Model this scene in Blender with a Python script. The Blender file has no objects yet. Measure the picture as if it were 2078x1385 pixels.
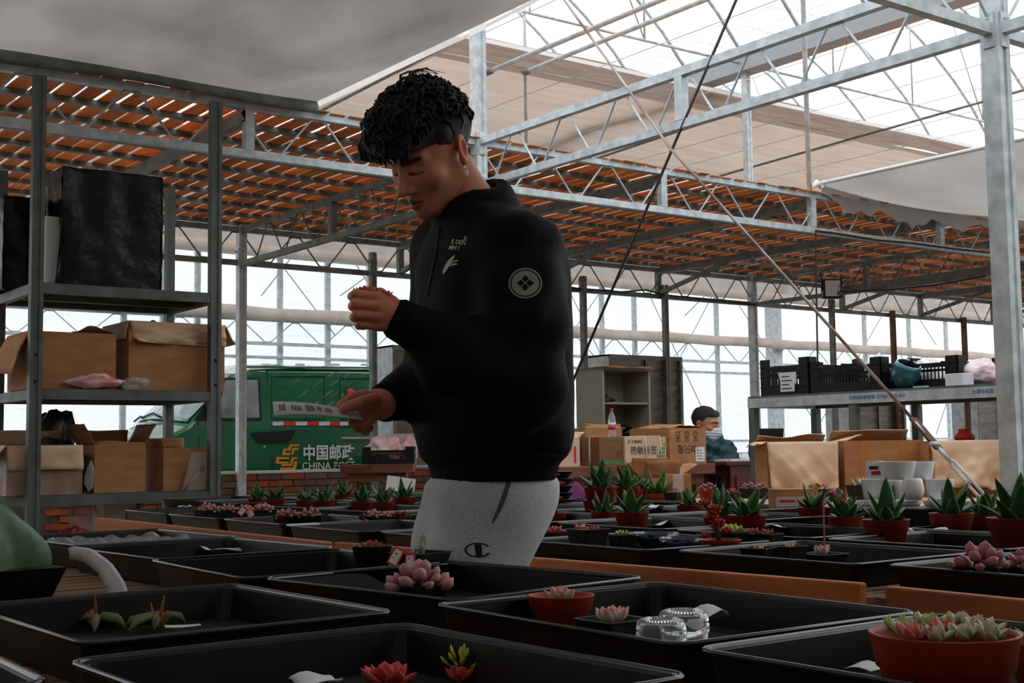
import bpy, bmesh, math, random
import numpy as np
from mathutils import Vector, Matrix, Euler
R = math.radians
rnd = random.Random(7)
sc = bpy.context.scene
COL = sc.collection

# ------------------------------------------------------------------ camera
H = 0.97
FPX = 2615.27
YAW, PITCH, ROLL = R(36.618), R(4.784), R(-0.811)
_f = np.array([math.sin(YAW)*math.cos(PITCH), math.cos(YAW)*math.cos(PITCH), math.sin(PITCH)])
_r0 = np.array([math.cos(YAW), -math.sin(YAW), 0.0])
_u0 = np.cross(_r0, _f)
_r = math.cos(ROLL)*_r0 + math.sin(ROLL)*_u0
_u = -math.sin(ROLL)*_r0 + math.cos(ROLL)*_u0
cam_d = bpy.data.cameras.new('camera')
cam_d.sensor_width = 36.0
cam_d.lens = 36.0*FPX/2078.0
cam_d.clip_start = 0.05
cam_d.clip_end = 200
cam = bpy.data.objects.new('camera', cam_d)
COL.objects.link(cam)
cam.matrix_world = Matrix(((_r[0], _u[0], -_f[0], 0), (_r[1], _u[1], -_f[1], 0), (_r[2], _u[2], -_f[2], H), (0, 0, 0, 1)))
sc.camera = cam

# ------------------------------------------------------------------ sky and exposure
world = bpy.data.worlds.new('overcast_sky')
sc.world = world
world.use_nodes = True
_bg = world.node_tree.nodes['Background']
_bg.inputs['Color'].default_value = (0.93, 0.965, 1.0, 1)
_bg.inputs['Strength'].default_value = 2.1
sc.view_settings.view_transform = 'Standard'
sc.view_settings.look = 'None'
sc.view_settings.gamma = 1.0
sc.view_settings.use_curve_mapping = False
sc.view_settings.exposure = 0.15
sc.cycles.max_bounces = 10
sc.cycles.transparent_max_bounces = 24

# ------------------------------------------------------------------ measuring helpers: sight line of a picture point met with a real plane
def sight(x, y):
    return Vector(_r*((x-1039)/FPX) - _u*((y-692.5)/FPX) + _f)
def PZ(x, y, z):
    d = sight(x, y); t = (z-H)/d.z
    return Vector((d.x*t, d.y*t, z))
def PY(x, y, Y):
    d = sight(x, y); t = Y/d.y
    return Vector((d.x*t, Y, H+d.z*t))
def PX(x, y, X):
    d = sight(x, y); t = X/d.x
    return Vector((X, d.y*t, H+d.z*t))
def PD(x, y, D):
    d = sight(x, y)
    return Vector((d.x*D, d.y*D, H+d.z*D))

# ------------------------------------------------------------------ materials
MATS = {}
def lin(c):
    return tuple(((v/255)/12.92 if v/255 <= 0.04045 else ((v/255+0.055)/1.055)**2.4) for v in c)
def mat(name, col, rough=0.6, metal=0.0, col2=None, nscale=8.0, stretch=(1, 1, 1), bump=0.0, bscale=None, spec=0.5,
        alpha=1.0, trans=0.0, emis=None, coat=0.0, objrand=0.0, detail=4.0, lo=0.35, hi=0.65, sss=0.0, transl=0.0, ior=1.45):
    """col / col2: 0-255 sRGB colours mixed by a noise"""
    if name in MATS:
        return MATS[name]
    m = bpy.data.materials.new(name); m.use_nodes = True
    nt = m.node_tree; N = nt.nodes; L = nt.links
    b = N['Principled BSDF']; out = N['Material Output']
    b.inputs['Roughness'].default_value = rough
    b.inputs['Metallic'].default_value = metal
    b.inputs['Specular IOR Level'].default_value = spec
    b.inputs['IOR'].default_value = ior
    b.inputs['Alpha'].default_value = alpha
    b.inputs['Transmission Weight'].default_value = trans
    b.inputs['Coat Weight'].default_value = coat
    if sss:
        b.inputs['Subsurface Weight'].default_value = sss
        b.inputs['Subsurface Radius'].default_value = (0.01, 0.004, 0.002)
        b.inputs['Subsurface Scale'].default_value = 1.0
    c1 = lin(col)+(1,)
    b.inputs['Base Color'].default_value = c1
    csock = None
    if col2 is not None or bump:
        tc = N.new('ShaderNodeTexCoord'); mp = N.new('ShaderNodeMapping')
        mp.inputs['Scale'].default_value = stretch
        L.new(tc.outputs['Object'], mp.inputs['Vector'])
        oi = N.new('ShaderNodeObjectInfo')
        va = N.new('ShaderNodeVectorMath'); va.operation = 'SCALE'; va.inputs['Scale'].default_value = 31.7
        cx = N.new('ShaderNodeCombineXYZ')
        for k in range(3):
            L.new(oi.outputs['Random'], cx.inputs[k])
        L.new(cx.outputs[0], va.inputs[0])
        ad = N.new('ShaderNodeVectorMath'); ad.operation = 'ADD'
        L.new(mp.outputs[0], ad.inputs[0]); L.new(va.outputs[0], ad.inputs[1])
        nz = N.new('ShaderNodeTexNoise'); nz.inputs['Scale'].default_value = nscale; nz.inputs['Detail'].default_value = detail
        L.new(ad.outputs[0], nz.inputs['Vector'])
        if col2 is not None:
            rp = N.new('ShaderNodeValToRGB')
            rp.color_ramp.elements[0].position = lo; rp.color_ramp.elements[1].position = hi
            rp.color_ramp.elements[0].color = c1; rp.color_ramp.elements[1].color = lin(col2)+(1,)
            L.new(nz.outputs['Fac'], rp.inputs['Fac'])
            csock = rp.outputs['Color']
            if objrand:
                hs = N.new('ShaderNodeHueSaturation')
                mr = N.new('ShaderNodeMapRange'); mr.inputs['To Min'].default_value = 1-objrand; mr.inputs['To Max'].default_value = 1+objrand
                L.new(oi.outputs['Random'], mr.inputs['Value']); L.new(mr.outputs[0], hs.inputs['Value'])
                L.new(csock, hs.inputs['Color']); csock = hs.outputs['Color']
            L.new(csock, b.inputs['Base Color'])
        if bump:
            bn = N.new('ShaderNodeTexNoise'); bn.inputs['Scale'].default_value = bscale or nscale*4; bn.inputs['Detail'].default_value = 6
            L.new(ad.outputs[0], bn.inputs['Vector'])
            bp = N.new('ShaderNodeBump'); bp.inputs['Strength'].default_value = bump; bp.inputs['Distance'].default_value = 0.01
            L.new(bn.outputs['Fac'], bp.inputs['Height']); L.new(bp.outputs[0], b.inputs['Normal'])
    if emis:
        b.inputs['Emission Color'].default_value = lin(emis[0])+(1,); b.inputs['Emission Strength'].default_value = emis[1]
    if transl:
        tr = N.new('ShaderNodeBsdfTranslucent'); mx = N.new('ShaderNodeMixShader'); mx.inputs[0].default_value = transl
        tr.inputs['Color'].default_value = c1
        if csock: L.new(csock, tr.inputs['Color'])
        L.new(b.outputs[0], mx.inputs[1]); L.new(tr.outputs[0], mx.inputs[2]); L.new(mx.outputs[0], out.inputs['Surface'])
    MATS[name] = m
    return m
def film_mat(name, col, t_clear, t_transl, streak=0.0):
    """thin translucent plastic: part clear, part milky"""
    if name in MATS:
        return MATS[name]
    m = bpy.data.materials.new(name); m.use_nodes = True
    nt = m.node_tree; N = nt.nodes; L = nt.links
    N.remove(N['Principled BSDF']); out = N['Material Output']
    tp = N.new('ShaderNodeBsdfTransparent'); tl = N.new('ShaderNodeBsdfTranslucent'); df = N.new('ShaderNodeBsdfDiffuse')
    c = lin(col)+(1,)
    tl.inputs['Color'].default_value = c; df.inputs['Color'].default_value = c
    m1 = N.new('ShaderNodeMixShader'); m1.inputs[0].default_value = t_transl
    L.new(df.outputs[0], m1.inputs[1]); L.new(tl.outputs[0], m1.inputs[2])
    m2 = N.new('ShaderNodeMixShader'); m2.inputs[0].default_value = t_clear
    L.new(m1.outputs[0], m2.inputs[1]); L.new(tp.outputs[0], m2.inputs[2])
    if streak:
        tc = N.new('ShaderNodeTexCoord'); mp = N.new('ShaderNodeMapping'); mp.inputs['Scale'].default_value = (0.9, 1, 9)
        L.new(tc.outputs['Object'], mp.inputs['Vector'])
        nz = N.new('ShaderNodeTexNoise'); nz.inputs['Scale'].default_value = 1.6; nz.inputs['Detail'].default_value = 9; nz.inputs['Roughness'].default_value = 0.72
        L.new(mp.outputs[0], nz.inputs['Vector'])
        rp = N.new('ShaderNodeValToRGB'); rp.color_ramp.elements[0].position = 0.57; rp.color_ramp.elements[1].position = 0.66
        rp.color_ramp.elements[0].color = (1, 1, 1, 1); rp.color_ramp.elements[1].color = (0.80, 0.74, 0.66, 1)
        n2 = N.new('ShaderNodeTexNoise'); n2.inputs['Scale'].default_value = 0.5; n2.inputs['Detail'].default_value = 1
        L.new(tc.outputs['Object'], n2.inputs['Vector'])
        r2 = N.new('ShaderNodeValToRGB'); r2.color_ramp.elements[0].position = 0.4; r2.color_ramp.elements[1].position = 0.6
        r2.color_ramp.elements[0].color = (0.97, 0.98, 1.0, 1); r2.color_ramp.elements[1].color = (0.92, 0.97, 1.0, 1)
        L.new(n2.outputs['Fac'], r2.inputs['Fac']); L.new(nz.outputs['Fac'], rp.inputs['Fac'])
        ml = N.new('ShaderNodeMix'); ml.data_type = 'RGBA'; ml.blend_type = 'MULTIPLY'; ml.inputs[0].default_value = streak
        L.new(r2.outputs[0], ml.inputs[6]); L.new(rp.outputs[0], ml.inputs[7])
        L.new(ml.outputs[2], tp.inputs['Color']); L.new(ml.outputs[2], tl.inputs['Color'])
    L.new(m2.outputs[0], out.inputs['Surface'])
    MATS[name] = m
    return m

GALV = mat('galvanised_steel', (170, 178, 181), 0.5, 0.2, (202, 210, 213), 14, bump=0.05)
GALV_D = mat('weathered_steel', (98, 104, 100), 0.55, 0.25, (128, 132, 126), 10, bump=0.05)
RACK = mat('rack_paint_grey_green', (104, 112, 108), 0.5, 0.15, (84, 90, 84), 7, bump=0.05)
RUST = mat('rusty_steel', (92, 58, 42), 0.8, 0.1, (120, 92, 76), 9)
STEELROD = mat('rod_steel', (178, 172, 166), 0.45, 0.4, (120, 86, 76), 3)
DARKROD = mat('rod_dark', (70, 64, 62), 0.6, 0.3)
LATH = mat('lath_wood', (224, 160, 104), 0.7, 0, (190, 118, 68), 3.0, (6, 0.8, 6), objrand=0.28, bump=0.1, lo=0.3, hi=0.75, transl=0.3)
BLACKP = mat('black_plastic', (7, 9, 9), 0.34, 0, (11, 13, 13), 20, spec=0.4)
BLACKP2 = mat('black_plastic_matt', (8, 9, 9), 0.45, 0, (14, 15, 15), 30)
TERRA = mat('terracotta_plastic', (178, 62, 34), 0.5, 0, (158, 50, 26), 6)
TERRA_D = mat('terracotta_plastic_dark', (150, 44, 24), 0.5, 0, (132, 36, 20), 6)
CARD = mat('cardboard', (178, 128, 84), 0.85, 0, (160, 110, 70), 5, (1, 1, 4), bump=0.06)
CARD_L = mat('cardboard_light', (218, 184, 154), 0.85, 0, (202, 166, 134), 4, (1, 1, 3), bump=0.10)
CARD_D = mat('cardboard_dark', (148, 98, 60), 0.85, 0, (130, 84, 50), 5)
WHITE = mat('white_plastic', (226, 228, 228), 0.4)
PAPER = mat('white_paper', (222, 222, 226), 0.8)
INK = mat('black_ink', (38, 36, 36), 0.7)
REDINK = mat('red_ink', (206, 40, 34), 0.6)
BENCHW = mat('bench_wood', (196, 112, 56), 0.65, 0, (150, 78, 38), 2.2, (7, 1.0, 7), bump=0.12, objrand=0.12)
SLATW = mat('slat_wood', (142, 108, 76), 0.8, 0, (104, 76, 52), 4, (1, 8, 8), bump=0.15, objrand=0.15)

# ------------------------------------------------------------------ mesh helpers
class MB:
    """collects simple shapes into one mesh"""
    def __init__(s): s.v = []; s.f = []; s.sm = []
    def add(s, vs, fs, smooth=False):
        o = len(s.v); s.v += [tuple(v) for v in vs]
        s.f += [tuple(i+o for i in f) for f in fs]; s.sm += [smooth]*len(fs)
        return s
    def box(s, lo, hi, rot=None, piv=None):
        x0, y0, z0 = lo; x1, y1, z1 = hi
        vs = [Vector(p) for p in ((x0,y0,z0),(x1,y0,z0),(x1,y1,z0),(x0,y1,z0),(x0,y0,z1),(x1,y0,z1),(x1,y1,z1),(x0,y1,z1))]
        if rot is not None:
            c = Vector(piv) if piv is not None else Vector(((x0+x1)/2, (y0+y1)/2, (z0+z1)/2))
            vs = [c + rot @ (v-c) for v in vs]
        return s.add(vs, [(0,3,2,1),(4,5,6,7),(0,1,5,4),(1,2,6,5),(2,3,7,6),(3,0,4,7)])
    def cbox(s, c, sz, rot=None):
        return s.box([c[i]-sz[i]/2 for i in range(3)], [c[i]+sz[i]/2 for i in range(3)], rot)
    def bar(s, a, b, w, h=None, up=(0, 0, 1)):
        a = Vector(a); b = Vector(b); h = w if h is None else h
        d = (b-a).normalized(); up = Vector(up)
        if abs(d.dot(up)) > 0.98: up = Vector((0, 1, 0))
        sx = d.cross(up).normalized()*(w/2); sz = sx.cross(d).normalized()*(h/2)
        vs = [a-sx-sz, a+sx-sz, a+sx+sz, a-sx+sz, b-sx-sz, b+sx-sz, b+sx+sz, b-sx+sz]
        return s.add(vs, [(0,1,2,3),(7,6,5,4),(0,4,5,1),(1,5,6,2),(2,6,7,3),(3,7,4,0)])
    def tube(s, pts, r, n=8, cap=True, smooth=True):
        pts = [Vector(p) for p in pts]; k = len(pts)
        rs = r if isinstance(r, (list, tuple)) else [r]*k
        vs = []; prev = None
        for i, p in enumerate(pts):
            d = (pts[min(i+1, k-1)]-pts[max(i-1, 0)])
            d = d.normalized() if d.length > 1e-9 else Vector((0, 0, 1))
            if prev is None:
                ref = Vector((0, 0, 1)) if abs(d.z) < 0.9 else Vector((1, 0, 0))
                ax = d.cross(ref).normalized()
            else:
                ax = (prev - d*prev.dot(d)).normalized()
            prev = ax; ay = d.cross(ax)
            for j in range(n):
                t = 2*math.pi*j/n
                vs.append(p + (ax*math.cos(t)+ay*math.sin(t))*rs[i])
        fs = []
        for i in range(k-1):
            for j in range(n):
                j2 = (j+1) % n
                fs.append((i*n+j, i*n+j2, (i+1)*n+j2, (i+1)*n+j))
        if cap:
            fs.append(tuple(range(n-1, -1, -1))); fs.append(tuple((k-1)*n+j for j in range(n)))
        return s.add(vs, fs, smooth)
    def lathe(s, prof, n=24, c=(0, 0, 0), smooth=True, sx=1.0, sy=1.0, caps=True):
        vs = []; c = Vector(c)
        for (r, z) in prof:
            for j in range(n):
                t = 2*math.pi*j/n
                vs.append(c+Vector((r*math.cos(t)*sx, r*math.sin(t)*sy, z)))
        fs = []; k = len(prof)
        for i in range(k-1):
            for j in range(n):
                j2 = (j+1) % n
                fs.append((i*n+j, i*n+j2, (i+1)*n+j2, (i+1)*n+j))
        if caps and prof[0][0] > 1e-6: fs.append(tuple(range(n-1, -1, -1)))
        if caps and prof[-1][0] > 1e-6: fs.append(tuple((k-1)*n+j for j in range(n)))
        return s.add(vs, fs, smooth)
    def sheet(s, P, nu, nv, thick=0.0, smooth=True):
        """P(u,v)->point, u,v in 0..1"""
        vs = []
        g = [[Vector(P(i/nu, j/nv)) for j in range(nv+1)] for i in range(nu+1)]
        vs = [p for row in g for p in row]
        W = nv+1
        fs = [(i*W+j, (i+1)*W+j, (i+1)*W+j+1, i*W+j+1) for i in range(nu) for j in range(nv)]
        if thick:
            nn = []
            for i in range(nu+1):
                for j in range(nv+1):
                    du = g[min(i+1, nu)][j]-g[max(i-1, 0)][j]; dv = g[i][min(j+1, nv)]-g[i][max(j-1, 0)]
                    n_ = du.cross(dv); nn.append(n_.normalized() if n_.length > 1e-12 else Vector((0, 0, 1)))
            o = len(vs); vs = vs+[v-n_*thick for v, n_ in zip(vs, nn)]
            fs = fs+[tuple(o+k for k in reversed(f)) for f in fs]
            rim = [(i, 0) for i in range(nu+1)]+[(nu, j) for j in range(1, nv+1)]+[(i, nv) for i in range(nu-1, -1, -1)]+[(0, j) for j in range(nv-1, 0, -1)]
            ids = [i*W+j for i, j in rim]
            for a, b in zip(ids, ids[1:]+ids[:1]): fs.append((b, a, o+a, o+b))
        return s.add(vs, fs, smooth)
    def prism(s, poly, z0, z1, T=None):
        """extrude a flat polygon (list of (x,y)); T maps (x,y,z)"""
        n = len(poly)
        vs = [Vector((x, y, z0)) for x, y in poly]+[Vector((x, y, z1)) for x, y in poly]
        if T is not None: vs = [T @ v for v in vs]
        return s.add(vs, [tuple(range(n-1, -1, -1)), tuple(range(n, 2*n))]+[(i, (i+1) % n, n+(i+1) % n, n+i) for i in range(n)])
    def mesh(s, name):
        m = bpy.data.meshes.new(name)
        m.from_pydata(s.v, [], s.f)
        m.polygons.foreach_set('use_smooth', s.sm)
        m.update()
        return m
def link(name, me, m, parent=None, loc=None, rot=None, mats=None):
    o = bpy.data.objects.new(name, me)
    if m is not None and not me.materials:
        me.materials.append(m)
    COL.objects.link(o)
    if parent is not None: o.parent = parent
    if loc is not None: o.location = loc
    if rot is not None: o.rotation_euler = rot
    return o
def ob(name, mb, m, parent=None, loc=None, rot=None):
    return link(name, mb.mesh(name), m, parent, loc, rot)
def bevel(o, w, seg=2, ang=40):
    md = o.modifiers.new('bevel', 'BEVEL'); md.width = w; md.segments = seg; md.limit_method = 'ANGLE'; md.angle_limit = R(ang)
    return o
def tag(o, label, cat, group=None):
    o['label'] = label; o['category'] = cat
    if group: o['group'] = group
    return o
def thing(name, label, cat, loc=(0, 0, 0), rz=0.0, group=None):
    o = bpy.data.objects.new(name, None); o.empty_display_size = 0.05
    COL.objects.link(o); o.location = loc; o.rotation_euler = (0, 0, rz)
    return tag(o, label, cat, group)
def struct(o):
    o['kind'] = 'structure'; return o
def anchor(name, loc=(0, 0, 0)):
    o = bpy.data.objects.new(name, None); o.empty_display_size = 0.05; COL.objects.link(o); o.location = loc
    return o
def dup(root, loc=None, rz=None, label=None, group=None, scale=None, parent=None):
    c = root.copy(); COL.objects.link(c)
    if parent is not None: c.parent = parent
    if loc is not None: c.location = loc
    if rz is not None: c.rotation_euler = (0, 0, rz)
    if scale is not None: c.scale = (scale,)*3 if not isinstance(scale, (tuple, list)) else scale
    if label: c['label'] = label
    if group: c['group'] = group
    for ch in list(root.children): dup(ch, parent=c)
    return c
def text(name, body, size, m, parent, T, ext=0.0006, sx=1.0, bold=0.0):
    cu = bpy.data.curves.new('t', 'FONT'); cu.body = body; cu.size = size; cu.align_x = 'CENTER'; cu.align_y = 'CENTER'
    cu.extrude = ext; cu.offset = bold; cu.resolution_u = 2
    t = bpy.data.objects.new('t', cu); COL.objects.link(t)
    bpy.context.view_layer.update()
    me = bpy.data.meshes.new_from_object(t.evaluated_get(bpy.context.evaluated_depsgraph_get()))
    bpy.data.objects.remove(t); bpy.data.curves.remove(cu)
    me.materials.clear()
    me.transform(T @ Matrix.Diagonal((sx, 1, 1, 1)))
    return link(name, me, m, parent)
def frame(o, ex, ey):
    """matrix with origin o, local x along ex, local y along ey"""
    ex = Vector(ex).normalized(); ey = Vector(ey); ey = (ey-ex*ey.dot(ex)).normalized(); ez = ex.cross(ey)
    return Matrix(((ex.x, ey.x, ez.x, o[0]), (ex.y, ey.y, ez.y, o[1]), (ex.z, ey.z, ez.z, o[2]), (0, 0, 0, 1)))
def vnoise(seed):
    """cheap smooth pseudo-noise of a 3d point, about -1..1"""
    r = random.Random(seed)
    ks = [(Vector((r.uniform(-1, 1), r.uniform(-1, 1), r.uniform(-1, 1))).normalized()*r.uniform(0.6, 1.6), r.uniform(0, 6.28)) for _ in range(6)]
    def f(p, s=1.0):
        p = Vector(p)*s
        return sum(math.sin(k.dot(p)*3.0+ph) for k, ph in ks)/3.0
    return f
# ================================================================== the building
X0, X1, Y2, Y1, YB, YW = 5.2, 12.23, 3.28, 7.36, 11.3, 16.5
ZU, ZL, ZG = 3.17, 2.86, 5.80
def grid_sheet_wave(seed): return vnoise(seed)

m_floor = mat('floor_concrete', (150, 142, 130), 0.9, 0, (124, 116, 104), 3, bump=0.2)
struct(ob('floor', MB().box((-9, -8, -0.1), (34, 26, 0)), m_floor))

# ---- steel posts
def post(x, y, z1, label, w=0.08, m=GALV, name='steel_post', z0=0.0, group=None):
    t = thing(name, label, 'post', (x, y, z0), 0, group)
    mb = MB()
    hw = w/2
    # C-section: a box with a recessed groove on the side facing the entrance
    prof = [(-hw, -hw), (-hw*0.3, -hw), (-hw*0.25, -hw*0.82), (hw*0.25, -hw*0.82), (hw*0.3, -hw), (hw, -hw), (hw, hw), (-hw, hw)]
    mb.prism(prof, 0, z1-z0)
    ob('shaft', mb, m, t)
    for zz in (ZL-0.02, ZU-0.03):
        if zz < z1-z0:
            for (dx, dy) in ((0, -1), (-1, 0)):
                p = MB()
                if dy: p.box((-0.028, -hw-0.008, zz-0.09-z0), (0.028, -hw-0.001, zz+0.07-z0)); p.tube([(0.0, -hw-0.03, zz+0.04-z0), (0, -hw, zz+0.04-z0)], 0.008, 6)
                else: p.box((-hw-0.008, -0.028, zz-0.09-z0), (-hw-0.001, 0.028, zz+0.07-z0)); p.tube([(-hw-0.03, 0, zz+0.04-z0), (-hw, 0, zz+0.04-z0)], 0.008, 6)
                ob('bolt_plate', p, m, t)
    return t
post(X0, Y1, ZG, 'tall galvanised steel post rising behind the standing man in black jacket', 0.086)
post(X0, Y2, ZG, 'thick galvanised steel post at the right edge, nearest of all posts', 0.09)
post(X0, YB, 3.14, 'galvanised steel post standing by the brick wall in front of the green van', 0.078)
post(X1, YB, ZG, 'galvanised steel post behind the crate shelf, rising through the slatted ceiling to the gutter', 0.086)

# ---- lattice trusses
def truss(name, label, a, b, zu, zl, pitch=0.6, cw=0.05, m=GALV, rodr=0.0075, verts=(), first=0.0):
    a = Vector((a[0], a[1], 0)); b = Vector((b[0], b[1], 0)); d = (b-a); L = d.length; d.normalize()
    t = thing(name, label, 'truss', (a.x, a.y, 0), math.atan2(d.y, d.x))
    ob('top_chord', MB().box((0, -cw/2, zu-cw), (L, cw/2, zu)), m, t)
    ob('bottom_chord', MB().box((0, -cw/2, zl-cw), (L, cw/2, zl)), m, t)
    up = MB().tube([(0.0, 0, zl+0.003), (0.05, 0, zl+0.006), (pitch/2-0.05, 0, zu-cw-0.006), (pitch/2, 0, zu-cw-0.003)], rodr, 6).mesh('web_rod')
    dn = MB().tube([(0.0, 0, zu-cw-0.003), (0.05, 0, zu-cw-0.006), (pitch/2-0.05, 0, zl+0.006), (pitch/2, 0, zl+0.003)], rodr, 6).mesh('web_rod')
    x = first; k = 0
    while x+pitch/2 <= L:
        link('web_rod', up if k % 2 == 0 else dn, m, t, (x, 0, 0)); x += pitch/2; k += 1
    for vx in verts:
        ob('upright', MB().box((vx-0.03, -0.028, zl), (vx+0.03, 0.028, zu-cw)), m, t)
    return t
RAFX = [X0-1.77, X0+1.77, X0+3.55, X0+5.4]
truss('lattice_truss', 'near lattice truss running along the front edge of the slatted wooden ceiling', (-1.6, Y1), (20.2, Y1), ZU, ZL, 0.62, verts=[x+1.6 for x in RAFX], first=0.25)
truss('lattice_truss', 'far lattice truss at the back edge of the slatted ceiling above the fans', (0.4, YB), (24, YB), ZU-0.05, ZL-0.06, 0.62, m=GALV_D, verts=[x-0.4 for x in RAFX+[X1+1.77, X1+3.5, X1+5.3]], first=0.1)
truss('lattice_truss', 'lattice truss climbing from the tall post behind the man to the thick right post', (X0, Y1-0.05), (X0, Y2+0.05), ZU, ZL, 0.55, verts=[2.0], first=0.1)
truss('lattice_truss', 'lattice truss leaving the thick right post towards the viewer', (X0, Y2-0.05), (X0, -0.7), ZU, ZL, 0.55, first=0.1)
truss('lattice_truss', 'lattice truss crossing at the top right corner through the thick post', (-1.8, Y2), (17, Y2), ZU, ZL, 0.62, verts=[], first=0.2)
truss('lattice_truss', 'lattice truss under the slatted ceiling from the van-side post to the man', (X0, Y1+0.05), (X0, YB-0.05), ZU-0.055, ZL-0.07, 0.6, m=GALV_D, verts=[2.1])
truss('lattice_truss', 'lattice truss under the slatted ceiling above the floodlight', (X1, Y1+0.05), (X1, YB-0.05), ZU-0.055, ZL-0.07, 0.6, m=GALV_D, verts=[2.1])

# ---- slatted wooden ceiling: planks on purlins on rafters
ceiling = struct(anchor('ceiling'))
PUR = [Y1+0.055+0.43*k for k in range(10)]
for k, y in enumerate(PUR):
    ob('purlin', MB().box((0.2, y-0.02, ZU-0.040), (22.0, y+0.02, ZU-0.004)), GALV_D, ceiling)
var = []
pr = random.Random(3)
for q in range(24):
    w = 0.120; L = YB-Y1+0.16; n = 18
    le = [-w/2+pr.uniform(-0.002, 0.006) for _ in range(n+1)]; re = [w/2-pr.uniform(-0.002, 0.006) for _ in range(n+1)]
    if q % 3 == 0:
        j = pr.randrange(n-2); re[j+1] -= 0.016; re[j+2] -= 0.010
    if q % 4 == 0:
        j = pr.randrange(n-1); le[j+1] += 0.014
    vs = []; fs = []
    for i in range(n+1):
        y = L*i/n
        zt = 0.005
        vs += [(le[i], y, 0), (re[i], y, 0), (re[i], y, zt), (le[i], y, zt)]
    for i in range(n):
        a = i*4; b = a+4
        fs += [(a, a+1, b+1, b), (a+1, a+2, b+2, b+1), (a+2, a+3, b+3, b+2), (a+3, a, b, b+3)]
    fs += [(3, 2, 1, 0), (n*4, n*4+1, n*4+2, n*4+3)]
    var.append(MB().add(vs, fs).mesh('plank'))
x = 0.7
while x < 21.6:
    g = pr.choice([0.005, 0.009, 0.014, 0.019, 0.026])
    link('plank', pr.choice(var), LATH, ceiling, (x, Y1-0.05+pr.uniform(-0.03, 0.02), ZU-0.004), (0, pr.uniform(-0.03, 0.03), R(pr.uniform(-0.12, 0.12))))
    x += 0.120+g
for rx in RAFX+[X1+1.77, X1+3.5, X1+5.3]:
    t = thing('rafter_beam', {0: 'dark steel rafter under the slatted ceiling over the black wrapped carton', 1: 'dark steel rafter under the slatted ceiling just right of the standing man', 2: 'dark steel rafter under the slatted ceiling where the right sheet starts', 3: 'dark steel rafter under the slatted ceiling below the ragged sheet', 4: 'dark steel rafter under the far right ceiling, first past the floodlight', 5: 'dark steel rafter under the far right ceiling, second past the floodlight', 6: 'dark steel rafter under the far right ceiling, last at the picture edge'}[(RAFX+[X1+1.77, X1+3.5, X1+5.3]).index(rx)], 'beam', (rx, Y1, 0))
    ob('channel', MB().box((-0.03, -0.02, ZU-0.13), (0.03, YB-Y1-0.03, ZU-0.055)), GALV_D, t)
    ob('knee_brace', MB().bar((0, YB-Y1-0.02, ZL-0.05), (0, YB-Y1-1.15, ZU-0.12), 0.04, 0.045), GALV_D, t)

# ---- low brick wall with bricks as pieces
m_mortar = mat('mortar', (96, 88, 76), 0.95, 0, (74, 68, 58), 12, bump=0.3)
m_brick = mat('brick_red', (168, 72, 42), 0.9, 0, (112, 66, 48), 7, bump=0.3, objrand=0.3)
m_brick2 = mat('brick_brown', (112, 84, 66), 0.9, 0, (90, 70, 56), 8, bump=0.3, objrand=0.2)
wall_b = struct(ob('wall_back', MB().box((-6, YB+0.03, 0), (26, YB+0.26, 0.775)), m_mortar))
ob('coping', MB().box((-6, YB+0.02, 0.776), (26, YB+0.27, 0.80)), mat('coping_white', (206, 204, 198), 0.8), wall_b)
bmesh1 = MB().box((0, 0, 0), (0.236, 0.05, 0.052)).mesh('brick'); bmesh1.materials.append(m_brick)
bmesh2 = MB().box((0, 0, 0), (0.236, 0.05, 0.052)).mesh('brick'); bmesh2.materials.append(m_brick2)
for c in range(9):
    z = 0.715-0.0635*c
    for i in range(26):
        bx = 3.4+0.248*i+(0.124 if c % 2 else 0)
        if bx > 9.6: continue
        link('brick', bmesh1 if pr.random() < 0.6 else bmesh2, None, wall_b, (bx+pr.uniform(-0.004, 0.004), YB+0.005+pr.uniform(0, 0.008), z), (0, pr.uniform(-0.008, 0.008), 0))

# ---- far film wall with its frame
FILM = film_mat('wall_film', (212, 218, 222), 0.10, 0.50, 0.85)
FILMR = film_mat('roof_film', (244, 246, 248), 0.62, 0.75)
wall_r = struct(ob('wall_rear', MB().sheet(lambda u, v: (-6+42*u, YW+0.06+0.015*math.sin(u*160), 7.5*v), 60, 6), FILM))
for px in (568, 665, 750, 1222, 1288, 1455, 1755, 1845, 1920, 400, 330, 250):
    p = PY(px, 700, YW)
    ob('mullion', MB().box((p.x-0.035, YW-0.03, 0), (p.x+0.035, YW+0.03, 5.4)), GALV, wall_r)
p = PY(1570, 700, YW); ob('mullion', MB().box((p.x-0.16, YW-0.12, 0), (p.x+0.1, YW+0.06, 5.4)), GALV, wall_r)
m_roll = mat('rolled_screen_cloth', (222, 212, 204), 0.9, 0, (206, 194, 186), 5, bump=0.1)
for (za, zb, r) in ((2.93, 2.80, 0.085), (3.80, 3.66, 0.085)):
    rt = MB(); n = 60
    rt.tube([(-4+34*i/n, YW-0.34, za+(zb-za)*(i/n)+0.012*math.sin(i*1.7)) for i in range(n+1)], [r*(1+0.04*math.sin(i*2.3)) for i in range(n+1)], 12)
    tag(ob('rolled_screen', rt, m_roll), 'pale rolled-up screen tube, %s of the two along the far film wall' % ('lower' if za < 3 else 'upper'), 'rolled screen')
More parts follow.
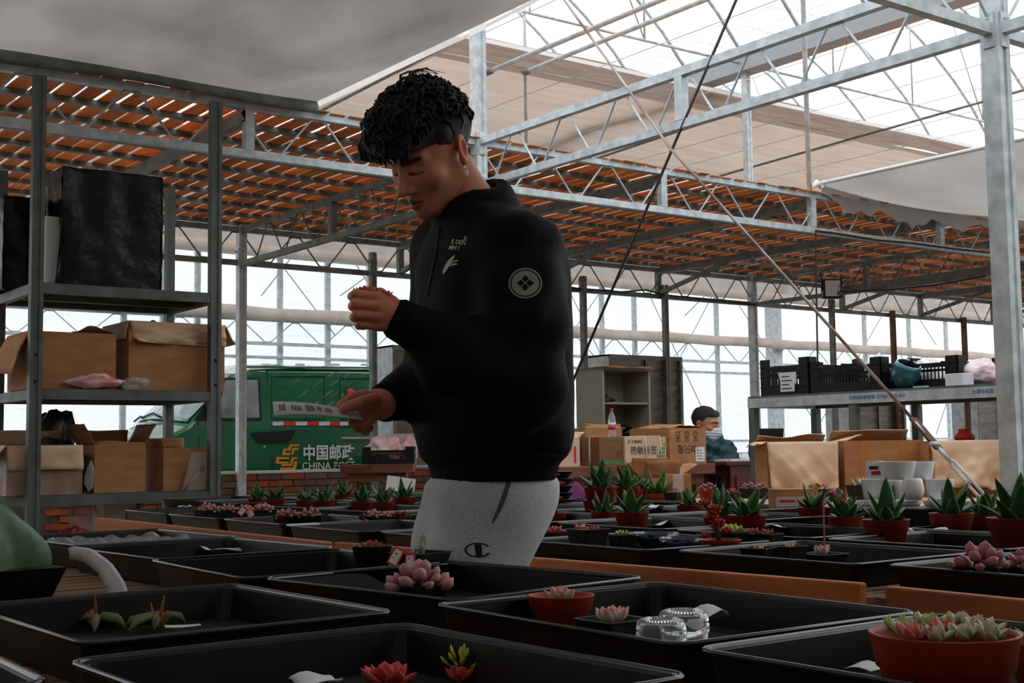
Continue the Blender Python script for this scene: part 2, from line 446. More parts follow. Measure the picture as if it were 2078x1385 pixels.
# hanging upper screen above the upper roll
struct(ob('trim_1', MB().sheet(lambda u, v: (-4+34*u, YW-0.26, 3.72+1.7*v-0.14*u), 40, 2), mat('screen_pale', (206, 200, 196), 0.9, 0, (190, 184, 180), 3, transl=0.4)))
truss('girt_truss', 'slender zigzag girt truss below the lower rolled screen on the far film wall', (-4, YW-0.19), (30, YW-0.19), 2.83, 2.50, 0.85, 0.045, GALV, 0.008)
for z in (2.28, 1.05, 0.82):
    struct(ob('trim_2', MB().box((-4, YW-0.05, z), (30, YW+0.01, z+0.04)), GALV))
for i, (xa, ya, xb, yb) in enumerate(((1230, 900, 1290, 700), (1500, 620, 1670, 880), (1640, 900, 1790, 640), (1140, 560, 1230, 740), (1130, 720, 1240, 560), (1300, 560, 1440, 860), (1300, 880, 1450, 590), (530, 600, 640, 460), (520, 470, 680, 680), (690, 600, 800, 520), (700, 500, 800, 660), (1810, 560, 1900, 700), (1900, 880, 1960, 700), (1390, 640, 1470, 560))):
    tag(ob('brace_wire', MB().tube([PY(xa, ya, YW-0.14), PY(xb, yb, YW-0.14)], 0.009, 5), mat('wire_grey', (196, 196, 194), 0.5)), 'thin diagonal bracing wire on the far film wall', 'wire', 'bracing wires on the far film wall')

# ---- posts along the brick-wall line beside the fans
for px, ztop, m, lab in ((757, 2.98, GALV_D, 'slim steel post behind the raised hand of the standing man'), (1184, 2.93, GALV_D, 'slim steel post just right of the standing man at the first fan'),
                (1350, 2.86, GALV_D, 'slim steel post rising over the first fan right edge'), (1688, 2.92, GALV_D, 'slim grey post behind the crate shelf, left of the brown ones'), (1811, 2.83, RUST, 'slim rusty brown post behind the crates'), (1955, 2.82, RUST, 'slim rusty post farthest right behind the teal pot')):
    p = PY(px, 640, YB-0.06)
    post(p.x, YB-0.06, ztop, lab, 0.06, m, 'fan_post')

# ---- gutters, hoops and roof film
gut = mat('gutter_grey', (150, 156, 160), 0.5, 0.2)
for gx, lab in ((X1, 'long grey roof gutter beam meeting the tall post top'), (X0, 'long grey roof gutter beam above the standing man')):
    tag(ob('roof_gutter', MB().box((gx-0.13, -6, ZG-0.02), (gx+0.13, 24, ZG+0.20)), gut), lab, 'gutter')
arch = lambda xa, xb, s, rise: (xa+(xb-xa)*s, ZG+0.18+rise*math.sin(math.pi*s)**0.85)
k = 0
for bay, (xa, xb) in enumerate(((X0-7.03, X0), (X0, X1), (X1, X1+7.03), (X1+7.03, X1+14.06))):
    def RP(u, v, xa=xa, xb=xb):
        ax, az = arch(xa, xb, u, 1.9); return (ax, -8+32*v, az+0.03)
    struct(ob('ceiling_film', MB().sheet(RP, 16, 4), FILMR))
    if bay in (0,): continue
    hm = MB()
    hm.tube([(arch(xa, xb, s/14, 1.9)[0]-xa, 0, arch(xa, xb, s/14, 1.9)[1]) for s in range(15)], 0.024, 6)
    hme = hm.mesh('roof_hoop')
    for y in [3.3+1.0*i for i in range(19)]:
        tag(link('roof_hoop', hme, GALV, None, (xa, y, 0)), 'curved steel hoop of the %s roof bay' % ('central clear', 'right', 'far right')[bay-1], 'hoop', 'roof hoops bay %d' % bay)
    # bottom tie and hangers
    for y in (7.3, 11.3, 15.3):
        tag(ob('roof_tie', MB().tube([(xa, y, ZG+0.1), (xb, y, ZG+0.1)], 0.018, 6), GALV), 'straight tie rod across the roof bay above the screens', 'rod', 'roof tie rods')
        for s in (0.25, 0.5, 0.75):
            ax, az = arch(xa, xb, s, 1.9)
            tag(ob('roof_hanger', MB().tube([(ax, y, ZG+0.1), (ax, y, az)], 0.014, 6), GALV), 'thin upright strut between roof tie and hoop', 'rod', 'roof hangers')
            if s != 0.5:
                tag(ob('roof_strut', MB().tube([(ax, y, ZG+0.1), arch(xa, xb, s+(0.13 if s < 0.5 else -0.13), 1.9)[:1]+(y,)+arch(xa, xb, s+(0.13 if s < 0.5 else -0.13), 1.9)[1:]], 0.010, 6), GALV), 'thin slanting strut between roof tie and hoop', 'rod', 'roof struts')
    for s in (0.22, 0.5, 0.78):
        ax, az = arch(xa, xb, s, 1.9)
        tag(ob('roof_purlin', MB().tube([(ax, -4, az-0.02), (ax, 24, az-0.02)], 0.017, 6), GALV), 'long thin tube along the roof hoops', 'rod', 'roof long tubes')

# ---- shade screens
m_beige = mat('screen_beige', (202, 184, 170), 0.95, 0, (190, 170, 156), 1.4, (0.6, 4, 4), transl=0.45, bump=0.08)
m_band = mat('screen_brown', (176, 160, 148), 0.95, 0, (154, 138, 126), 2.2, (0.6, 5, 5), transl=0.30, bump=0.1)
zb = PY(1515, 232, 12.45).z
wv = vnoise(5)
struct(ob('ceiling_screen', MB().sheet(lambda u, v: (2+26*u, 12.40+3.65*v, zb-0.02-0.05*math.sin(v*9)*v+0.03*wv((u*22, v*2, 0))), 60, 14), m_beige))
yb0 = 11.72
struct(ob('ceiling_screen', MB().sheet(lambda u, v: (2+26*u, yb0+(12.43-yb0)*v, zb-0.01-0.05*math.sin(v*math.pi)+0.02*wv((u*30, v*2, 1))), 60, 8), m_band))
for yy, lab in ((12.44, 'pale bar carrying the lower edge of the brown screen band'), (yb0, 'pale bar along the top edge of the brown screen band')):
    t = tag(ob('screen_bar', MB().box((2, yy-0.055, zb-0.085), (28, yy-0.01, zb-0.035)), mat('bar_white', (226, 230, 232), 0.5)), lab, 'bar')
for i in range(12):
    xx = 6.2+0.95*i
    tag(ob('screen_wire', MB().tube([(xx, 4, zb-0.11), (xx, 15.8, zb-0.11)], 0.006, 5), WHITE), 'thin white wire carrying the beige shade screen', 'wire', 'screen wires')
for xx in (8.0, 12.9, 15.5):
    tag(ob('drive_rod', MB().tube([(xx, 8.3, zb-0.02), (xx, 15.6, zb-0.22)], 0.018, 6), GALV_D), 'slim drive rod of the shade screen along the greenhouse', 'rod', 'screen drive rods')
for px_, lab in ((995, 'upper left long pale drive pipe running up from the tall post'), (1071, 'second long pale drive pipe beside the tall post')):
    a = PY(px_, 144, 11.0); tag(ob('drive_pipe', MB().tube([(a.x, 2.0, a.z), (a.x, 11.0, a.z)], 0.026, 8), GALV), lab, 'pipe')
    ob('pipe_joint', MB().tube([(a.x, 10.98, a.z), (a.x, 11.06, a.z)], 0.04, 8), GALV_D, bpy.data.objects['drive_pipe'] if lab[0] == 'u' else bpy.data.objects['drive_pipe.001'])
# thin hanging pipe and uprights
for (px, ya, yb_, Y, r, lab) in ((1643, 0, 398, Y1, 0.022, 'pale thin pipe hanging down to the near truss at the right sheet knot'), (1068, 0, 290, 12.3, 0.02, 'thin pipe hanging beside the tall post to the beige screen')):
    a = PY(px, yb_, Y); tag(ob('hanging_pipe', MB().tube([a, (a.x, a.y, 7.4)], r, 8), GALV), lab, 'pipe')

# grey canvas over the benches
m_canvas = mat('canvas_grey', (168, 162, 155), 0.9, 0, (134, 128, 121), 1.6, (1, 0.6, 1), bump=0.06, bscale=60, transl=0.38)
n2 = vnoise(11)
xe = 3.86
def canvas(u, v):
    x = -6+(xe+6)*u; y = -7.5+(Y1+7.52)*v
    d = min(1.0, (Y1+0.02-y)/1.2)
    z = ZU+0.045+0.05*n2((x*0.9, y*0.5, 0))*d*min(1, (xe-x)/0.6)-0.07*math.sin(math.pi*min(1, max(0, (xe-x)/1.2)))*d
    return (x, y, z)
cv = ob('ceiling_canvas', MB().sheet(canvas, 60, 60), m_canvas); struct(cv)
ob('hem', MB().sheet(lambda u, v: Vector(canvas(1, v))+Vector((0.085*u, 0, 0.01*u)), 1, 60), film_mat('hem_white', (236, 232, 228), 0.35, 0.6), cv)
hm = MB()
hm.sheet(lambda u, v: (-6+(xe+6)*u, Y1-0.10-0.018*math.sin(v*3.1), ZU+0.05-0.075*v-0.012*math.sin(u*34)), 80, 4, 0.004)
ob('edge_clip', hm, GALV_D, cv)
# right sheet with ragged edge
m_sheet2 = mat('canvas_pale', (196, 190, 186), 0.9, 0, (176, 170, 166), 1.2, bump=0.05, transl=0.4)
def rsheet(u, v):
    x = 8.82+8.2*u; y = Y1+0.06-7.6*v
    z = ZU+0.07-0.16*math.sin(min(1, v*7)*math.pi*0.5)*(1-math.exp(-u*16))*(1 if v > 0.01 else 0)-0.05*math.sin(math.pi*min(1, u*3))
    return (x, y, z)
rs = struct(ob('ceiling_sheet', MB().sheet(rsheet, 50, 30), m_sheet2))
rg = MB(); rr = random.Random(4)
n = 110
prev = 0.08
for i in range(n):
    u0, u1 = i/n, (i+1)/n
    a = rsheet(u0, 0); b = rsheet(u1, 0)
    h0, prev = prev, 0.10+0.11*abs(math.sin(i*0.31))*rr.uniform(0.5, 1.2)+rr.uniform(-0.02, 0.02)
    rg.add([(a[0], Y1-0.05, a[2]+0.02), (b[0], Y1-0.05, b[2]+0.02), (b[0], Y1-0.06, b[2]-prev), (a[0], Y1-0.06, a[2]-h0)], [(0, 1, 2, 3)])
ob('ragged_edge', rg, m_sheet2, rs)
ob('white_hem', MB().tube([Vector(rsheet(0, v_/20))+Vector((0, 0, 0.012)) for v_ in range(21)], 0.016, 6), WHITE, rs)
tag(ob('cloth_knot', MB().tube([(8.72, Y1-0.05, ZU+0.03), (8.76, Y1-0.06, ZU+0.075), (8.82, Y1-0.05, ZU+0.05), (8.86, Y1-0.06, ZU+0.09), (8.80, Y1-0.08, ZU+0.03)], [0.012, 0.03, 0.02, 0.028, 0.008], 8), WHITE), 'white cloth knot tied where the thin pipe meets the near truss', 'knot')

# unseen walls added behind the viewer, opaque to keep front light out
m_w = mat('wall_light_block', (120, 112, 104), 0.95)
struct(ob('wall_front', MB().box((-8, -7.7, 0), (34, -7.6, 6)), m_w))
struct(ob('wall_left', MB().box((-8.1, -8, 0), (-8.0, 24, 6)), m_w))

# ---- crossed tie rods with turnbuckle in the plane of the two tall posts
t = thing('tie_rod', 'dark thin tie rod slanting from the top right down behind the man', 'rod', (X0-0.02, Y1, 0))
ob('rod', MB().tube([(0, -0.05, 0.05), (0, Y2-Y1+0.2, 5.3)], 0.0085, 8), DARKROD, t)
t = thing('tie_rod', 'steel tie rod with turnbuckle slanting down to the thick right post', 'rod', (X0-0.06, Y2, 0))
pts = [PX(1145, 0, X0-0.06), PX(1362, 303, X0-0.06), PX(1852, 850, X0-0.06)]
loc = lambda p: (p.x-(X0-0.06), p.y-Y2, p.z)
top = pts[0]+(pts[0]-pts[1])*0.8
ob('rod', MB().tube([loc(top), loc(pts[0]), loc(pts[1]), loc(pts[2])], 0.0085, 8), STEELROD, t)
a, b = PX(1852, 848, X0-0.07), PX(1905, 910, X0-0.07)
ob('strap_plate', MB().bar(loc(a), loc(b), 0.012, 0.05, (1, 0, 0)), RUST, t)
d = (b-a).normalized(); sd = d.cross(Vector((1, 0, 0))).normalized()
ob('bolt', MB().tube([loc(b-d*0.03+Vector((-0.03, 0, 0))), loc(b-d*0.03+Vector((0.02, 0, 0)))], 0.012, 8), GALV, t)
ob('bolt', MB().tube([loc(a+d*0.03+sd*0.0+Vector((-0.012, 0, 0))), loc(a+d*0.10+Vector((-0.012, 0, 0)))], 0.010, 8), GALV, t)
c = PX(1995, 1008, X0-0.07)
e0 = b+(c-b)*0.25
ob('eye_rod', MB().tube([loc(b), loc(e0)], 0.011, 8), GALV, t)
for s_ in (-1, 1):
    ob('turnbuckle_bar', MB().tube([loc(e0), loc(e0+(c-e0)*0.08+sd*0.014*s_), loc(c-(c-e0)*0.08+sd*0.014*s_), loc(c)], 0.0075, 8), GALV, t)
ob('rod', MB().tube([loc(c), (0.06, 0.02, 0.05)], 0.0085, 8), STEELROD, t)
# ================================================================== benches, trays, plants
Z1, Z2 = 0.704, 0.692            # bench tops: near bench, middle bench
# ---- benches
def bench(label, x0, x1, y0, y1, z, rz=0.0, slat=0.062, gap=0.012, along='x', m=SLATW, legs=True):
    t = thing('slatted_bench', label, 'bench', (x0, y0, 0), rz)
    w, l = x1-x0, y1-y0
    n = int(l/(slat+gap))
    me = MB().box((0, 0, z-0.02), (w, slat, z)).mesh('slat')
    for i in range(n): link('slat', me, m, t, (0, i*(slat+gap), rnd.uniform(-0.002, 0)))
    for yy in (0.06, l/2, l-0.1): ob('bearer', MB().box((0, yy, z-0.08), (w, yy+0.04, z-0.021)), SLATW, t)
    for xx in (0.05, w-0.09):
        for yy in (0.07, l-0.12): ob('leg', MB().box((xx, yy, 0), (xx+0.05, yy+0.05, z-0.081)), SLATW, t)
    return t
b1 = bench('near slatted wooden bench under the foreground black trays', -0.35, 1.40, 0.25, 3.6, Z1)
b4 = bench('far extension of the middle bench toward the brick wall', 2.45, 4.45, 5.50, 6.6, Z2)
b2 = bench('middle slatted bench with orange edge boards, under the trays behind the man', 1.95, 4.45, 0.35, 5.45, Z2)
# orange edge boards of the middle bench
for (xa, ya, xb, yb_) in ((200, 1049, 668, 1099), (684, 1099, 1752, 1182), (1803, 1188, 2300, 1237)):
    a = PZ(xa, ya, 0.725); b = PZ(xb, yb_, 0.725)
    p = MB().bar((a.x-1.95, a.y-0.35, 0.685), (b.x-1.95, b.y-0.35, 0.685), 0.024, 0.08)
    bevel(ob('edge_board', p, BENCHW, b2), 0.004)
a = PZ(1725, 1190, 0.69); b = PZ(1830, 1196, 0.69)
b3 = thing('plywood_table', 'pale plywood table holding the white mugs and big open cartons', 'table', (4.5, 3.42, 0))
ob('top', MB().box((0, 0, 0.665), (1.38, 1.5, 0.70)), mat('plywood', (196, 160, 120), 0.75, 0, (172, 134, 96), 3, (1, 5, 1)), b3)
for xx in (0.05, 1.28):
    for yy in (0.08, 1.4): ob('leg', MB().box((xx, yy, 0), (xx+0.05, yy+0.05, 0.664)), SLATW, b3)

# ---- black plastic trays
def tray_mesh(w, l, h):
    m = MB(); n = 4; r = 0.022
    def ring(hw, hl, rr, z):
        out = []
        for cx, cy, a0 in ((hw-rr, hl-rr, 0), (-hw+rr, hl-rr, 90), (-hw+rr, -hl+rr, 180), (hw-rr, -hl+rr, 270)):
            for k in range(n+1):
                a = R(a0+90*k/n); out.append((cx+rr*math.cos(a), cy+rr*math.sin(a), z))
        return out
    ins = 0.016; t = 0.0025; br = 0.0034
    rings = [ring(w/2-ins, l/2-ins, r, 0), ring(w/2-0.008, l/2-0.008, r, h-br*2)]
    for q in range(8):
        g = math.pi*(-0.35+1.45*q/7); rings.append(ring(w/2-0.004+br*math.cos(g), l/2-0.004+br*math.cos(g), r+0.003+br*math.cos(g), h-br+br*math.sin(g)))
    rings += [ring(w/2-0.011, l/2-0.011, r, h-br*2), ring(w/2-ins-t, l/2-ins-t, r, t)]
    nr = len(rings)
    k = len(rings[0]); vs = [p for rg_ in rings for p in rg_]; fs = []
    for i in range(len(rings)-1):
        for j in range(k):
            j2 = (j+1) % k; fs.append((i*k+j, i*k+j2, (i+1)*k+j2, (i+1)*k+j))
    fs.append(tuple(range(k-1, -1, -1))); fs.append(tuple((nr-1)*k+j for j in range(k)))
    m.add(vs, fs)
    m.sm = [2*k <= i < 9*k for i in range(len(fs))]
    me = m.mesh('nursery_tray'); me.materials.append(BLACKP); me.materials.append(mat('tray_dirt', (16, 18, 15), 0.9, 0, (26, 24, 18), 14)); me.polygons[-1].material_index = 1
    me.materials.append(mat('tray_rim', (26, 28, 30), 0.14, 0, spec=0.7))  # rim colour set paler than the tray to carry its bright highlight
    for i in range(3*k, 9*k): me.polygons[i].material_index = 2
    return me
TM = tray_mesh(0.42, 0.50, 0.048); TM1 = tray_mesh(0.42, 0.50, 0.056)
def tray(cx, cy, z, rz, label, group=None):
    return tag(link('nursery_tray', TM if z < 0.70 else TM1, None, None, (cx, cy, z+0.0015), (0, 0, R(rz))), label, 'tray', group)
d1 = H-Z1-0.056
U = lambda x, y: (x*d1, y*d1)
# near bench (picture corners measured on the rim plane)
tray(0.645, 1.12, Z1, 1, 'black tray nearest the viewer with red rosettes lying in it')
tray(0.69, 1.72, Z1, 1, 'black tray with withered green and orange plants')
tray(1.205, 1.80, Z1, 7, 'black tray in front of the man holding the pink pebble plant')
tray(1.185, 1.265, Z1, -1, 'black tray with orange round pot and upturned glasses')
tray(1.175, 0.745, Z1, 0, 'black tray at bottom right around the big terracotta pot')
tray(0.18, 1.50, Z1, -1, 'black tray tip at the left frame edge, low')
tray(0.20, 0.93, Z1, 0, 'black tray at the bottom left corner of the picture')
tray(1.165, 2.28, Z1, -3, 'black tray on the near bench before the brown succulent pots')
tray(1.185, 2.79, Z1, 3, 'black tray with white paper tag, far part of near bench')
tray(1.19, 3.31, Z1, 3, 'black tray full of crumpled clear plastic film at the near bench end')
# middle bench
row0 = [(5.11, 1.93, 'black tray at the far left end of the middle bench'), (4.58, 1.91, 'second black tray from the far left end, middle bench'), (4.05, 1.90, 'third black tray from the far left end, with bead plant pots'), (3.51, 1.88, 'black tray with two bead plants and a white tag'),
        (2.99, 1.91, 'black tray with red rosette and orange pot just left of the man'), (2.42, 1.985, 'black tray with blue glazed bowls'), (1.875, 2.02, 'black tray with tall pink flower stalk rosette'), (1.33, 2.05, 'black tray with pink pebble plant at the right edge'), (0.79, 2.07, 'black tray beyond the right frame edge of middle bench')]
for cy, x0_, lab in row0: tray(x0_+0.21, cy, Z2, rnd.uniform(-1.5, 1.5), lab)
ORD = ['first', 'second', 'third', 'fourth', 'fifth', 'sixth', 'seventh', 'eighth', 'ninth']
names = ['second', 'third', 'fourth', 'fifth', 'back']
for k_, (cx_, cy_) in enumerate(((2.75, 5.8), (3.22, 5.8), (3.70, 5.82), (2.78, 6.33), (3.24, 6.34), (3.71, 6.33))):
    tray(cx_, cy_, Z2, rnd.uniform(-2, 2), 'black tray on the far bench extension, %s' % ('near left', 'near middle', 'near right', 'back left', 'back middle', 'back right')[k_])
for r_, xr in enumerate((2.52, 2.98, 3.43)):
    for i in range(9):
        cy = 5.08-0.535*i+0.1*(r_ % 2)
        if abs(xr+0.21-3.43) < 0.5 and abs(cy-2.51) < 0.45: continue
        tray(xr+0.21, cy, Z2, rnd.uniform(-2, 2), 'empty-looking black tray, %s row of middle bench, %s from the van end' % (names[r_], ORD[i]))

# ---- pots
POTS = {}
def pot_mesh(h):
    k = round(h, 2)
    if k not in POTS:
        p = [(0.0, 0.0), (0.36, 0.0), (0.43, h*0.62), (0.455, h*0.64), (0.49, h*0.98), (0.5, h), (0.472, h), (0.46, h*0.95), (0.44, h*0.72), (0.43, h*0.86), (0.0, h*0.88)]
        POTS[k] = MB().lathe(p[:9], 28).mesh('pot_body'), MB().lathe([(0.44, h*0.80), (0.25, h*0.83), (0.0, h*0.84)], 20).mesh('soil')
    return POTS[k]
SOIL = mat('soil', (52, 38, 28), 0.95, 0, (34, 26, 20), 40, bump=0.5)
def sq_mesh(h):
    k = ('sq', round(h, 2))
    if k not in POTS:
        m = MB(); n = 3
        def ring(a, r, z):
            out = []
            for cx, cy, a0 in ((a-r, a-r, 0), (-a+r, a-r, 90), (-a+r, -a+r, 180), (a-r, -a+r, 270)):
                for q in range(n+1):
                    g = R(a0+90*q/n); out.append((cx+r*math.cos(g), cy+r*math.sin(g), z))
            return out
        rg_ = [ring(0.36, 0.06, 0), ring(0.47, 0.06, h*0.96), ring(0.5, 0.07, h*0.96), ring(0.5, 0.07, h), ring(0.45, 0.05, h), ring(0.43, 0.05, h*0.8)]
        kk = len(rg_[0]); vs = [p for q in rg_ for p in q]; fs = []
        for i in range(5):
            for j in range(kk):
                j2 = (j+1) % kk; fs.append((i*kk+j, i*kk+j2, (i+1)*kk+j2, (i+1)*kk+j))
        fs.append(tuple(range(kk-1, -1, -1)))
        POTS[k] = m.add(vs, fs).mesh('pot_body'), MB().box((-0.44, -0.44, h*0.79), (0.44, 0.44, h*0.82)).mesh('soil')
    return POTS[k]
def pot(t, w, hr=0.6, m=TERRA, square=False, rz=0.0):
    me, so = (sq_mesh if square else pot_mesh)(hr)
    a = link('pot_body', me.copy() if me.materials and me.materials[0] != m else me, m, t); a.scale = (w, w, w); a.rotation_euler = (0, 0, rz)
    b = link('soil', so, SOIL, t); b.scale = (w, w, w); b.rotation_euler = (0, 0, rz)
    return w*hr*0.84

# ---- leaves
def leaf_mesh(name, L, W, T, tip=0.1, curve=0.0, n=7, peak=0.4, teeth=False, cup=0.0):
    """fleshy leaf along +z; width along x; belly to -y; bends towards -y with curve"""
    m = MB(); vs = []; fs = []; k = 8
    for i in range(n+1):
        s = i/n
        w = (math.sin(math.pi*min(1, s/peak)*0.5) if s < peak else math.cos(math.pi*0.5*(s-peak)/(1-peak))**tip)
        w = max(w, 0.02 if 0 < i < n else 0.02)
        if i == 0: w = 0.45*max(0.3, w) + 0.2
        yy = -curve*L*s*s; zz = L*s*(1-0.25*abs(curve)*s)
        for j in range(k):
            a = 2*math.pi*j/k
            x = math.cos(a)*W/2*w; y = math.sin(a)*T/2*w
            if y > 0: y *= (0.4-cup)
            vs.append((x, yy+y, zz))
    for i in range(n):
        for j in range(k):
            j2 = (j+1) % k; fs.append((i*k+j, i*k+j2, (i+1)*k+j2, (i+1)*k+j))
    fs.append(tuple(range(k-1, -1, -1))); fs.append(tuple(n*k+j for j in range(k)))
    m.add(vs, fs, True)
    nb = len(fs)
    if teeth:
        q = 0
        for i in range(2, n+3):
            s = i/(n+4)
            w = (math.sin(math.pi*min(1, s/peak)*0.5) if s < peak else math.cos(math.pi*0.5*(s-peak)/(1-peak))**tip)
            yy = -curve*L*s*s; zz = L*s*(1-0.25*abs(curve)*s)
            for sg in (-1, 1):
                c = Vector((sg*W/2*w, yy, zz)); e = 0.0095*L
                m.add([c+Vector((0, e, -e)), c+Vector((0, -e, -e)), c+Vector((0, 0, e)), c+Vector((sg*e*2.6, 0, e*0.6))], [(0, 1, 3), (1, 2, 3), (2, 0, 3)])
                q += 3
    me = m.mesh(name)
    return me, nb
M_ALOE = mat('aloe_green', (58, 108, 46), 0.45, 0, (40, 84, 40), 18, spec=0.4, objrand=0.25)
M_TEETH = mat('aloe_teeth', (214, 226, 200), 0.5)
ALOE = []
for L, W, T, cv_ in ((1.0, 0.31, 0.15, 0.10), (1.0, 0.35, 0.16, -0.06), (0.85, 0.34, 0.16, 0.22)):
    me, nb = leaf_mesh('leaf', L, W, T, 0.75, cv_, 8, 0.25, True)
    me.materials.append(M_ALOE); me.materials.append(M_TEETH)
    for i, p in enumerate(me.polygons): p.material_index = 0 if i < nb else 1
    ALOE.append(me)
def aloe(px, py, wpx, label, h=None, zb=Z2, m=TERRA_D, hr=0.66, size=1.0, ntop=11, seed=0):
    z_r = zb+0.004+0.055
    for _ in range(4):
        p = PZ(px, py, z_r); D = (Vector(p)-Vector((0, 0, H))).dot(Vector(_f)); w = wpx*D/FPX; z_r = zb+0.004+w*hr
    t = thing('potted_aloe', label, 'aloe plant', (p.x, p.y, zb+0.004), rnd.uniform(0, 6), 'aloes in terracotta pots')
    zs = pot(t, w, hr, m)
    r_ = random.Random(int(px*7+py+seed))
    for i in range(ntop):
        a = i*2.399+r_.uniform(-0.2, 0.2); lev = i/ntop
        tilt = R(14+52*lev+r_.uniform(-6, 6))
        Ls = w*(1.02-0.28*lev+r_.uniform(-0.1, 0.08))*size
        o = link('leaf', r_.choice(ALOE), None, t, (0.05*w*math.cos(a)*lev, 0.05*w*math.sin(a)*lev, zs-0.05*w))
        o.rotation_euler = Euler((tilt, 0, a), 'XYZ'); o.scale = (Ls*1.05, Ls*1.05, Ls)
    return t
for a_ in ((523, 1010, 40, 'aloe in terracotta pot, leftmost of the row before the bricks'), (556, 1011, 46, 'aloe in terracotta pot, second from left before the bricks'),
           (621, 1014, 42, 'aloe pot behind the two bead plants, left of its pair'), (656, 1014, 48, 'aloe pot behind the two bead plants, right of its pair'),
           (698, 1002, 42, 'aloe pot set far back by the wooden table leg'), (734, 1016, 48, 'aloe pot left behind the red rosette'), (777, 1017, 50, 'aloe pot right behind the red rosette'),
           (820, 1007, 50, 'aloe pot close to the man\'s waist on his left'), (880, 1008, 46, 'aloe pot mostly hidden by the man\'s hip'),
           (1215, 1012, 66, 'aloe pot in the left cluster, behind its two lower pots'), (1225, 1038, 54, 'aloe in terracotta pot, lower left of the central cluster'),
           (1282, 1037, 71, 'large aloe in terracotta pot, lower right of the central cluster'), (1300, 990, 46, 'aloe pot at the back beside the folded paper'), (1398, 1024, 50, 'small aloe left of the tall pair'),
           (1461, 1043, 70, 'aloe behind the yellow-green rosette, left of the pair'), (1517, 1043, 79, 'aloe behind the dark rosettes, right of the pair'),
           (1650, 1028, 65, 'aloe pot in front of the taped small carton'), (1716, 1046, 75, 'aloe behind the pink flower stalk'), (1798, 1051, 94, 'aloe before the white mugs with a white sheet by its pot'),
           (1930, 1038, 89, 'aloe right of the mugs on the tray edge'), (1999, 1043, 74, 'aloe half hidden at the foot of the tie rod'), (2062, 1041, 118, 'biggest aloe pot cut by the right edge')):
    aloe(*a_)
ply = tag(ob('plywood_sheet', MB().box((3.9, 0.6, Z2+0.001), (4.46, 5.3, Z2+0.014)), mat('plywood', (196, 160, 120), 0.75)), 'pale plywood sheet lying along the far side of the middle bench', 'board')
# two pots standing higher at the back
aloe(1218, 979, 68, 'aloe in the shallow raised terracotta pot behind the cluster', zb=0.74)
aloe(1272, 985, 56, 'spreading aloe beside the raised pot before the open carton', zb=0.72)
aloe(1335, 1000, 60, 'aloe lying low left of the small taped carton with paper', zb=0.70, hr=0.3)

# ---- succulents
def leafset(name, col, col2, L=1.0, W=0.42, T=0.30, tip=0.7, curve=-0.12, peak=0.55, rough=0.5, sss=0.15, n=6, nscale=2.2, r0=0.25):
    me, _ = leaf_mesh('leaf', L, W, T, tip, curve, n, peak)
    m = bpy.data.materials.new(name); m.use_nodes = True; nt = m.node_tree; N = nt.nodes; Lk = nt.links
    b = N['Principled BSDF']; b.inputs['Roughness'].default_value = rough
    tc = N.new('ShaderNodeTexCoord'); sp = N.new('ShaderNodeSeparateXYZ'); Lk.new(tc.outputs['Object'], sp.inputs[0])
    rp = N.new('ShaderNodeValToRGB'); rp.color_ramp.elements[0].position = r0; rp.color_ramp.elements[1].position = 0.98
    rp.color_ramp.elements[0].color = lin(col)+(1,); rp.color_ramp.elements[1].color = lin(col2)+(1,)
    Lk.new(sp.outputs['Z'], rp.inputs['Fac'])
    oi = N.new('ShaderNodeObjectInfo'); hs = N.new('ShaderNodeHueSaturation'); mr = N.new('ShaderNodeMapRange')
    mr.inputs['To Min'].default_value = 0.8; mr.inputs['To Max'].default_value = 1.15
    Lk.new(oi.outputs['Random'], mr.inputs['Value']); Lk.new(mr.outputs[0], hs.inputs['Value']); Lk.new(rp.outputs[0], hs.inputs['Color'])
    Lk.new(hs.outputs[0], b.inputs['Base Color'])
    me.materials.append(m)
    return me
LF = dict(
    red=leafset('rosette_red', (190, 84, 70), (214, 56, 54), W=0.66, T=0.34),
    pinkred=leafset('rosette_pink_red', (222, 146, 140), (220, 70, 74), W=0.50, T=0.34),
    whitepink=leafset('rosette_white_pink', (222, 214, 200), (226, 92, 90), W=0.46, T=0.40, tip=0.6, curve=-0.15, r0=0.66),
    bead=leafset('bead_pink', (176, 118, 122), (210, 150, 156), W=0.70, T=0.68, tip=0.36, curve=0.0),
    darkbead=leafset('bead_dark', (150, 86, 92), (186, 124, 130), W=0.74, T=0.72, tip=0.36, curve=0.0),
    brown=leafset('rosette_brown', (150, 124, 92), (196, 96, 66), W=0.56),
    green=leafset('rosette_green', (134, 160, 76), (176, 190, 90), W=0.36, tip=0.85),
    lime=leafset('rosette_lime', (176, 196, 60), (206, 206, 84), W=0.40),
    pale=leafset('rosette_pale', (186, 196, 166), (206, 176, 160), W=0.5, T=0.22, r0=0.6),
    darkred=leafset('rosette_dark_red', (120, 44, 46), (150, 36, 42), W=0.30, tip=0.9),
    scarlet=leafset('cluster_scarlet', (170, 40, 32), (196, 52, 40), W=0.42, T=0.36),
    jade=leafset('jade_window', (120, 146, 110), (150, 172, 140), W=0.5, T=0.4, rough=0.2),
    olive=leafset('rosette_olive', (126, 120, 74), (190, 110, 84), W=0.4))
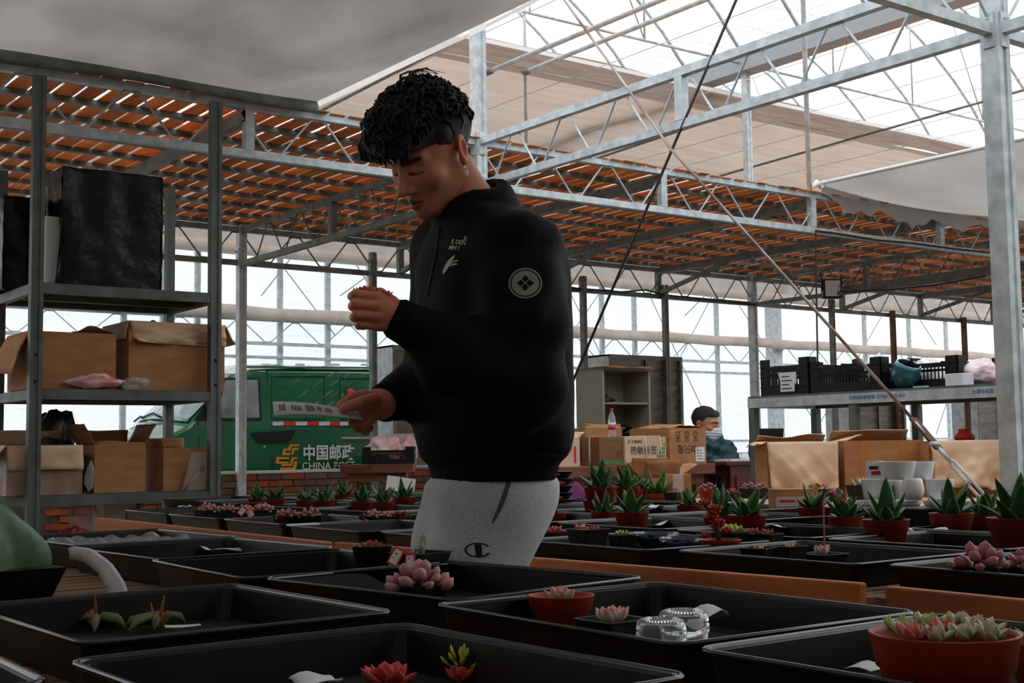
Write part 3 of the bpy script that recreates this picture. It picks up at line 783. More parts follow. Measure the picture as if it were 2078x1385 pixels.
def rosette(t, kind, r, c=(0, 0, 0), n=16, upright=0.0, seed=1, squat=1.0):
    """leaf rosette of radius r at c (local)"""
    q = random.Random(seed)
    for i in range(n):
        lev = i/max(1, n-1); a = i*2.39996+q.uniform(-0.15, 0.15)
        tilt = R(8+(74-upright*45)*lev**0.8+q.uniform(-5, 5)); s = r*(0.62+0.42*lev+q.uniform(-0.06, 0.06))
        o = link('leaf', LF[kind], None, t, (c[0]+0.08*r*math.cos(a)*lev, c[1]+0.08*r*math.sin(a)*lev, c[2]))
        o.rotation_euler = Euler((tilt, 0, a), 'XYZ'); o.scale = (s, s, s*squat)
def beads(t, kind, rx, rz_, c, n, s, seed=1):
    """a heap of plump upright leaves"""
    q = random.Random(seed)
    for i in range(n):
        a = i*2.39996; rr_ = math.sqrt((i+0.5)/n)
        tilt = R(70*rr_+q.uniform(-12, 12)); k = s*q.uniform(0.8, 1.15)
        o = link('leaf', LF[kind], None, t, (c[0]+rx*rr_*0.8*math.cos(a), c[1]+rx*rr_*0.8*math.sin(a), c[2]+rz_*(1-rr_*rr_)*0.8))
        o.rotation_euler = Euler((tilt, 0, a+math.pi/2), 'XYZ'); o.scale = (k, k, k)
def place(px, py, wpx, zb, hr):
    z_r = zb+0.06
    for _ in range(4):
        p = PZ(px, py, z_r); D = (Vector(p)-Vector((0, 0, H))).dot(Vector(_f)); w = wpx*D/FPX; z_r = zb+0.004+w*hr
    return p, w
def succ(px, py, wpx, kind, label, potm=BLACKP2, square=True, hr=0.86, mode='rosette', n=16, k=0.5, zb=Z2, extra=None, rz=None, up=0.0, c=None):
    p, w = place(px, py, wpx, zb, hr)
    t = thing('potted_succulent', label, 'succulent', (p.x, p.y, zb+0.004), 0.0)
    zs = pot(t, w, hr, potm, square, rnd.uniform(-0.3, 0.3) if rz is None else rz)
    sd = int(px*3+py)
    if mode == 'rosette': rosette(t, kind, w*k, (0, 0, zs-0.01*w), n, up, sd)
    elif mode == 'beads': beads(t, kind, w*0.44, w*0.30, (0, 0, zs-0.02*w), n, w*k, sd)
    elif mode == 'multi':
        for j, (dx, dy, kk, ks) in enumerate(extra): rosette(t, kk, w*ks, (dx*w, dy*w, zs), n, up, sd+j)
    return t, w, zs
def tagplate(px, py, D, w, h, label, tilt=0.3, rot=0.0, rz=0.0):
    p = PD(px, py, D)
    t = thing('price_tag', label, 'label', p, -YAW+rz)
    Rm = Matrix.Rotation(rot, 4, 'Y') @ Matrix.Rotation(-tilt, 4, 'X')
    me = MB().box((-w/2, -0.0008, -h/2), (w/2, 0.0008, h/2)).mesh('card'); me.transform(Rm); link('card', me, REDINK, t)
    me = MB().box((-w/2+0.003, -0.0014, -h/2+0.003), (w/2-0.003, -0.0005, h/2-0.003)).mesh('face'); me.transform(Rm); link('face', me, PAPER, t)
    me = MB()
    for q in range(2): me.box((-w/2+0.006, -0.0017, h*0.12-q*h*0.25), (w/2-0.009-q*0.003, -0.0013, h*0.12-q*h*0.25+0.0022))
    me = me.mesh('writing'); me.transform(Rm); link('writing', me, INK, t)
    return t
# near bench plants
succ(848, 1184, 100, 'bead', 'plump pink pebble plant in black square pot on the tray before the man', mode='beads', n=19, k=0.40, zb=Z1, hr=0.55, rz=0.1)
succ(755, 1106, 82, 'brown', 'brown-green rosette in a dark round pot by the red-edged price tags', square=False, k=0.42, zb=Z1+0.02, hr=0.75, n=22)
t, w, zs = succ(850, 1119, 102, 'pinkred', 'shallow black pot with glassy green leaves beside the grey trouser leg', zb=Z1+0.02, hr=0.5, n=10, mode='multi', extra=[(-0.25, 0.05, 'pinkred', 0.2), (-0.05, 0.1, 'pale', 0.18)], rz=0.2)
for j, dx in enumerate((0.06, 0.17, 0.28)):
    o = link('leaf', LF['jade'], None, t, (dx*w, -0.05*w+0.02*j, zs-0.005)); o.scale = (w*0.3, w*0.3, w*(0.36+0.06*j)); o.rotation_euler = (0.1, 0.1*(j-1), 0)
tagplate(803, 1129, 2.33, 0.02, 0.034, 'white price tag with red edge tilted on the brown rosette pot', rot=0.5)
tagplate(832, 1138, 2.28, 0.018, 0.026, 'white price tag with red edge upright on the shallow black pot', rot=0.05)
def loose(px, py, wpx, kind, label, zb=Z1+0.006, n=14, up=0.0, k=0.5, sx=1.0):
    p, w = place(px, py, wpx, zb, 0.1)
    t = thing('loose_succulent', label, 'succulent', (p.x, p.y, zb), 0)
    rosette(t, kind, w*k, (0, 0, -0.001), n, up, int(px))
    ob('root', MB().tube([(0, 0, 0.0), (w*0.15, -w*0.2, 0.003), (w*0.3, -w*0.35, 0.004)], [0.004, 0.003, 0.001], 6), SOIL, t)
    return t
loose(785, 1372, 112, 'red', 'red rosette lying in the nearest tray, left of three', n=17, up=0.35, k=0.62)
t = loose(935, 1364, 110, 'red', 'red and yellow-green jelly-bean cluster in the nearest tray, middle of three', n=10, up=0.6, k=0.46)
beads(t, 'lime', 0.017, 0.016, (0, 0, 0.014), 14, 0.016, 5)
loose(1066, 1380, 80, 'red', 'small red rosette in the nearest tray, right of three', n=12, up=0.6, k=0.5)
loose(742, 1189, 62, 'olive', 'small dark red and green rosette lying beside the pink pebble plant', n=12, up=0.4)
loose(786, 1193, 64, 'lime', 'yellow-green cupped rosette lying beside the pink pebble plant', n=9, up=0.6)
loose(1000, 1232, 30, 'pinkred', 'fallen pink leaf cluster in the jar tray', n=4)
succ(1138, 1206, 138, 'whitepink', 'orange round plastic pot with a small white-pink rosette', TERRA, False, 0.56, zb=Z1, k=0.30, n=22, up=0.45, mode='rosette')
succ(1243, 1254, 118, 'whitepink', 'black pot with white rosette tipped red beside the upturned glasses', zb=Z1, k=0.42, n=26, up=0.5, hr=0.58, rz=0.0)
# big terracotta pot at the right
p, w = place(1915, 1268, 300, Z1, 0.62)
t = thing('potted_succulent', 'big terracotta pot of pale green rosettes at bottom right', 'succulent', (p.x, p.y, Z1+0.004), 0)
zs = pot(t, w, 0.62, TERRA)
for j, (dx, dy) in enumerate(((-0.27, 0.1), (-0.10, -0.22), (0.1, 0.17), (0.29, -0.05), (0.02, 0.0), (-0.27, -0.13), (0.2, 0.28), (-0.12, 0.28), (0.15, -0.24), (-0.35, 0.0), (0.36, 0.12), (0.0, -0.35))):
    rosette(t, ('pale', 'pale', 'green', 'pale', 'pinkred')[j % 5], w*0.18, (dx*w, dy*w, zs+0.07*w), 12, 0.3, 40+j)
p, w = place(2120, 1300, 150, Z1, 0.62)
t = thing('potted_succulent', 'terracotta pot with green rosette cut off at the right frame edge', 'succulent', (p.x, p.y, Z1+0.004), 0)
zs = pot(t, w, 0.62, TERRA); rosette(t, 'green', w*0.5, (0, 0, zs), 14, 0.3, 3)
# withered plants
def withered(px, py, label, seed):
    p = PZ(px, py, Z1+0.006); t = thing('withered_plant', label, 'plant', p, rnd.uniform(0, 6)); q = random.Random(seed)
    mg = mat('withered_green', (116, 128, 84), 0.6, 0, (90, 104, 70), 20); mo = mat('withered_root', (190, 112, 66), 0.8, 0, (150, 80, 46), 20)
    for i in range(7):
        a = q.uniform(0, 6.28); l = q.uniform(0.025, 0.045)
        ob('leaf', MB().tube([(0, 0, 0.004), (l*0.4*math.cos(a), l*0.4*math.sin(a), 0.02), (l*math.cos(a), l*math.sin(a), 0.016), (l*1.3*math.cos(a), l*1.3*math.sin(a), 0.004)], [0.004, 0.007, 0.006, 0.002], 7), mg, t)
    for i in range(9):
        a = q.uniform(-1, 1); b = q.uniform(-1, 1); l = q.uniform(0.5, 1.2)
        zt_ = 0.046 if i < 3 else 0.012+0.018*q.random()
        ob('root', MB().tube([(0.008, 0.004, 0.004), (0.012+0.010*a*l, 0.010*b*l, 0.02*l), (0.016+0.022*a*l, 0.022*b*l, zt_*l)], [0.0036, 0.003, 0.001], 6), mo, t)
withered(195, 1278, 'withered plant with orange roots, left one in its tray', 1)
withered(325, 1276, 'withered grey-green plant, right one in its tray', 2)
# middle bench plants
for i, (px, wp) in enumerate(((422, 44), (462, 36), (497, 34), (534, 44))):
    succ(px, 1033, wp, 'bead', 'black pot of tiny pink bead leaves, %s of the row of four' % ('first from left', 'second', 'third', 'fourth')[i], mode='beads', n=24, k=0.27, hr=0.8)
for i, (px, wp) in enumerate(((583, 46), (628, 46))):
    succ(px, 1045, wp, 'darkbead', 'black pot of dusky pink bead leaves, %s of two by the white tag' % ('left', 'right')[i], mode='beads', n=20, k=0.29, hr=0.8)
tb_, wb_, _z = succ(756, 1045, 44, 'bead', 'black pot of whitish pink beads with a red-edged tag', mode='beads', n=20, k=0.22, hr=0.8)
succ(786, 1047, 30, 'bead', 'tiny orange pot of pink beads', TERRA, False, mode='beads', n=12, k=0.3, hr=0.9)
succ(810, 1047, 42, 'darkred', 'dark pot with crimson pointed rosette', k=0.55, n=22, up=0.6, hr=0.75)
tagplate(491, 1037, 4.48, 0.022, 0.03, 'diamond white tag with red edge, left one on the bead pots', rot=0.7)
tagplate(508, 1041, 4.45, 0.024, 0.03, 'diamond white tag with red edge, right one on the bead pots', rot=-0.5)
tagplate(744, 1058, (tb_.location-Vector((0, 0, H))).dot(Vector(_f))-wb_*0.42, 0.016, 0.02, 'small white tag with red edge on the whitish bead pot', rot=0.1)
succ(1125, 1078, 48, 'pinkred', 'pink-red rosette in small black pot right behind the man', k=0.56, n=16, up=0.5)
succ(1193, 1071, 68, 'pinkred', 'black pot with two rosettes and a white tag', mode='multi', extra=[(-0.2, 0, 'pinkred', 0.28), (0.22, 0.05, 'brown', 0.3)], n=14, up=0.4)
tagplate(1178, 1066, 2.85, 0.026, 0.014, 'white tag with red edge leaning on the two-rosette pot', tilt=0.7)
succ(1262, 1084, 46, 'green', 'pointed green rosette in a small black pot left of the blue bowls', k=0.5, n=18, up=0.4)
succ(1480, 1078, 60, 'lime', 'bright yellow-green rosette beside the red cluster', k=0.62, n=22, up=0.3)
succ(1524, 1080, 54, 'olive', 'dark pot with olive rosette, left of the pair behind', k=0.5, n=16, up=0.4)
succ(1556, 1082, 54, 'olive', 'dark pot with olive rosette, right of the pair behind', k=0.5, n=16, up=0.4)
succ(1538, 1110, 60, 'whitepink', 'black pot with small red-tipped rosette, left before the flower stalk', k=0.34, n=12, up=0.6, zb=Z2)
succ(1600, 1106, 60, 'whitepink', 'black pot with small red-tipped rosette just left of the flower stalk', k=0.3, n=12, up=0.6)
t, w, zs = succ(1668, 1122, 82, 'whitepink', 'pale pink rosette sending up a tall bent flower stalk', k=0.36, n=20, up=0.7, hr=0.4)
st = mat('stalk_pink', (206, 116, 100), 0.5)
ob('flower_stalk', MB().tube([(0.01, 0, zs+0.01), (0.014, 0.004, zs+0.07), (0.018, 0.006, zs+0.12), (0.022, 0.004, zs+0.135), (0.034, -0.01, zs+0.14), (0.05, -0.03, zs+0.122)], [0.0022, 0.002, 0.0018, 0.0016, 0.0015, 0.001], 6), st, t)
fb = MB()
for q in range(9): fb.lathe([(0.0, 0), (0.003, 0.003), (0.0035, 0.006), (0.0, 0.010)], 6, (0.036+0.002*q, -0.012-0.0022*q, zs+0.128-0.0022*q))
ob('flower_buds', fb, st, t)
succ(1992, 1146, 94, 'darkbead', 'black pot of plump pink pebble leaves near the right edge', mode='beads', n=15, k=0.38, hr=0.6, zb=Z2)
succ(2085, 1148, 80, 'darkbead', 'black pot of pink pebble leaves cut by the right frame edge', mode='beads', n=15, k=0.38, hr=0.6, zb=Z2)
# scarlet clusters
def scarlet(px, py, wpx, label, hgt):
    p, w = place(px, py, wpx, Z2, 0.55); t = thing('potted_succulent', label, 'succulent', (p.x, p.y, Z2+0.004), 0); zs = pot(t, w, 0.55, TERRA); q = random.Random(int(px))
    ob('stem', MB().tube([(0, 0, zs-0.01), (-0.012, 0.0, zs+hgt*0.4), (-0.02, 0.01, zs+hgt*0.8)], [0.006, 0.008, 0.004], 7), mat('stem_brown', (84, 60, 40), 0.9), t)
    for j in range(8):
        c = (-0.02+q.uniform(-0.03, 0.03), q.uniform(-0.02, 0.02), zs+hgt*(0.15+0.13*j)); rosette(t, 'scarlet', 0.023, c, 13, 0.2, j+int(px))
    return t
scarlet(1462, 1094, 84, 'tall scarlet cluster leaning out of a terracotta pot', 0.085)
scarlet(1130, 1040, 46, 'tall scarlet column plant at the man\'s back', 0.13)
# blue glazed bowls
m_blue = mat('blue_glaze', (28, 52, 92), 0.15, 0, (16, 26, 48), 9, coat=0.6)
for px, py, wp, lab in ((1330, 1080, 96, 'deep blue glazed oval bowl, left one'), (1385, 1090, 96, 'deep blue glazed oval bowl tilted by the red cluster')):
    p, w = place(px, py, wp, Z2, 0.42)
    t = thing('glazed_bowl', lab, 'bowl', (p.x, p.y, Z2+0.004), rnd.uniform(-0.3, 0.3))
    ob('bowl_body', MB().lathe([(0.0, 0.002), (0.24*w, 0), (0.42*w, 0.22*w), (0.5*w, 0.42*w), (0.47*w, 0.42*w), (0.4*w, 0.22*w), (0.2*w, 0.05*w), (0, 0.05*w)], 28), m_blue, t)
# back plants on the plywood side
for a_ in ((1436, 992, 40, 'darkbead', 'dusty pink plant in a red pot behind the aloes', TERRA_D, False), (1367, 999, 34, 'darkred', 'dark crimson spiky rosette by the folded paper', BLACKP2, True), (1520, 990, 34, 'darkbead', 'small pink plant by the shelf leg, left', BLACKP2, True), (1545, 991, 34, 'darkbead', 'small pink plant by the shelf leg, right', BLACKP2, True),
           (1486, 999, 30, 'pinkred', 'tiny pink plant with a thin flower stem at the desk front', BLACKP2, True), (1668, 992, 34, 'scarlet', 'small ruby plant right of the taped carton', BLACKP2, True), (1697, 1000, 30, 'darkbead', 'small grey-mauve plant right of the ruby one', BLACKP2, True), (1748, 983, 50, 'pale', 'pale green rosettes in black pot left of the mugs', BLACKP2, True)):
    succ(a_[0], a_[1], a_[2], a_[3], a_[4], a_[5], a_[6], mode='beads', n=14, k=0.26, hr=0.6, zb=0.72)

# ---- loose papers, tags and film
def papersheet(px, py, z, w, l, label, rz=0, crumple=0.012, name='paper_sheet', seed=1, m=PAPER):
    p = PZ(px, py, z); nz = vnoise(seed)
    return tag(ob(name, MB().sheet(lambda u, v: ((u-0.5)*w, (v-0.5)*l, 0.006+crumple*(0.6+0.5*nz((u*2.2, v*2.2, 0)))), 10, 10, 0.0008), m, None, (p.x, p.y, z), (0, 0, rz)), label, 'paper')
papersheet(455, 1130, Z1+0.012, 0.09, 0.07, 'small white paper in the empty tray at left', 0.2, 0.02)
papersheet(1335, 1072, Z2+0.01, 0.20, 0.12, 'white papers behind the blue bowls', 0.3, 0.03, seed=3)
papersheet(1870, 1086, Z2+0.03, 0.13, 0.05, 'crumpled white sheet at the foot of the mug-side aloe', -0.6, 0.012, seed=4)
papersheet(1320, 1044, Z2+0.02, 0.16, 0.10, 'white leaflet in the tray right of the large aloe', 0.5, 0.03, seed=6)
papersheet(1420, 1277, Z1+0.012, 0.07, 0.06, 'white scrap beside the upturned glasses', 0.4, 0.02, seed=7)
papersheet(370, 1280, Z1+0.012, 0.05, 0.018, 'thin white tag beside the withered plant', -0.2, 0.004, seed=8)
papersheet(640, 1398, Z1+0.012, 0.05, 0.03, 'white scrap at the bottom edge of the nearest tray', 0.2, 0.01, seed=9)
papersheet(1765, 1370, Z1+0.012, 0.07, 0.03, 'white scrap beside the big terracotta pot', 0.3, 0.008, seed=10)
papersheet(1310, 998, 0.71, 0.22, 0.14, 'folded white paper behind the central aloes', 0.3, 0.03, seed=12)
papersheet(1585, 1074, Z2+0.03, 0.06, 0.05, 'little white card between tray rims near the olive rosettes', 0.3, 0.01, seed=13)
papersheet(375, 1018+15, Z2+0.062, 0.05, 0.03, 'white scrap on the far left trays', 0.3, 0.01, seed=14)
p = PZ(615, 1066, Z2+0.06); tag(bevel(ob('plant_stake', MB().box((-0.05, -0.012, 0), (0.05, 0.012, 0.006)), WHITE, None, p, (0, 0, R(-6))), 0.004), 'white plastic plant stake resting on the tray rim', 'tag')
m_clear = mat('clear_film', (150, 152, 158), 0.06, 0, alpha=0.55, spec=1.0, bump=0.9, bscale=30)
nf = vnoise(21); c = PZ(345, 1120, Z1+0.05)
tag(ob('crumpled_film', MB().sheet(lambda u, v: (1.02+0.34*u, 3.10+0.42*v, Z1+0.040+0.010*nf((u*7, v*8, 0))+0.007*nf((u*15, v*16, 3))), 40, 40), m_clear), 'crumpled shiny clear plastic film heaped in a tray', 'plastic film')
# upturned glasses
m_glass = mat('clear_glass', (236, 240, 240), 0.03, 0, trans=0.95, ior=1.45)
for px, py, lab in ((1341, 1256, 'upturned clear glass jar in front'), (1387, 1238, 'upturned clear glass jar behind')):
    p, w = place(px, py, 104, Z1, 0.92)
    t = thing('glass_jar', lab, 'glass', (p.x, p.y, Z1+0.005), 0)
    h = 0.92*w
    ob('jar_body', MB().lathe([(0.5*w, 0), (0.5*w, h*0.8), (0.46*w, h*0.94), (0.38*w, h), (0.2*w, h*0.97), (0, h*0.965), (0, h*0.93), (0.2*w, h*0.935), (0.36*w, h*0.95), (0.43*w, h*0.9), (0.465*w, h*0.78), (0.465*w, 0), (0.5*w, 0)], 36, caps=False), m_glass, t)
    kn = MB()
    for q in range(40): a = 2*math.pi*q/40; kn.tube([(0.36*w*math.cos(a), 0.36*w*math.sin(a), h*0.985), (0.43*w*math.cos(a), 0.43*w*math.sin(a), h*0.955)], 0.0011, 5)
    ob('base_knurl', kn, m_glass, t)
# white mugs and saucers
m_cer = mat('white_ceramic', (240, 242, 242), 0.22, coat=0.3)
cup = lambda w, h: MB().lathe([(0, 0), (0.36*w, 0), (0.40*w, 0.02*h), (0.5*w, 0.97*h), (0.5*w, h), (0.475*w, h), (0.45*w, 0.5*h), (0.38*w, 0.06*h), (0, 0.06*h)], 30)
D0 = 4.05
for px, py, wp, hp, D, lab in ((1822, 972, 76, 36, 4.05, 'white cylinder cup on top, left of the upper two'), (1868, 972, 58, 36, 4.1, 'white cylinder cup on top, right of the upper two'), (1775, 1012, 52, 40, 4.1, 'white cup in the lower row, first from left'), (1810, 1012, 46, 38, 4.2, 'white cup in the lower row, second from left'), (1908, 1012, 58, 40, 4.05, 'white cup in the lower row, last on the right')):
    p = PD(px, py, D); w = wp*D/FPX; h = hp*D/FPX
    tag(ob('white_cup', cup(w, h), m_cer, None, p), lab, 'cup', 'white cups')
p = PD(1853, 1014, 3.98); w = 46*3.98/FPX; h = 44*3.98/FPX
tag(ob('white_vase', MB().lathe([(0, 0), (0.36*w, 0), (0.49*w, 0.35*h), (0.5*w, 0.55*h), (0.42*w, 0.92*h), (0.38*w, h), (0.35*w, h), (0.4*w, 0.6*h), (0, 0.1*h)], 28), m_cer, None, p), 'rounded white vase standing in the lower row of cups', 'vase')
for px, lab in ((1770, 'white saucer under the lower cups, left'), (1838, 'white saucer under the lower cups, middle'), (1905, 'white saucer under the lower cups, right'), (1960, 'white square dish right of the cups')):
    p = PD(px, 1027, 4.02); w = 0.10
    tag(ob('saucer', MB().lathe([(0, 0), (0.4*w, 0), (0.5*w, 0.019), (0.47*w, 0.019), (0.38*w, 0.004), (0, 0.004)], 24), m_cer, None, p), lab, 'saucer', 'saucers under the cups')
p = PD(1850, 1040, 4.05); 
t = thing('mug_crate', 'low black plastic tray carrying the white cups', 'tray', (p.x, p.y, 0.70), R(-36))
ob('tray_base', MB().box((-0.24, -0.12, 0.0), (0.24, 0.12, p.z-0.70+0.016)), BLACKP, t)
# green bag on its tray with foam strip
p = PZ(130, 1215, Z1); p = Vector((p.x-0.06, p.y+0.12, Z1))
t = thing('bag_tray', 'black tray under the green plastic bag at the left edge', 'tray', (p.x-0.10, p.y+0.06, Z1+0.002), R(4))
ob('tray_shell', MB().add([(-0.24, -0.15, 0), (0.14, -0.15, 0), (0.14, 0.15, 0), (-0.24, 0.15, 0), (-0.27, -0.17, 0.055), (0.16, -0.17, 0.055), (0.16, 0.17, 0.055), (-0.27, 0.17, 0.055)], [(3, 2, 1, 0), (0, 1, 5, 4), (1, 2, 6, 5), (2, 3, 7, 6), (3, 0, 4, 7), (4, 5, 6, 7)]), BLACKP, t)
m_gbag = mat('green_bag', (136, 176, 132), 0.35, 0, (104, 148, 106), 5, transl=0.35, bump=0.3, bscale=14)
nb_ = vnoise(31)
def gb(u, v):
    a = 2*math.pi*u; s = math.sin(math.pi*(0.04+0.5*v)); rr_ = math.cos(math.pi*0.5*v)**0.55
    r1 = 1+0.10*nb_((math.cos(a)*2, math.sin(a)*2, v*3))+0.05*math.sin(a*9+v*4)
    return (-0.07+0.235*rr_*r1*math.cos(a), 0.175*rr_*r1*math.sin(a), 0.05+0.15*math.sin(math.pi*0.5*v)*(1+0.1*nb_((u*3, v*3, 1)))*(1.25-0.5*math.cos(a)*0.6))
tag(ob('green_plastic_bag', MB().sheet(gb, 48, 18), m_gbag, None, (p.x-0.10, p.y+0.06, Z1+0.002), (0, 0, R(4))), 'green translucent plastic bag heaped on a black tray at the left', 'bag')
m_foam = mat('white_foam', (216, 214, 220), 0.8, 0, (200, 198, 206), 30, bump=0.2)
fs_ = [PD(140, 1122, 2.32), PD(175, 1128, 2.25), PD(210, 1155, 2.2), PD(232, 1190, 2.17), PD(238, 1212, 2.16)]
fm = MB()
for q in range(len(fs_)-1): pass
def foam(u, v):
    k = u*(len(fs_)-1); i = min(int(k), len(fs_)-2); f_ = k-i
    c_ = fs_[i].lerp(fs_[i+1], f_); d_ = (fs_[min(i+1, 4)]-fs_[max(i-1, 0)]+fs_[i+1]-fs_[i]).normalized()
    s_ = d_.cross(Vector(_f)).normalized()
    return c_+s_*(v-0.5)*(0.020+0.012*u)
tag(ob('foam_strip', MB().sheet(foam, 16, 2, 0.012), m_foam), 'curved white foam strip hanging over the bench slats by the green bag', 'foam strip')
# ================================================================== rack, cartons, tables, shelf, fans
def carton(label, loc, w, d, h, flaps=None, m=CARD, rz=0.0, inner=CARD_D, flen=None, name='cardboard_carton', mflap=None, group=None, lid=False):
    """open carton; origin at the middle of its base; flaps: dict side->(angle, length); 0 = closed, 90 = upright, 180 = flat outwards, 260 = hanging"""
    t = thing(name, label, 'carton', loc, rz, group)
    e = 0.005
    b = MB()
    b.box((-w/2, -d/2, 0), (w/2, d/2, e))
    b.box((-w/2, -d/2, e), (w/2, -d/2+e, h)); b.box((-w/2, d/2-e, e), (w/2, d/2, h))
    b.box((-w/2, -d/2+e, e), (-w/2+e, d/2-e, h)); b.box((w/2-e, -d/2+e, e), (w/2, d/2-e, h))
    if lid: b.box((-w/2+0.002, -d/2+0.002, h-e), (w/2-0.002, d/2-0.002, h+0.001))
    ob('body', b, m, t)
    q = random.Random(int(abs(loc[0])*977+abs(loc[1])*331))
    for s_, v in (flaps or {}).items():
        ang, L = v[0], v[1]; sk = v[2] if len(v) > 2 else 0.0; wr = v[3] if len(v) > 3 else 0.01
        W = w if s_ in 'fb' else d
        nz = vnoise(q.randrange(999))
        base = {'f': Matrix.Translation((0, -d/2, h)), 'b': Matrix.Translation((0, d/2, h)) @ Matrix.Rotation(math.pi, 4, 'Z'),
                'l': Matrix.Translation((-w/2, 0, h)) @ Matrix.Rotation(-math.pi/2, 4, 'Z'), 'r': Matrix.Translation((w/2, 0, h)) @ Matrix.Rotation(math.pi/2, 4, 'Z')}[s_]
        def FP(u, v_):
            p = Vector(((u-0.5)*W*(1-0.16*v_*abs(sk)) + sk*0.1*W*v_, L*v_, wr*(nz((u*3, v_*2, 0))+(0.35*nz((u*11, v_*8, 2)) if wr > 0.025 else 0))*v_))
            return base @ Matrix.Rotation(R(ang), 4, 'X') @ p
        fm = MB().sheet(FP, 24 if wr > 0.025 else 8, 14 if wr > 0.025 else 5, 0.004)
        ob('flap', fm, mflap or m, t)
    return t
def by_px(xl, xr, yt, Y, zb, d=0.35):
    a = PY(xl, yt, Y); b = PY(xr, yt, Y)
    return ((a.x+b.x)/2, Y+d/2, zb), b.x-a.x, (a.z+b.z)/2-zb

# ---- steel rack at the left
RX0, RX1, RY0, RY1 = 2.01, 3.01, 6.9, 7.58
t = thing('steel_rack', 'grey-green steel storage rack stacked with cartons at the left', 'rack', (RX0, RY0, 0))
W_, D_ = RX1-RX0, RY1-RY0
for (x, y, h) in ((0, 0, 2.99), (W_, 0, 3.0), (0, D_, 2.6), (W_, D_, 2.6)):
    if y > 0: ob('upright', MB().box((x-0.025, y-0.025, 0), (x+0.025, y+0.025, h)), RACK, t)
    else:
        u = ob('upright', MB().prism([(x-0.032, y-0.025), (x-0.012, y-0.025), (x-0.008, y-0.018), (x+0.008, y-0.018), (x+0.012, y-0.025), (x+0.032, y-0.025), (x+0.032, y+0.025), (x-0.032, y+0.025)], 0, h), RACK, t)
        for z in (1.50, 1.36): ob('bolt', MB().tube([(x, y-0.03, z), (x, y-0.015, z)], 0.008, 8), INK, u)
SHZ = (1.885, 1.325, 0.765)
for z in SHZ:
    sh = ob('shelf_board', MB().box((0.0, 0.0, z-0.006), (W_, D_, z)), mat('rack_board', (92, 96, 92), 0.5, 0.2, (72, 76, 70), 5), t)
    for (a, b) in (((0.032, 0, z-0.032), (W_-0.032, 0, z-0.032)), ((0, 0.03, z-0.032), (0, D_-0.03, z-0.032)), ((W_, 0.03, z-0.032), (W_, D_-0.03, z-0.032)), ((0.03, D_, z-0.032), (W_-0.03, D_, z-0.032)), ((0.03, D_*0.5, z-0.032), (W_-0.03, D_*0.5, z-0.032))):
        ob('shelf_rail', MB().bar(a, b, 0.04, 0.052), RACK, sh)
# black wrapped cartons
m_bwrap = mat('black_wrap', (4, 4, 4), 0.24, 0, (7, 7, 6), 8, spec=0.35, bump=0.5, bscale=15)
def wrapped(label, lo, hi, seed, m=m_bwrap, amp=0.012, name='wrapped_carton', cat='carton', parts=True):
    nz = vnoise(seed); n = 16
    c = Vector(((lo[0]+hi[0])/2, (lo[1]+hi[1])/2, lo[2])); h = [(hi[i]-lo[i])/2 for i in range(3)]
    mb = MB()
    for ax in range(3):
        for sg in (-1, 1):
            def P(u, v, ax=ax, sg=sg):
                q = [0, 0, 0]; o = [i for i in range(3) if i != ax]
                q[ax] = sg; q[o[0]] = (u*2-1)*(sg if ax != 1 else -sg); q[o[1]] = v*2-1
                p = Vector((q[0]*h[0], q[1]*h[1], (q[2]+1)*h[2]))
                rr_ = Vector(q).length; k = 1-0.018*max(0, rr_-1.35)
                p = Vector((p.x*k, p.y*k, h[2]+(p.z-h[2])*k))
                wv_ = nz((p.x*9, p.y*9, p.z*4), 1.0)*0.6+nz((p.x*16+p.z*9, p.y*16, p.z*20), 1.0)*0.4
                nrm = Vector([sg if i == ax else 0 for i in range(3)])
                if ax == 2 and sg < 0: wv_ = 0
                return p+nrm*amp*(wv_-0.5)
            mb.sheet(P, n, n)
    t = thing(name, label, cat, c)
    ob('wrap', mb, m, t)
    return t
a = PY(132, 332, 6.93); b = PY(338, 340, 6.93)
w1 = wrapped('big carton wrapped in glossy black film on the rack top shelf', (a.x, 6.97, SHZ[0]+0.001), (b.x, 7.40, a.z), 3)
a_ = PY(24, 390, 7.2); b_ = PY(100, 390, 7.2)
wrapped('smaller black-wrapped carton behind the left rack upright', (a_.x-0.02, 7.28, SHZ[0]+0.001), (b_.x-0.02, 7.5, a_.z), 8)
a_ = PY(-60, 425, 7.1); b_ = PY(16, 425, 7.1)
p = PY(100, 455, 7.15)
t = thing('foam_block', 'white foam packing block squeezed between the black-wrapped cartons', 'foam', (p.x-0.02, 7.12, SHZ[0]+0.001))
ob('block', MB().prism([(-0.03, 0), (0.02, 0), (0.045, 0.26), (0.05, 0.30), (0.05, 0.38), (-0.03, 0.38)], 0, 0.08, Matrix.Rotation(math.pi/2, 4, 'X')), WHITE, t)
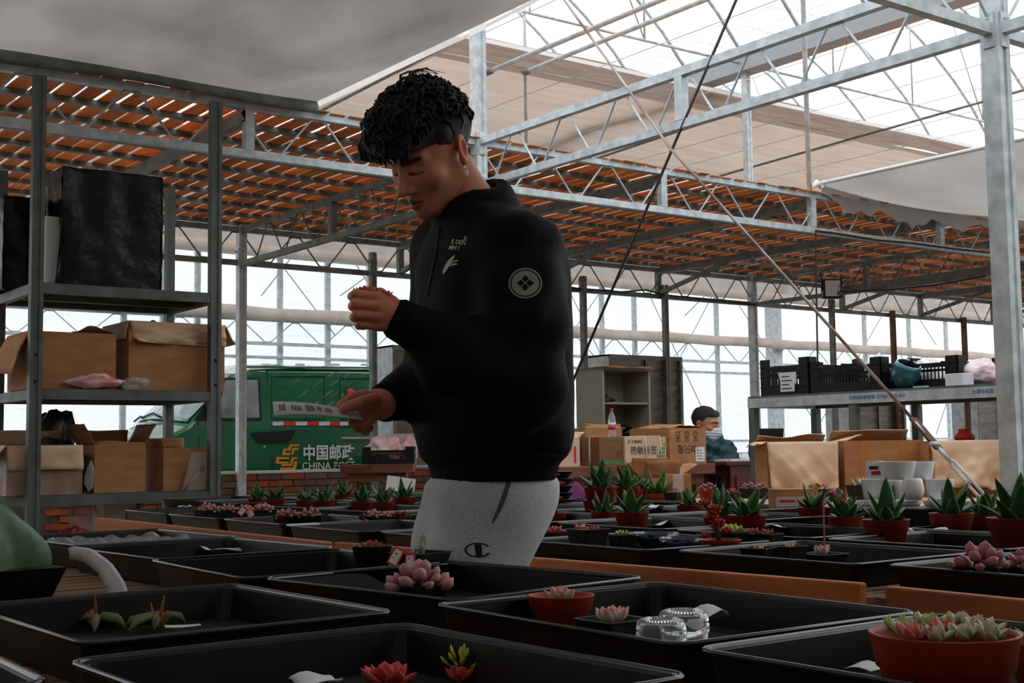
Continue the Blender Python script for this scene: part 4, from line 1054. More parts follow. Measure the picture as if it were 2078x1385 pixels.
# middle shelf cartons
loc_, w_, h_ = by_px(62, 236, 674, 6.95, SHZ[1]+0.001, 0.42)
carton('open brown carton with side flap out, left on the rack middle shelf', loc_, w_, 0.42, h_, {'l': (246, 0.24, 0, 0.02), 'r': (20, 0.12)}, CARD)
loc_, w_, h_ = by_px(262, 456, 655, 6.97, SHZ[1]+0.001, 0.42)
carton('brown carton with crumpled front flap folded down, right on the rack middle shelf', loc_, w_, 0.42, h_, {'f': (258, 0.125, 0.3, 0.03), 'l': (262, 0.10), 'r': (240, 0.13)}, CARD, mflap=CARD_L)
m_pinkbag = mat('pink_film', (206, 92, 92), 0.2, 0, (222, 190, 190), 7, spec=0.8, bump=0.5, bscale=12)
m_clearbag = mat('clear_bag', (196, 194, 192), 0.15, 0, spec=0.9, alpha=0.35, bump=0.6, bscale=14)
def lump(label, c, r, seed, m, name='plastic_bag', cat='bag', nz_a=0.25, flat=True, rz=0):
    nz = vnoise(seed)
    def P(u, v):
        a = 2*math.pi*u; b_ = math.pi*(v-0.5)
        d = Vector((math.cos(a)*math.cos(b_), math.sin(a)*math.cos(b_), math.sin(b_)))
        k = 1+nz_a*nz(d*1.6)+0.08*nz(d*5)
        p = Vector((d.x*r[0]*k, d.y*r[1]*k, r[2]+d.z*r[2]*k))
        if flat: p.z = max(p.z, 0.001)
        return p
    return tag(ob(name, MB().sheet(P, 36, 20), m, None, c, (0, 0, rz)), label, cat)
p = PY(195, 780, 6.94); lump('crumpled pink and clear plastic bag before the left carton, rack middle shelf', (p.x, 6.925, SHZ[1]+0.001), (0.14, 0.03, 0.04), 4, m_pinkbag)
p = PY(262, 775, 6.94); lump('small crumpled clear bag beside the pink one on the rack', (p.x+0.03, 6.925, SHZ[1]+0.001), (0.07, 0.025, 0.035), 5, m_clearbag)
# lower shelf
loc_, w_, h_ = by_px(14, 168, 903, 6.95, SHZ[2]+0.001, 0.40)
cb = carton('film-wrapped carton with pleated flap hanging over, left on the rack lower shelf', loc_, w_, 0.40, h_, {'f': (262, 0.13, 0.0, 0.015), 'b': (60, 0.1), 'l': (230, 0.12)}, mat('carton_filmed', (150, 118, 98), 0.3, 0, (180, 160, 148), 6, bump=0.4), mflap=CARD_L)
loc_, w_, h_ = by_px(196, 300, 902, 6.96, SHZ[2]+0.001, 0.36)
carton('open brown carton with four raised flaps, middle of the rack lower shelf', loc_, w_, 0.30, h_, {'f': (60, 0.02), 'l': (118, 0.13), 'r': (120, 0.13), 'b': (75, 0.09)}, CARD)
loc_, w_, h_ = by_px(332, 420, 908, 6.97, SHZ[2]+0.001, 0.34)
carton('open brown carton with paint tools leaning on it, right on the rack lower shelf', loc_, w_, 0.34, h_, {'l': (100, 0.05), 'b': (85, 0.06)}, CARD)
t = thing('tool_bag', 'clear bag with a small trowel and brush leaning on the right carton', 'tools', (PY(392, 985, 6.93).x, 6.93, SHZ[2]))
ob('handle', MB().tube([(-0.06, 0, 0.006), (-0.02, 0.01, 0.08), (0.0, 0.015, 0.15)], 0.008, 7), mat('wood_handle', (176, 132, 84), 0.6), t)
ob('handle', MB().tube([(-0.055, -0.01, 0.008), (0.01, 0.0, 0.075), (0.04, 0.005, 0.10)], 0.008, 7), mat('wood_handle', (176, 132, 84), 0.6), t)
ob('blade', MB().lathe([(0, 0), (0.012, 0.012), (0.013, 0.03), (0.0, 0.055)], 10, (0.055, 0.006, 0.10), sy=0.4), INK, t)
ob('bag_film', MB().sheet(lambda u, v: (-0.07+0.13*u+0.05*v, -0.015+0.004*math.sin(u*9+v*5), 0.004+0.21*v), 8, 8), m_clearbag, t)
p = PY(118, 860, 7.3); lump('dark grey plastic sack on the rack lower shelf behind the left carton', (p.x, 7.42, SHZ[2]+0.001), (0.12, 0.1, 0.225), 9, mat('grey_sack', (62, 64, 66), 0.35, 0, (44, 46, 48), 6, bump=0.5), 'plastic_sack')
loc_, w_, h_ = by_px(-40, 42, 850, 7.0, SHZ[2]+0.001, 0.3)
carton('plain brown carton at the left frame edge on the rack lower shelf', (loc_[0], 7.53, loc_[2]), w_*0.8, 0.08, h_, None, CARD_D, lid=True)
p = PY(176, 990, 6.95); lump('strip of clear bubble wrap beside the film-wrapped carton', (p.x+0.01, 6.93, SHZ[2]+0.001), (0.022, 0.02, 0.08), 12, m_clearbag, 'bubble_wrap', 'bubble wrap')
# things at the foot of the rack
p = PD(240, 1035, 7.2); tag(bevel(ob('foam_box', MB().box((-0.09, -0.1, 0), (0.09, 0.1, 0.27)), mat('pale_box', (236, 220, 210), 0.8), None, (p.x, 7.2, 0.46)), 0.006), 'pale cream box under the rack lower shelf', 'box')
tag(bevel(ob('floor_crate', MB().box((2.0, 6.95, 0.0), (3.0, 7.45, 0.458)), CARD_D), 0.01), 'brown plank crate on the floor beneath the rack', 'crate')
p = PD(293, 1030, 7.1); lump('olive plastic bag under the rack beside the cream box', (p.x, 7.15, 0.46), (0.07, 0.07, 0.13), 15, mat('olive_bag', (136, 132, 70), 0.4, 0, (168, 160, 110), 8, bump=0.4))
p = PD(178, 1050, 7.0); lump('clear plastic bag hanging low under the rack', (p.x, 7.05, 0.46), (0.10, 0.06, 0.14), 16, m_clearbag)
p = PD(150, 1075, 6.9); lump('red plastic bag low under the rack', (p.x, 7.0, 0.46), (0.07, 0.04, 0.06), 17, mat('red_bag', (166, 44, 50), 0.4, 0, (130, 30, 40), 8))
lump('turquoise plastic sack glimpsed above the rack cartons', (PY(316, 650, 7.48).x, 7.46, SHZ[1]+0.001), (0.11, 0.05, 0.205), 18, mat('teal_sack', (60, 150, 176), 0.4, 0, (110, 184, 200), 6, bump=0.3), 'plastic_sack')

# ---- exhaust fans on the brick wall
def fan(label, xl, w=1.16, dep=0.45):
    t = thing('exhaust_fan', label, 'fan', (xl, YB-0.05, 0.80))
    h = 1.25
    b = MB().box((0, 0, 0), (0.02, dep, h)).box((w-0.02, 0, 0), (w, dep, h)).box((0, 0, h-0.02), (w, dep, h)).box((0, 0, 0), (w, dep, 0.02)).box((0.02, dep-0.03, 0.02), (w-0.02, dep-0.02, h-0.02))
    ob('casing', b, GALV, t)
    for x in (0, w/2-0.02, w-0.04): ob('frame_bar', MB().box((x, -0.012, 0), (x+0.04, 0.0, h)), GALV_D, t)
    ob('frame_bar', MB().box((0, -0.013, h-0.05), (w, 0.001, h)), GALV_D, t)
    me = MB().box((0, -0.004, 0), (w/2-0.05, 0.004, 0.155), Matrix.Rotation(R(9), 3, 'X'), (0, 0, 0.155)).mesh('louvre')
    ml = mat('louvre_tin', (112, 108, 100), 0.45, 0.35, (138, 132, 122), 3, (1, 1, 6))
    for k in range(8):
        for x in (0.04, w/2+0.02): link('louvre', me, ml, t, (x, 0.02, 0.01+0.149*k))
    return t
fan('square exhaust fan with closed louvres behind the beige cabinet', PY(1237, 800, YB-0.05).x)
fan('square exhaust fan with louvres seen under the crate shelf', PY(1729, 850, YB-0.05).x)
fan('exhaust fan at the right edge behind the thick post', PY(1985, 850, YB-0.05).x)
fan('exhaust fan hidden mostly by the man, by the van tail', PY(797, 800, YB-0.05).x)

# ---- left wooden table with crate
def table(label, x0, x1, y0, y1, z, m, th=0.075, legm=None, name='wooden_table', rz=0.0):
    t = thing(name, label, 'table', (x0, y0, 0), rz); w, d = x1-x0, y1-y0
    bevel(ob('top', MB().box((0, 0, z-th), (w, d, z)), m, t), 0.006)
    ob('apron', MB().box((0.06, 0.06, z-th-0.07), (w-0.06, d-0.06, z-th-0.001)), legm or m, t)
    for xx in (0.07, w-0.13):
        for yy in (0.07, d-0.13): ob('leg', MB().box((xx, yy, 0), (xx+0.06, yy+0.06, z-th-0.071)), legm or m, t)
    return t
m_tab = mat('table_brown', (124, 72, 52), 0.5, 0, (98, 54, 40), 3, (1, 6, 6))
m_desk = mat('desk_redbrown', (92, 40, 30), 0.4, 0, (70, 30, 24), 3, (1, 6, 6))
ltp = PZ(690, 943, 0.86); RZT = -YAW+0.03
LT = lambda x, y, z: Matrix.Translation((ltp.x, ltp.y, 0)) @ Matrix.Rotation(RZT, 4, 'Z') @ Vector((x, y, z))
table('brown wooden table with a crate of pink bags, left behind the man', ltp.x, ltp.x+0.61, ltp.y, ltp.y+0.5, 0.862, m_tab, rz=RZT)
t = thing('white_board', 'white board leaning under the left wooden table', 'board', LT(0.40, -0.03, 0), RZT)
ob('panel', MB().box((-0.12, 0, 0.0), (0.12, 0.015, 0.76), Matrix.Rotation(R(9), 3, 'Y'), (0, 0, 0)), WHITE, t)
def crate(label, loc, rz, w=0.56, d=0.38, h=0.21, dip=True):
    """vented black crate with real slots; origin at the middle of the base"""
    t = thing('plastic_crate', label, 'crate', loc, rz)
    ob('base', MB().box((-w/2+0.01, -d/2+0.01, 0), (w/2-0.01, d/2-0.01, 0.006)), BLACKP2, t)
    def side(L, T):
        s = MB(); e = 0.006; pc = 0.075
        def bx_(x0, x1, z0, z1): s.add([T @ Vector(v) for v in ((x0, 0, z0), (x1, 0, z0), (x1, e, z0), (x0, e, z0), (x0, 0, z1), (x1, 0, z1), (x1, e, z1), (x0, e, z1))], [(0, 3, 2, 1), (4, 5, 6, 7), (0, 1, 5, 4), (1, 2, 6, 5), (2, 3, 7, 6), (3, 0, 4, 7)])
        bx_(-L/2, L/2, 0, h*0.28)
        x0, x1 = -L/2+pc, L/2-pc
        zt = h*0.80 if dip else h*0.95
        bx_(-L/2, x0, h*0.28, h); bx_(x1, L/2, h*0.28, h)
        n = max(5, int((x1-x0)/0.022))
        for i in range(n+1):
            x = x0+(x1-x0)*i/n; bx_(x-0.003, x+0.003, h*0.28, zt-0.02)
        bx_(x0, x1, h*0.52, h*0.60); bx_(x0, x1, zt-0.025, zt)
        # ribs
        for z in (0.22, 0.5, 0.78): 
            for sx_ in (-1, 1):
                xa, xb = (-L/2, x0) if sx_ < 0 else (x1, L/2)
                s.add([T @ Vector(v) for v in ((xa, -0.008, h*z), (xb, -0.008, h*z), (xb, 0, h*z), (xa, 0, h*z), (xa, -0.008, h*z+0.004), (xb, -0.008, h*z+0.004), (xb, 0, h*z+0.004), (xa, 0, h*z+0.004))], [(0, 3, 2, 1), (4, 5, 6, 7), (0, 1, 5, 4), (1, 2, 6, 5), (2, 3, 7, 6), (3, 0, 4, 7)])
        return s
    ob('long_side', side(w, Matrix.Translation((0, -d/2, 0))), BLACKP2, t)
    ob('long_side', side(w, Matrix.Translation((0, d/2, 0)) @ Matrix.Rotation(math.pi, 4, 'Z')), BLACKP2, t)
    ob('short_side', side(d, Matrix.Translation((-w/2, 0, 0)) @ Matrix.Rotation(-math.pi/2, 4, 'Z')), BLACKP2, t)
    ob('short_side', side(d, Matrix.Translation((w/2, 0, 0)) @ Matrix.Rotation(math.pi/2, 4, 'Z')), BLACKP2, t)
    return t
crate('black vented crate of pink-wrapped goods on the left wooden table', LT(0.40, 0.22, 0.863), RZT, 0.44, 0.32, 0.145)
m_pinkw = mat('pink_white_wrap', (232, 206, 206), 0.25, 0, (212, 124, 120), 6, spec=0.7, bump=0.4, bscale=14)
lump('pale pink plastic-wrapped bundle heaped in the left table crate', LT(0.36, 0.22, 0.872), (0.17, 0.10, 0.11), 22, m_pinkw)
lump('second pink bundle at the right of the left table crate', LT(0.56, 0.44, 0.863), (0.09, 0.05, 0.12), 23, m_pinkw)
tag(bevel(ob('paper_box', MB().box((0.36, 0.46, 0.863), (0.62, 0.49, 1.12)), mat('grey_board', (186, 186, 188), 0.6), None, (ltp.x, ltp.y, 0), (0, 0, RZT)), 0.004), 'pale grey carton standing behind the pink bundles', 'box')
cb_ = [LT(0.10, 0.10, 0.867), LT(0.0, 0.0, 0.867), LT(-0.08, -0.02, 0.86), LT(-0.06, -0.03, 0.845), LT(0.17, -0.03, 0.825), LT(0.28, -0.02, 0.84), LT(0.26, -0.01, 0.862)]
tag(ob('black_cable', MB().tube(cb_+[LT(0.2, 0.08, 0.867)], 0.004, 6), INK), 'thin black cable loop hanging over the left table edge', 'cable')

# ---- right wooden table with strapped cartons, desk, cabinet
TZ = 0.852
table('long brown wooden table carrying the strapped cartons and water bottle', 5.24, 6.66, 6.55, 7.12, TZ, m_tab)
loc_, w_, h_ = by_px(1216, 1266, 886, 6.60, TZ+0.001, 0.23)
bB = carton('olive-brown carton with green stripe, strapped, below the water bottle', loc_, w_, 0.23, h_, None, CARD_D, lid=True)
m_green = mat('print_green', (74, 130, 84), 0.7)
ob('green_stripe', MB().box((-w_/2, -0.1163, 0.01), (w_/2, -0.1152, 0.035)), m_green, bB)
for q in range(4): ob('print_line', MB().box((-w_*0.4, -0.1163, 0.06+0.018*q), (w_*(0.15 if q < 3 else 0.0), -0.1152, 0.062+0.018*q)), m_green, bB)
text('print', '绿色环保纸箱', 0.028, m_green, bB, frame((0, -0.1160, h_-0.022), (1, 0, 0), (0, 0, 1)))
ob('print_block', MB().box((w_*0.18, -0.1163, 0.06), (w_*0.36, -0.1152, 0.10)), mat('print_brown', (108, 70, 48), 0.8), bB)
for q in range(6): ob('print_line', MB().box((-w_/2-0.0013, -0.1, 0.04+0.02*q), (-w_/2-0.0002, 0.06, 0.0415+0.02*q)), INK, bB)
text('print', '中国邮政', 0.036, INK, bB, frame((-w_/2-0.0008, 0.085, h_*0.5), (0, 0, -1), (0, -1, 0)))
bw = mat('strap_white', (224, 222, 214), 0.5)
ob('strap', MB().box((-w_/2-0.003, -0.02, 0), (-w_/2-0.0005, -0.008, h_)).box((-w_/2-0.003, -0.02, h_), (w_/2, -0.008, h_+0.003)), bw, bB)
loc_, w_, h_ = by_px(1268, 1351, 886, 6.58, TZ+0.001, 0.25)
bC = carton('tan carton printed with black characters and green steps, two white straps', loc_, w_, 0.25, h_, None, CARD_L, lid=True)
yf = -0.1262
text('print', '热敏标签', 0.062, INK, bC, frame((-0.05*w_, yf, h_*0.5), (1, 0, 0), (0, 0, 1)))
text('print', '中国邮政', 0.026, mat('print_grey', (88, 84, 70), 0.7), bC, frame((-0.22*w_, yf, h_*0.82), (1, 0, 0), (0, 0, 1)))
ob('green_mark', MB().prism([(0, 0), (0.02, 0.004), (0.024, 0.03), (0.008, 0.026)], 0, 0.0012, Matrix.Translation((-0.44*w_, yf+0.001, h_*0.75)) @ Matrix.Rotation(math.pi/2, 4, 'X')), m_green, bC)
ob('green_stripe', MB().box((-w_/2, yf-0.0003, 0.004), (w_/2, yf+0.001, 0.018)), m_green, bC)
for q in range(5):
    for r_ in range(5-q): ob('green_step', MB().box((w_*(0.22+0.055*q+0.055*r_*0.9), yf-0.0003, 0.022+0.026*q), (w_*(0.22+0.055*q+0.055*r_*0.9)+0.014, yf+0.001, 0.040+0.026*q)), m_green, bC)
for fx in (-0.02, 0.34): ob('strap', MB().tube([(w_*fx-0.004, 0.12, h_+0.004), (w_*fx, -0.125, h_+0.006), (w_*fx+0.006, -0.131, h_*0.5), (w_*fx+0.012, -0.130, 0.004)], 0.0035, 6), bw, bC)
loc_, w_, h_ = by_px(1358, 1432, 868, 6.66, TZ+0.001, 0.42)
bE = carton('large tan carton with upside-down black print and shipping label', loc_, w_, 0.42, h_, {'f': (4, 0.1), 'b': (3, 0.1), 'l': (10, 0.16, 0, 0.012), 'r': (8, 0.16)}, CARD, lid=True)
yf = -0.2112
text('print', '120只/箱', 0.07, INK, bE, frame((0.0, yf, h_*0.42), (-1, 0, 0), (0, 0, -1)), sx=0.8)
for q in range(3):
    x = -w_*0.27+w_*0.24*q
    ob('print_symbol', MB().box((x-0.018, yf-0.0003, h_*0.62), (x+0.018, yf+0.001, h_*0.64)).box((x-0.018, yf-0.0003, h_*0.88), (x+0.018, yf+0.001, h_*0.9)).box((x-0.018, yf-0.0003, h_*0.64), (x-0.014, yf+0.001, h_*0.88)).box((x+0.014, yf-0.0003, h_*0.64), (x+0.018, yf+0.001, h_*0.88)).box((x-0.007, yf-0.0003, h_*0.68), (x+0.007, yf+0.001, h_*0.74)).box((x-0.003, yf-0.0003, h_*0.74), (x+0.003, yf+0.001, h_*0.82)), INK, bE)
lb = ob('shipping_label', MB().box((w_*0.2, yf-0.0006, 0.012), (w_*0.45, yf+0.001, 0.115)), PAPER, bE)
for q in range(4): ob('label_line', MB().box((w_*0.23, yf-0.0012, 0.03+0.02*q), (w_*(0.40-0.04*(q % 2)), yf-0.0006, 0.034+0.02*q)), INK, lb)
loc_, w_, h_ = by_px(1128, 1176, 888, 6.62, TZ+0.001, 0.25)
bA = carton('crumpled light carton with red tape and raised flap at the man\'s back', loc_, w_, 0.25, h_, {'r': (140, 0.06), 'b': (80, 0.14), 'f': (40, 0.05)}, CARD_L)
ob('tape', MB().box((w_*0.2, -0.1263, 0.0), (w_*0.38, -0.1252, h_)), mat('tape_pale', (206, 186, 178), 0.3), bA)
ob('tape_print', MB().box((w_*0.24, -0.1268, 0.02), (w_*0.34, -0.1262, h_*0.7)), REDINK, bA)
loc_, w_, h_ = by_px(1188, 1262, 868, 6.95, TZ+0.001, 0.12)
carton('low opened carton with white sheets behind the water bottle', loc_, w_, 0.12, h_, {'f': (60, 0.03)}, CARD)
# water bottle
p = PY(1250, 882, 6.66)
t = thing('water_bottle', 'clear water bottle with red cap and red-white label on the cartons', 'bottle', (p.x, 6.70, TZ+0.001+0.19))
s_ = 0.85
m_pet = mat('clear_pet', (226, 232, 236), 0.08, 0, trans=0.75, ior=1.3, alpha=0.75)
ob('bottle_body', MB().lathe([(0, 0), (0.028*s_, 0), (0.032*s_, 0.008*s_), (0.032*s_, 0.05*s_), (0.029*s_, 0.055*s_), (0.032*s_, 0.06*s_), (0.032*s_, 0.135*s_), (0.024*s_, 0.175*s_), (0.013*s_, 0.20*s_), (0.012*s_, 0.212*s_), (0, 0.212*s_)], 20), m_pet, t)
ob('label_red', MB().lathe([(0.0325*s_, 0.062*s_), (0.0325*s_, 0.09*s_)], 20), REDINK, t)
ob('label_white', MB().lathe([(0.0325*s_, 0.09*s_), (0.0325*s_, 0.118*s_)], 20), PAPER, t)
ob('label_leaf', MB().lathe([(0, 0), (0.007, 0.004), (0.007, 0.008), (0, 0.012)], 8, (0.008, -0.0275*s_-0.003, 0.096*s_), sy=0.3), m_green, t)
ob('cap', MB().lathe([(0, 0.21*s_), (0.0145*s_, 0.21*s_), (0.0145*s_, 0.23*s_), (0.013*s_, 0.233*s_), (0, 0.233*s_)], 18), REDINK, t)
# beige metal cabinet
t = thing('metal_cabinet', 'beige open metal cabinet with shelves behind the cartons', 'cabinet', (PY(1223, 800, 8.0).x, 8.0, 0))
m_bei = mat('beige_paint', (146, 138, 118), 0.5, 0.0, (136, 128, 108), 4)
w_ = PY(1320, 800, 8.0).x-PY(1223, 800, 8.0).x; h_ = PY(1222, 750, 8.0).z; e = 0.02
ob('carcass', MB().box((0, 0, 0), (e, 0.34, h_)).box((w_-e, 0, 0), (w_, 0.34, h_)).box((e, 0.32, 0), (w_-e, 0.34, h_)).box((0, 0, h_), (w_, 0.34, h_+e)).box((e, 0, 0), (w_-e, 0.32, 0.06)), m_bei, t)
for z in (PY(1270, 816, 8.0).z, PY(1270, 885, 8.0).z-0.05): ob('shelf', MB().box((e, 0.01, z-0.015), (w_-e, 0.32, z)), m_bei, t)
ob('top_sheet', MB().sheet(lambda u, v: (-0.02+(w_+0.03)*u, -0.05+0.38*v, h_+e+0.003+(0.02 if v > 0.01 else -0.005)*abs(math.sin(u*5))), 12, 6, 0.003), CARD_D, t)
zz = PY(1270, 816, 8.0).z
lump('dark shoe-like bundle on the cabinet middle shelf', (PY(1240, 812, 8.05).x+0.03, 8.15, zz+0.001), (0.06, 0.08, 0.035), 41, mat('grey_cloth', (110, 108, 112), 0.8, 0, (70, 70, 74), 5), 'cloth_bundle', 'bundle')
lump('black plastic bag on the cabinet bottom shelf', (PY(1285, 880, 8.05).x, 8.15, PY(1270, 885, 8.0).z-0.049), (0.08, 0.09, 0.07), 42, m_bwrap)
# desk of the seated man
td = table('dark red-brown desk of the seated masked man', 6.72, 8.1, 6.5, 6.88, 0.862, m_desk, 0.03, m_desk, 'office_desk')
ob('modesty_panel', MB().box((0.07, 0.03, 0.1), (1.3, 0.05, 0.83)), m_desk, td)
for q in range(2): ob('panel_moulding', MB().box((0.12+0.6*q, 0.02, 0.2), (0.62+0.6*q, 0.031, 0.76)), m_desk, td)
# crumpled papers and mouse on the desk
tag(ob('paper_pad', MB().box((6.80, 6.53, 0.863), (7.06, 6.70, 0.877)), PAPER), 'stack of white paper at the desk front edge', 'paper')
p = PY(1507, 927, 6.6); tag(ob('paper_cup', MB().lathe([(0, 0), (0.03, 0), (0.033, 0.02), (0.028, 0.05), (0.0, 0.055)], 16), WHITE, None, (p.x, 6.58, 0.863)), 'small round white cup on the desk by the shelf leg', 'cup')
# laptop
p = PY(1556, 925, 6.7)
t = thing('laptop', 'black laptop open on the desk seen from behind', 'laptop', (p.x, 6.72, 0.863), R(-12))
ob('base', MB().box((-0.15, 0.0, 0), (0.15, 0.14, 0.018)), BLACKP2, t)
ob('screen', MB().box((-0.15, -0.005, 0.012), (0.15, 0.007, 0.24), Matrix.Rotation(R(10), 3, 'X'), (0, 0, 0.012)), BLACKP2, t)
ob('emblem', MB().lathe([(0, 0), (0.012, 0.006), (0.012, 0.016), (0, 0.022)], 8, (-0.04, 0.012-0.030, 0.11), sy=0.2), GALV, t)
# open carton and small taped box in front
p = PD(1328, 975, 7.4); t = carton('open carton with taped flaps spread before the strapped cartons', (p.x, p.y, 0.70), 0.22, 0.20, p.z-0.70+0.02, {'l': (140, 0.12, 0, 0.01), 'r': (150, 0.14), 'b': (70, 0.12), 'f': (110, 0.10)}, CARD, rz=R(-20))
p = PD(1371, 990, 7.1); t = carton('little taped carton right of the open carton', (p.x, p.y, 0.70), 0.15, 0.12, p.z-0.70+0.075, None, CARD, rz=R(-30), lid=True)
ob('tape', MB().box((-0.03, -0.0613, 0.0), (0.03, -0.0602, p.z-0.70+0.075)), mat('tape_pale', (206, 186, 178), 0.3), t)
p = PD(1347, 990, 7.28); tag(bevel(ob('display_stand', MB().box((-0.26, -0.2, 0), (0.26, 0.24, 0.699)), m_tab, None, (p.x, p.y, 0), (0, 0, -YAW)), 0.01), 'low brown stand under the open carton', 'stand')
lump('magenta cloth bundle under the long table', (PD(1160, 1000, 8.2).x, PD(1160, 1000, 8.2).y, 0.0), (0.14, 0.12, 0.36), 51, mat('magenta_cloth', (130, 40, 104), 0.8, 0, (100, 30, 84), 5), 'cloth_bundle', 'bundle', 0.15)
t = thing('pot_stack', 'stack of black nursery pots at the man\'s back', 'pot stack', (PD(1128, 1000, 5.6).x, PD(1128, 1000, 5.6).y, Z2+0.001))
for q in range(6): ob('nested_pot', MB().lathe([(0.055, 0.03*q), (0.075, 0.03*q+0.024), (0.08, 0.03*q+0.026), (0.08, 0.03*q+0.0295), (0.05, 0.03*q+0.0295)], 14), BLACKP2, t)

# ---- crate shelf at the right
SX = 5.9; SZ = 1.272
t = thing('steel_shelf_table', 'grey steel shelf table carrying black crates, right', 'shelf', (SX, 3.3, 0))
L_ = 5.51-3.3
ob('top', MB().box((0, 0, SZ-0.012), (0.62, L_, SZ)), RACK, t)
r1 = ob('front_rail', MB().box((-0.004, 0, SZ-0.07), (0.04, L_+0.002, SZ-0.013)), GALV, t)
ob('end_rail', MB().box((0.04, L_-0.04, SZ-0.07), (0.62, L_, SZ-0.013)), GALV, t)
ob('back_rail', MB().box((0.58, 0, SZ-0.07), (0.62, L_-0.04, SZ-0.013)), RACK, t)
for yy in (L_-0.045, 4.70-3.3, 0.3):
    for xx in (0, 0.575): ob('leg', MB().box((xx, yy, 0), (xx+0.045, yy+0.045, SZ-0.071)), RACK, t)
m_blueink = mat('blue_ink', (64, 104, 168), 0.7)
text('stencil', '天津市友联钢管 Q/12JH 5810-2021', 0.026, m_blueink, r1, frame((-0.0048, PX(1780, 795, SX).y-3.3, SZ-0.04), (0, -1, 0), (0, 0, 1)))
text('stencil', '天津市友联', 0.026, m_blueink, r1, frame((-0.0048, PX(1995, 783, SX).y-3.3, SZ-0.04), (0, -1, 0), (0, 0, 1)))
def on_shelf(px, dx): q = PX(px, 790, SX+dx); return q
crate('black vented crate with torn paper label, far left on the steel shelf', (SX+0.29, 5.25, SZ+0.001), 0, 0.50, 0.38, 0.22)
crate('black vented crate in front, middle of the steel shelf', (SX+0.21, 4.79, SZ+0.001), R(90), 0.51, 0.36, 0.185)
crate('black vented crate with low front behind the teal pot', (SX+0.36, 4.30, SZ+0.001), 0, 0.44, 0.36, 0.17)
q = PX(1604, 778, SX+0.05)
t = thing('paper_label', 'torn white paper label stuck on the far left crate', 'label', (SX+0.030, q.y, SZ+0.02), R(-90))
ob('sheet', MB().prism([(-0.06, 0), (0.05, 0.0), (0.05, 0.05), (0.065, 0.05), (0.065, 0.115), (-0.075, 0.115), (-0.06, 0.06)], 0, 0.002, Matrix.Rotation(math.pi/2, 4, 'X')), PAPER, t)
for k in range(4): ob('writing', MB().box((-0.05, -0.003, 0.015+0.024*k), (0.03-0.02*(k % 2), -0.002, 0.021+0.024*k)), INK, t)
lump('white plastic bag bulging from the middle crate', (SX+0.26, PX(1785, 740, SX+0.2).y+0.06, SZ+0.06), (0.09, 0.06, 0.075), 61, mat('white_bag', (232, 232, 234), 0.4, 0, (214, 216, 220), 8, bump=0.4))
lump('white plastic bag inside the low-front crate', (SX+0.36, PX(1850, 750, SX+0.3).y-0.05, SZ+0.008), (0.12, 0.10, 0.08), 62, mat('white_bag', (232, 232, 234), 0.4))
q = PX(1820, 770, SX+0.06)
t = thing('teal_pot', 'tilted teal glazed flower pot on the steel shelf', 'flower pot', (SX+0.10, q.y, SZ+0.004), -YAW)
tm = MB().lathe([(0, 0), (0.045, 0.0), (0.072, 0.03), (0.082, 0.07), (0.075, 0.115), (0.066, 0.132), (0.062, 0.132), (0.07, 0.11), (0.074, 0.07), (0.06, 0.03), (0, 0.02)], 28).mesh('pot_body'); tm.transform(Matrix.Translation((0, 0, 0.018)) @ Matrix.Rotation(R(26), 4, 'X') @ Matrix.Rotation(R(12), 4, 'Y')); link('pot_body', tm, mat('teal_glaze', (30, 96, 108), 0.15, 0, (20, 70, 84), 6, coat=0.5), t)
rm = MB().lathe([(0.066, 0.130), (0.068, 0.133), (0.066, 0.135), (0.062, 0.133)], 28, caps=False).mesh('rim'); rm.transform(Matrix.Translation((0, 0, 0.018)) @ Matrix.Rotation(R(26), 4, 'X') @ Matrix.Rotation(R(12), 4, 'Y')); link('rim', rm, WHITE, t)
q = PX(1958, 765, SX+0.2); tag(bevel(ob('small_white_box', MB().box((-0.05, -0.055, 0), (0.05, 0.055, 0.068)), PAPER, None, (SX+0.15, q.y, SZ+0.001)), 0.003), 'small white carton right on the steel shelf', 'box')
lump('pink and white soft parcel by the thick post on the shelf', (SX+0.3, PX(1998, 765, SX+0.3).y, SZ+0.001), (0.10, 0.09, 0.07), 63, mat('pink_white', (232, 190, 200), 0.6, 0, (238, 238, 240), 4), 'soft_parcel', 'parcel')
q = PX(1865, 776, SX+0.02); tag(ob('blue_scrap', MB().box((-0.01, -0.04, 0), (0.02, 0.04, 0.008)), mat('pale_blue', (160, 200, 210), 0.5), None, (SX+0.03, q.y, SZ+0.001)), 'pale blue scrap on the steel shelf edge', 'scrap')

# ---- big cartons with large flaps on the plywood table
def big(label, xl, xr, yt, D, flaps, d=0.34, m=CARD, fl=CARD_L):
    a = PD(xl, yt, D); b = PD(xr, yt, D); c = (a+b)/2; w = (b-a).length
    back = Vector((_f[0], _f[1], 0)).normalized()*(d/2)
    return carton(label, (c.x+back.x, c.y+back.y, 0.701), w, d, c.z-0.701, flaps, m, rz=-YAW, mflap=fl), w, c.z-0.701
tA, w_, h_ = big('big carton with wrinkled flap hanging forward, left of the three', 1556, 1700, 896, 6.6, {'f': (245, 0.255, -0.35, 0.05), 'l': (200, 0.05), 'b': (20, 0.1)}, 0.34)
tB, w_, h_ = big('big taped carton in the middle of the three big ones', 1712, 1872, 893, 6.65, {'b': (30, 0.12), 'l': (15, 0.1)}, 0.34)
for fx in (-0.3, 0.18): ob('tape', MB().box((w_*fx, -0.1712, h_*0.25), (w_*fx+0.05, -0.1701, h_)), mat('tape_brown', (178, 118, 66), 0.3), tB)
t = thing('notice_card', 'white notice card with red print leaning on the middle big carton', 'card', PD(1776, 971, 4.1), -YAW)
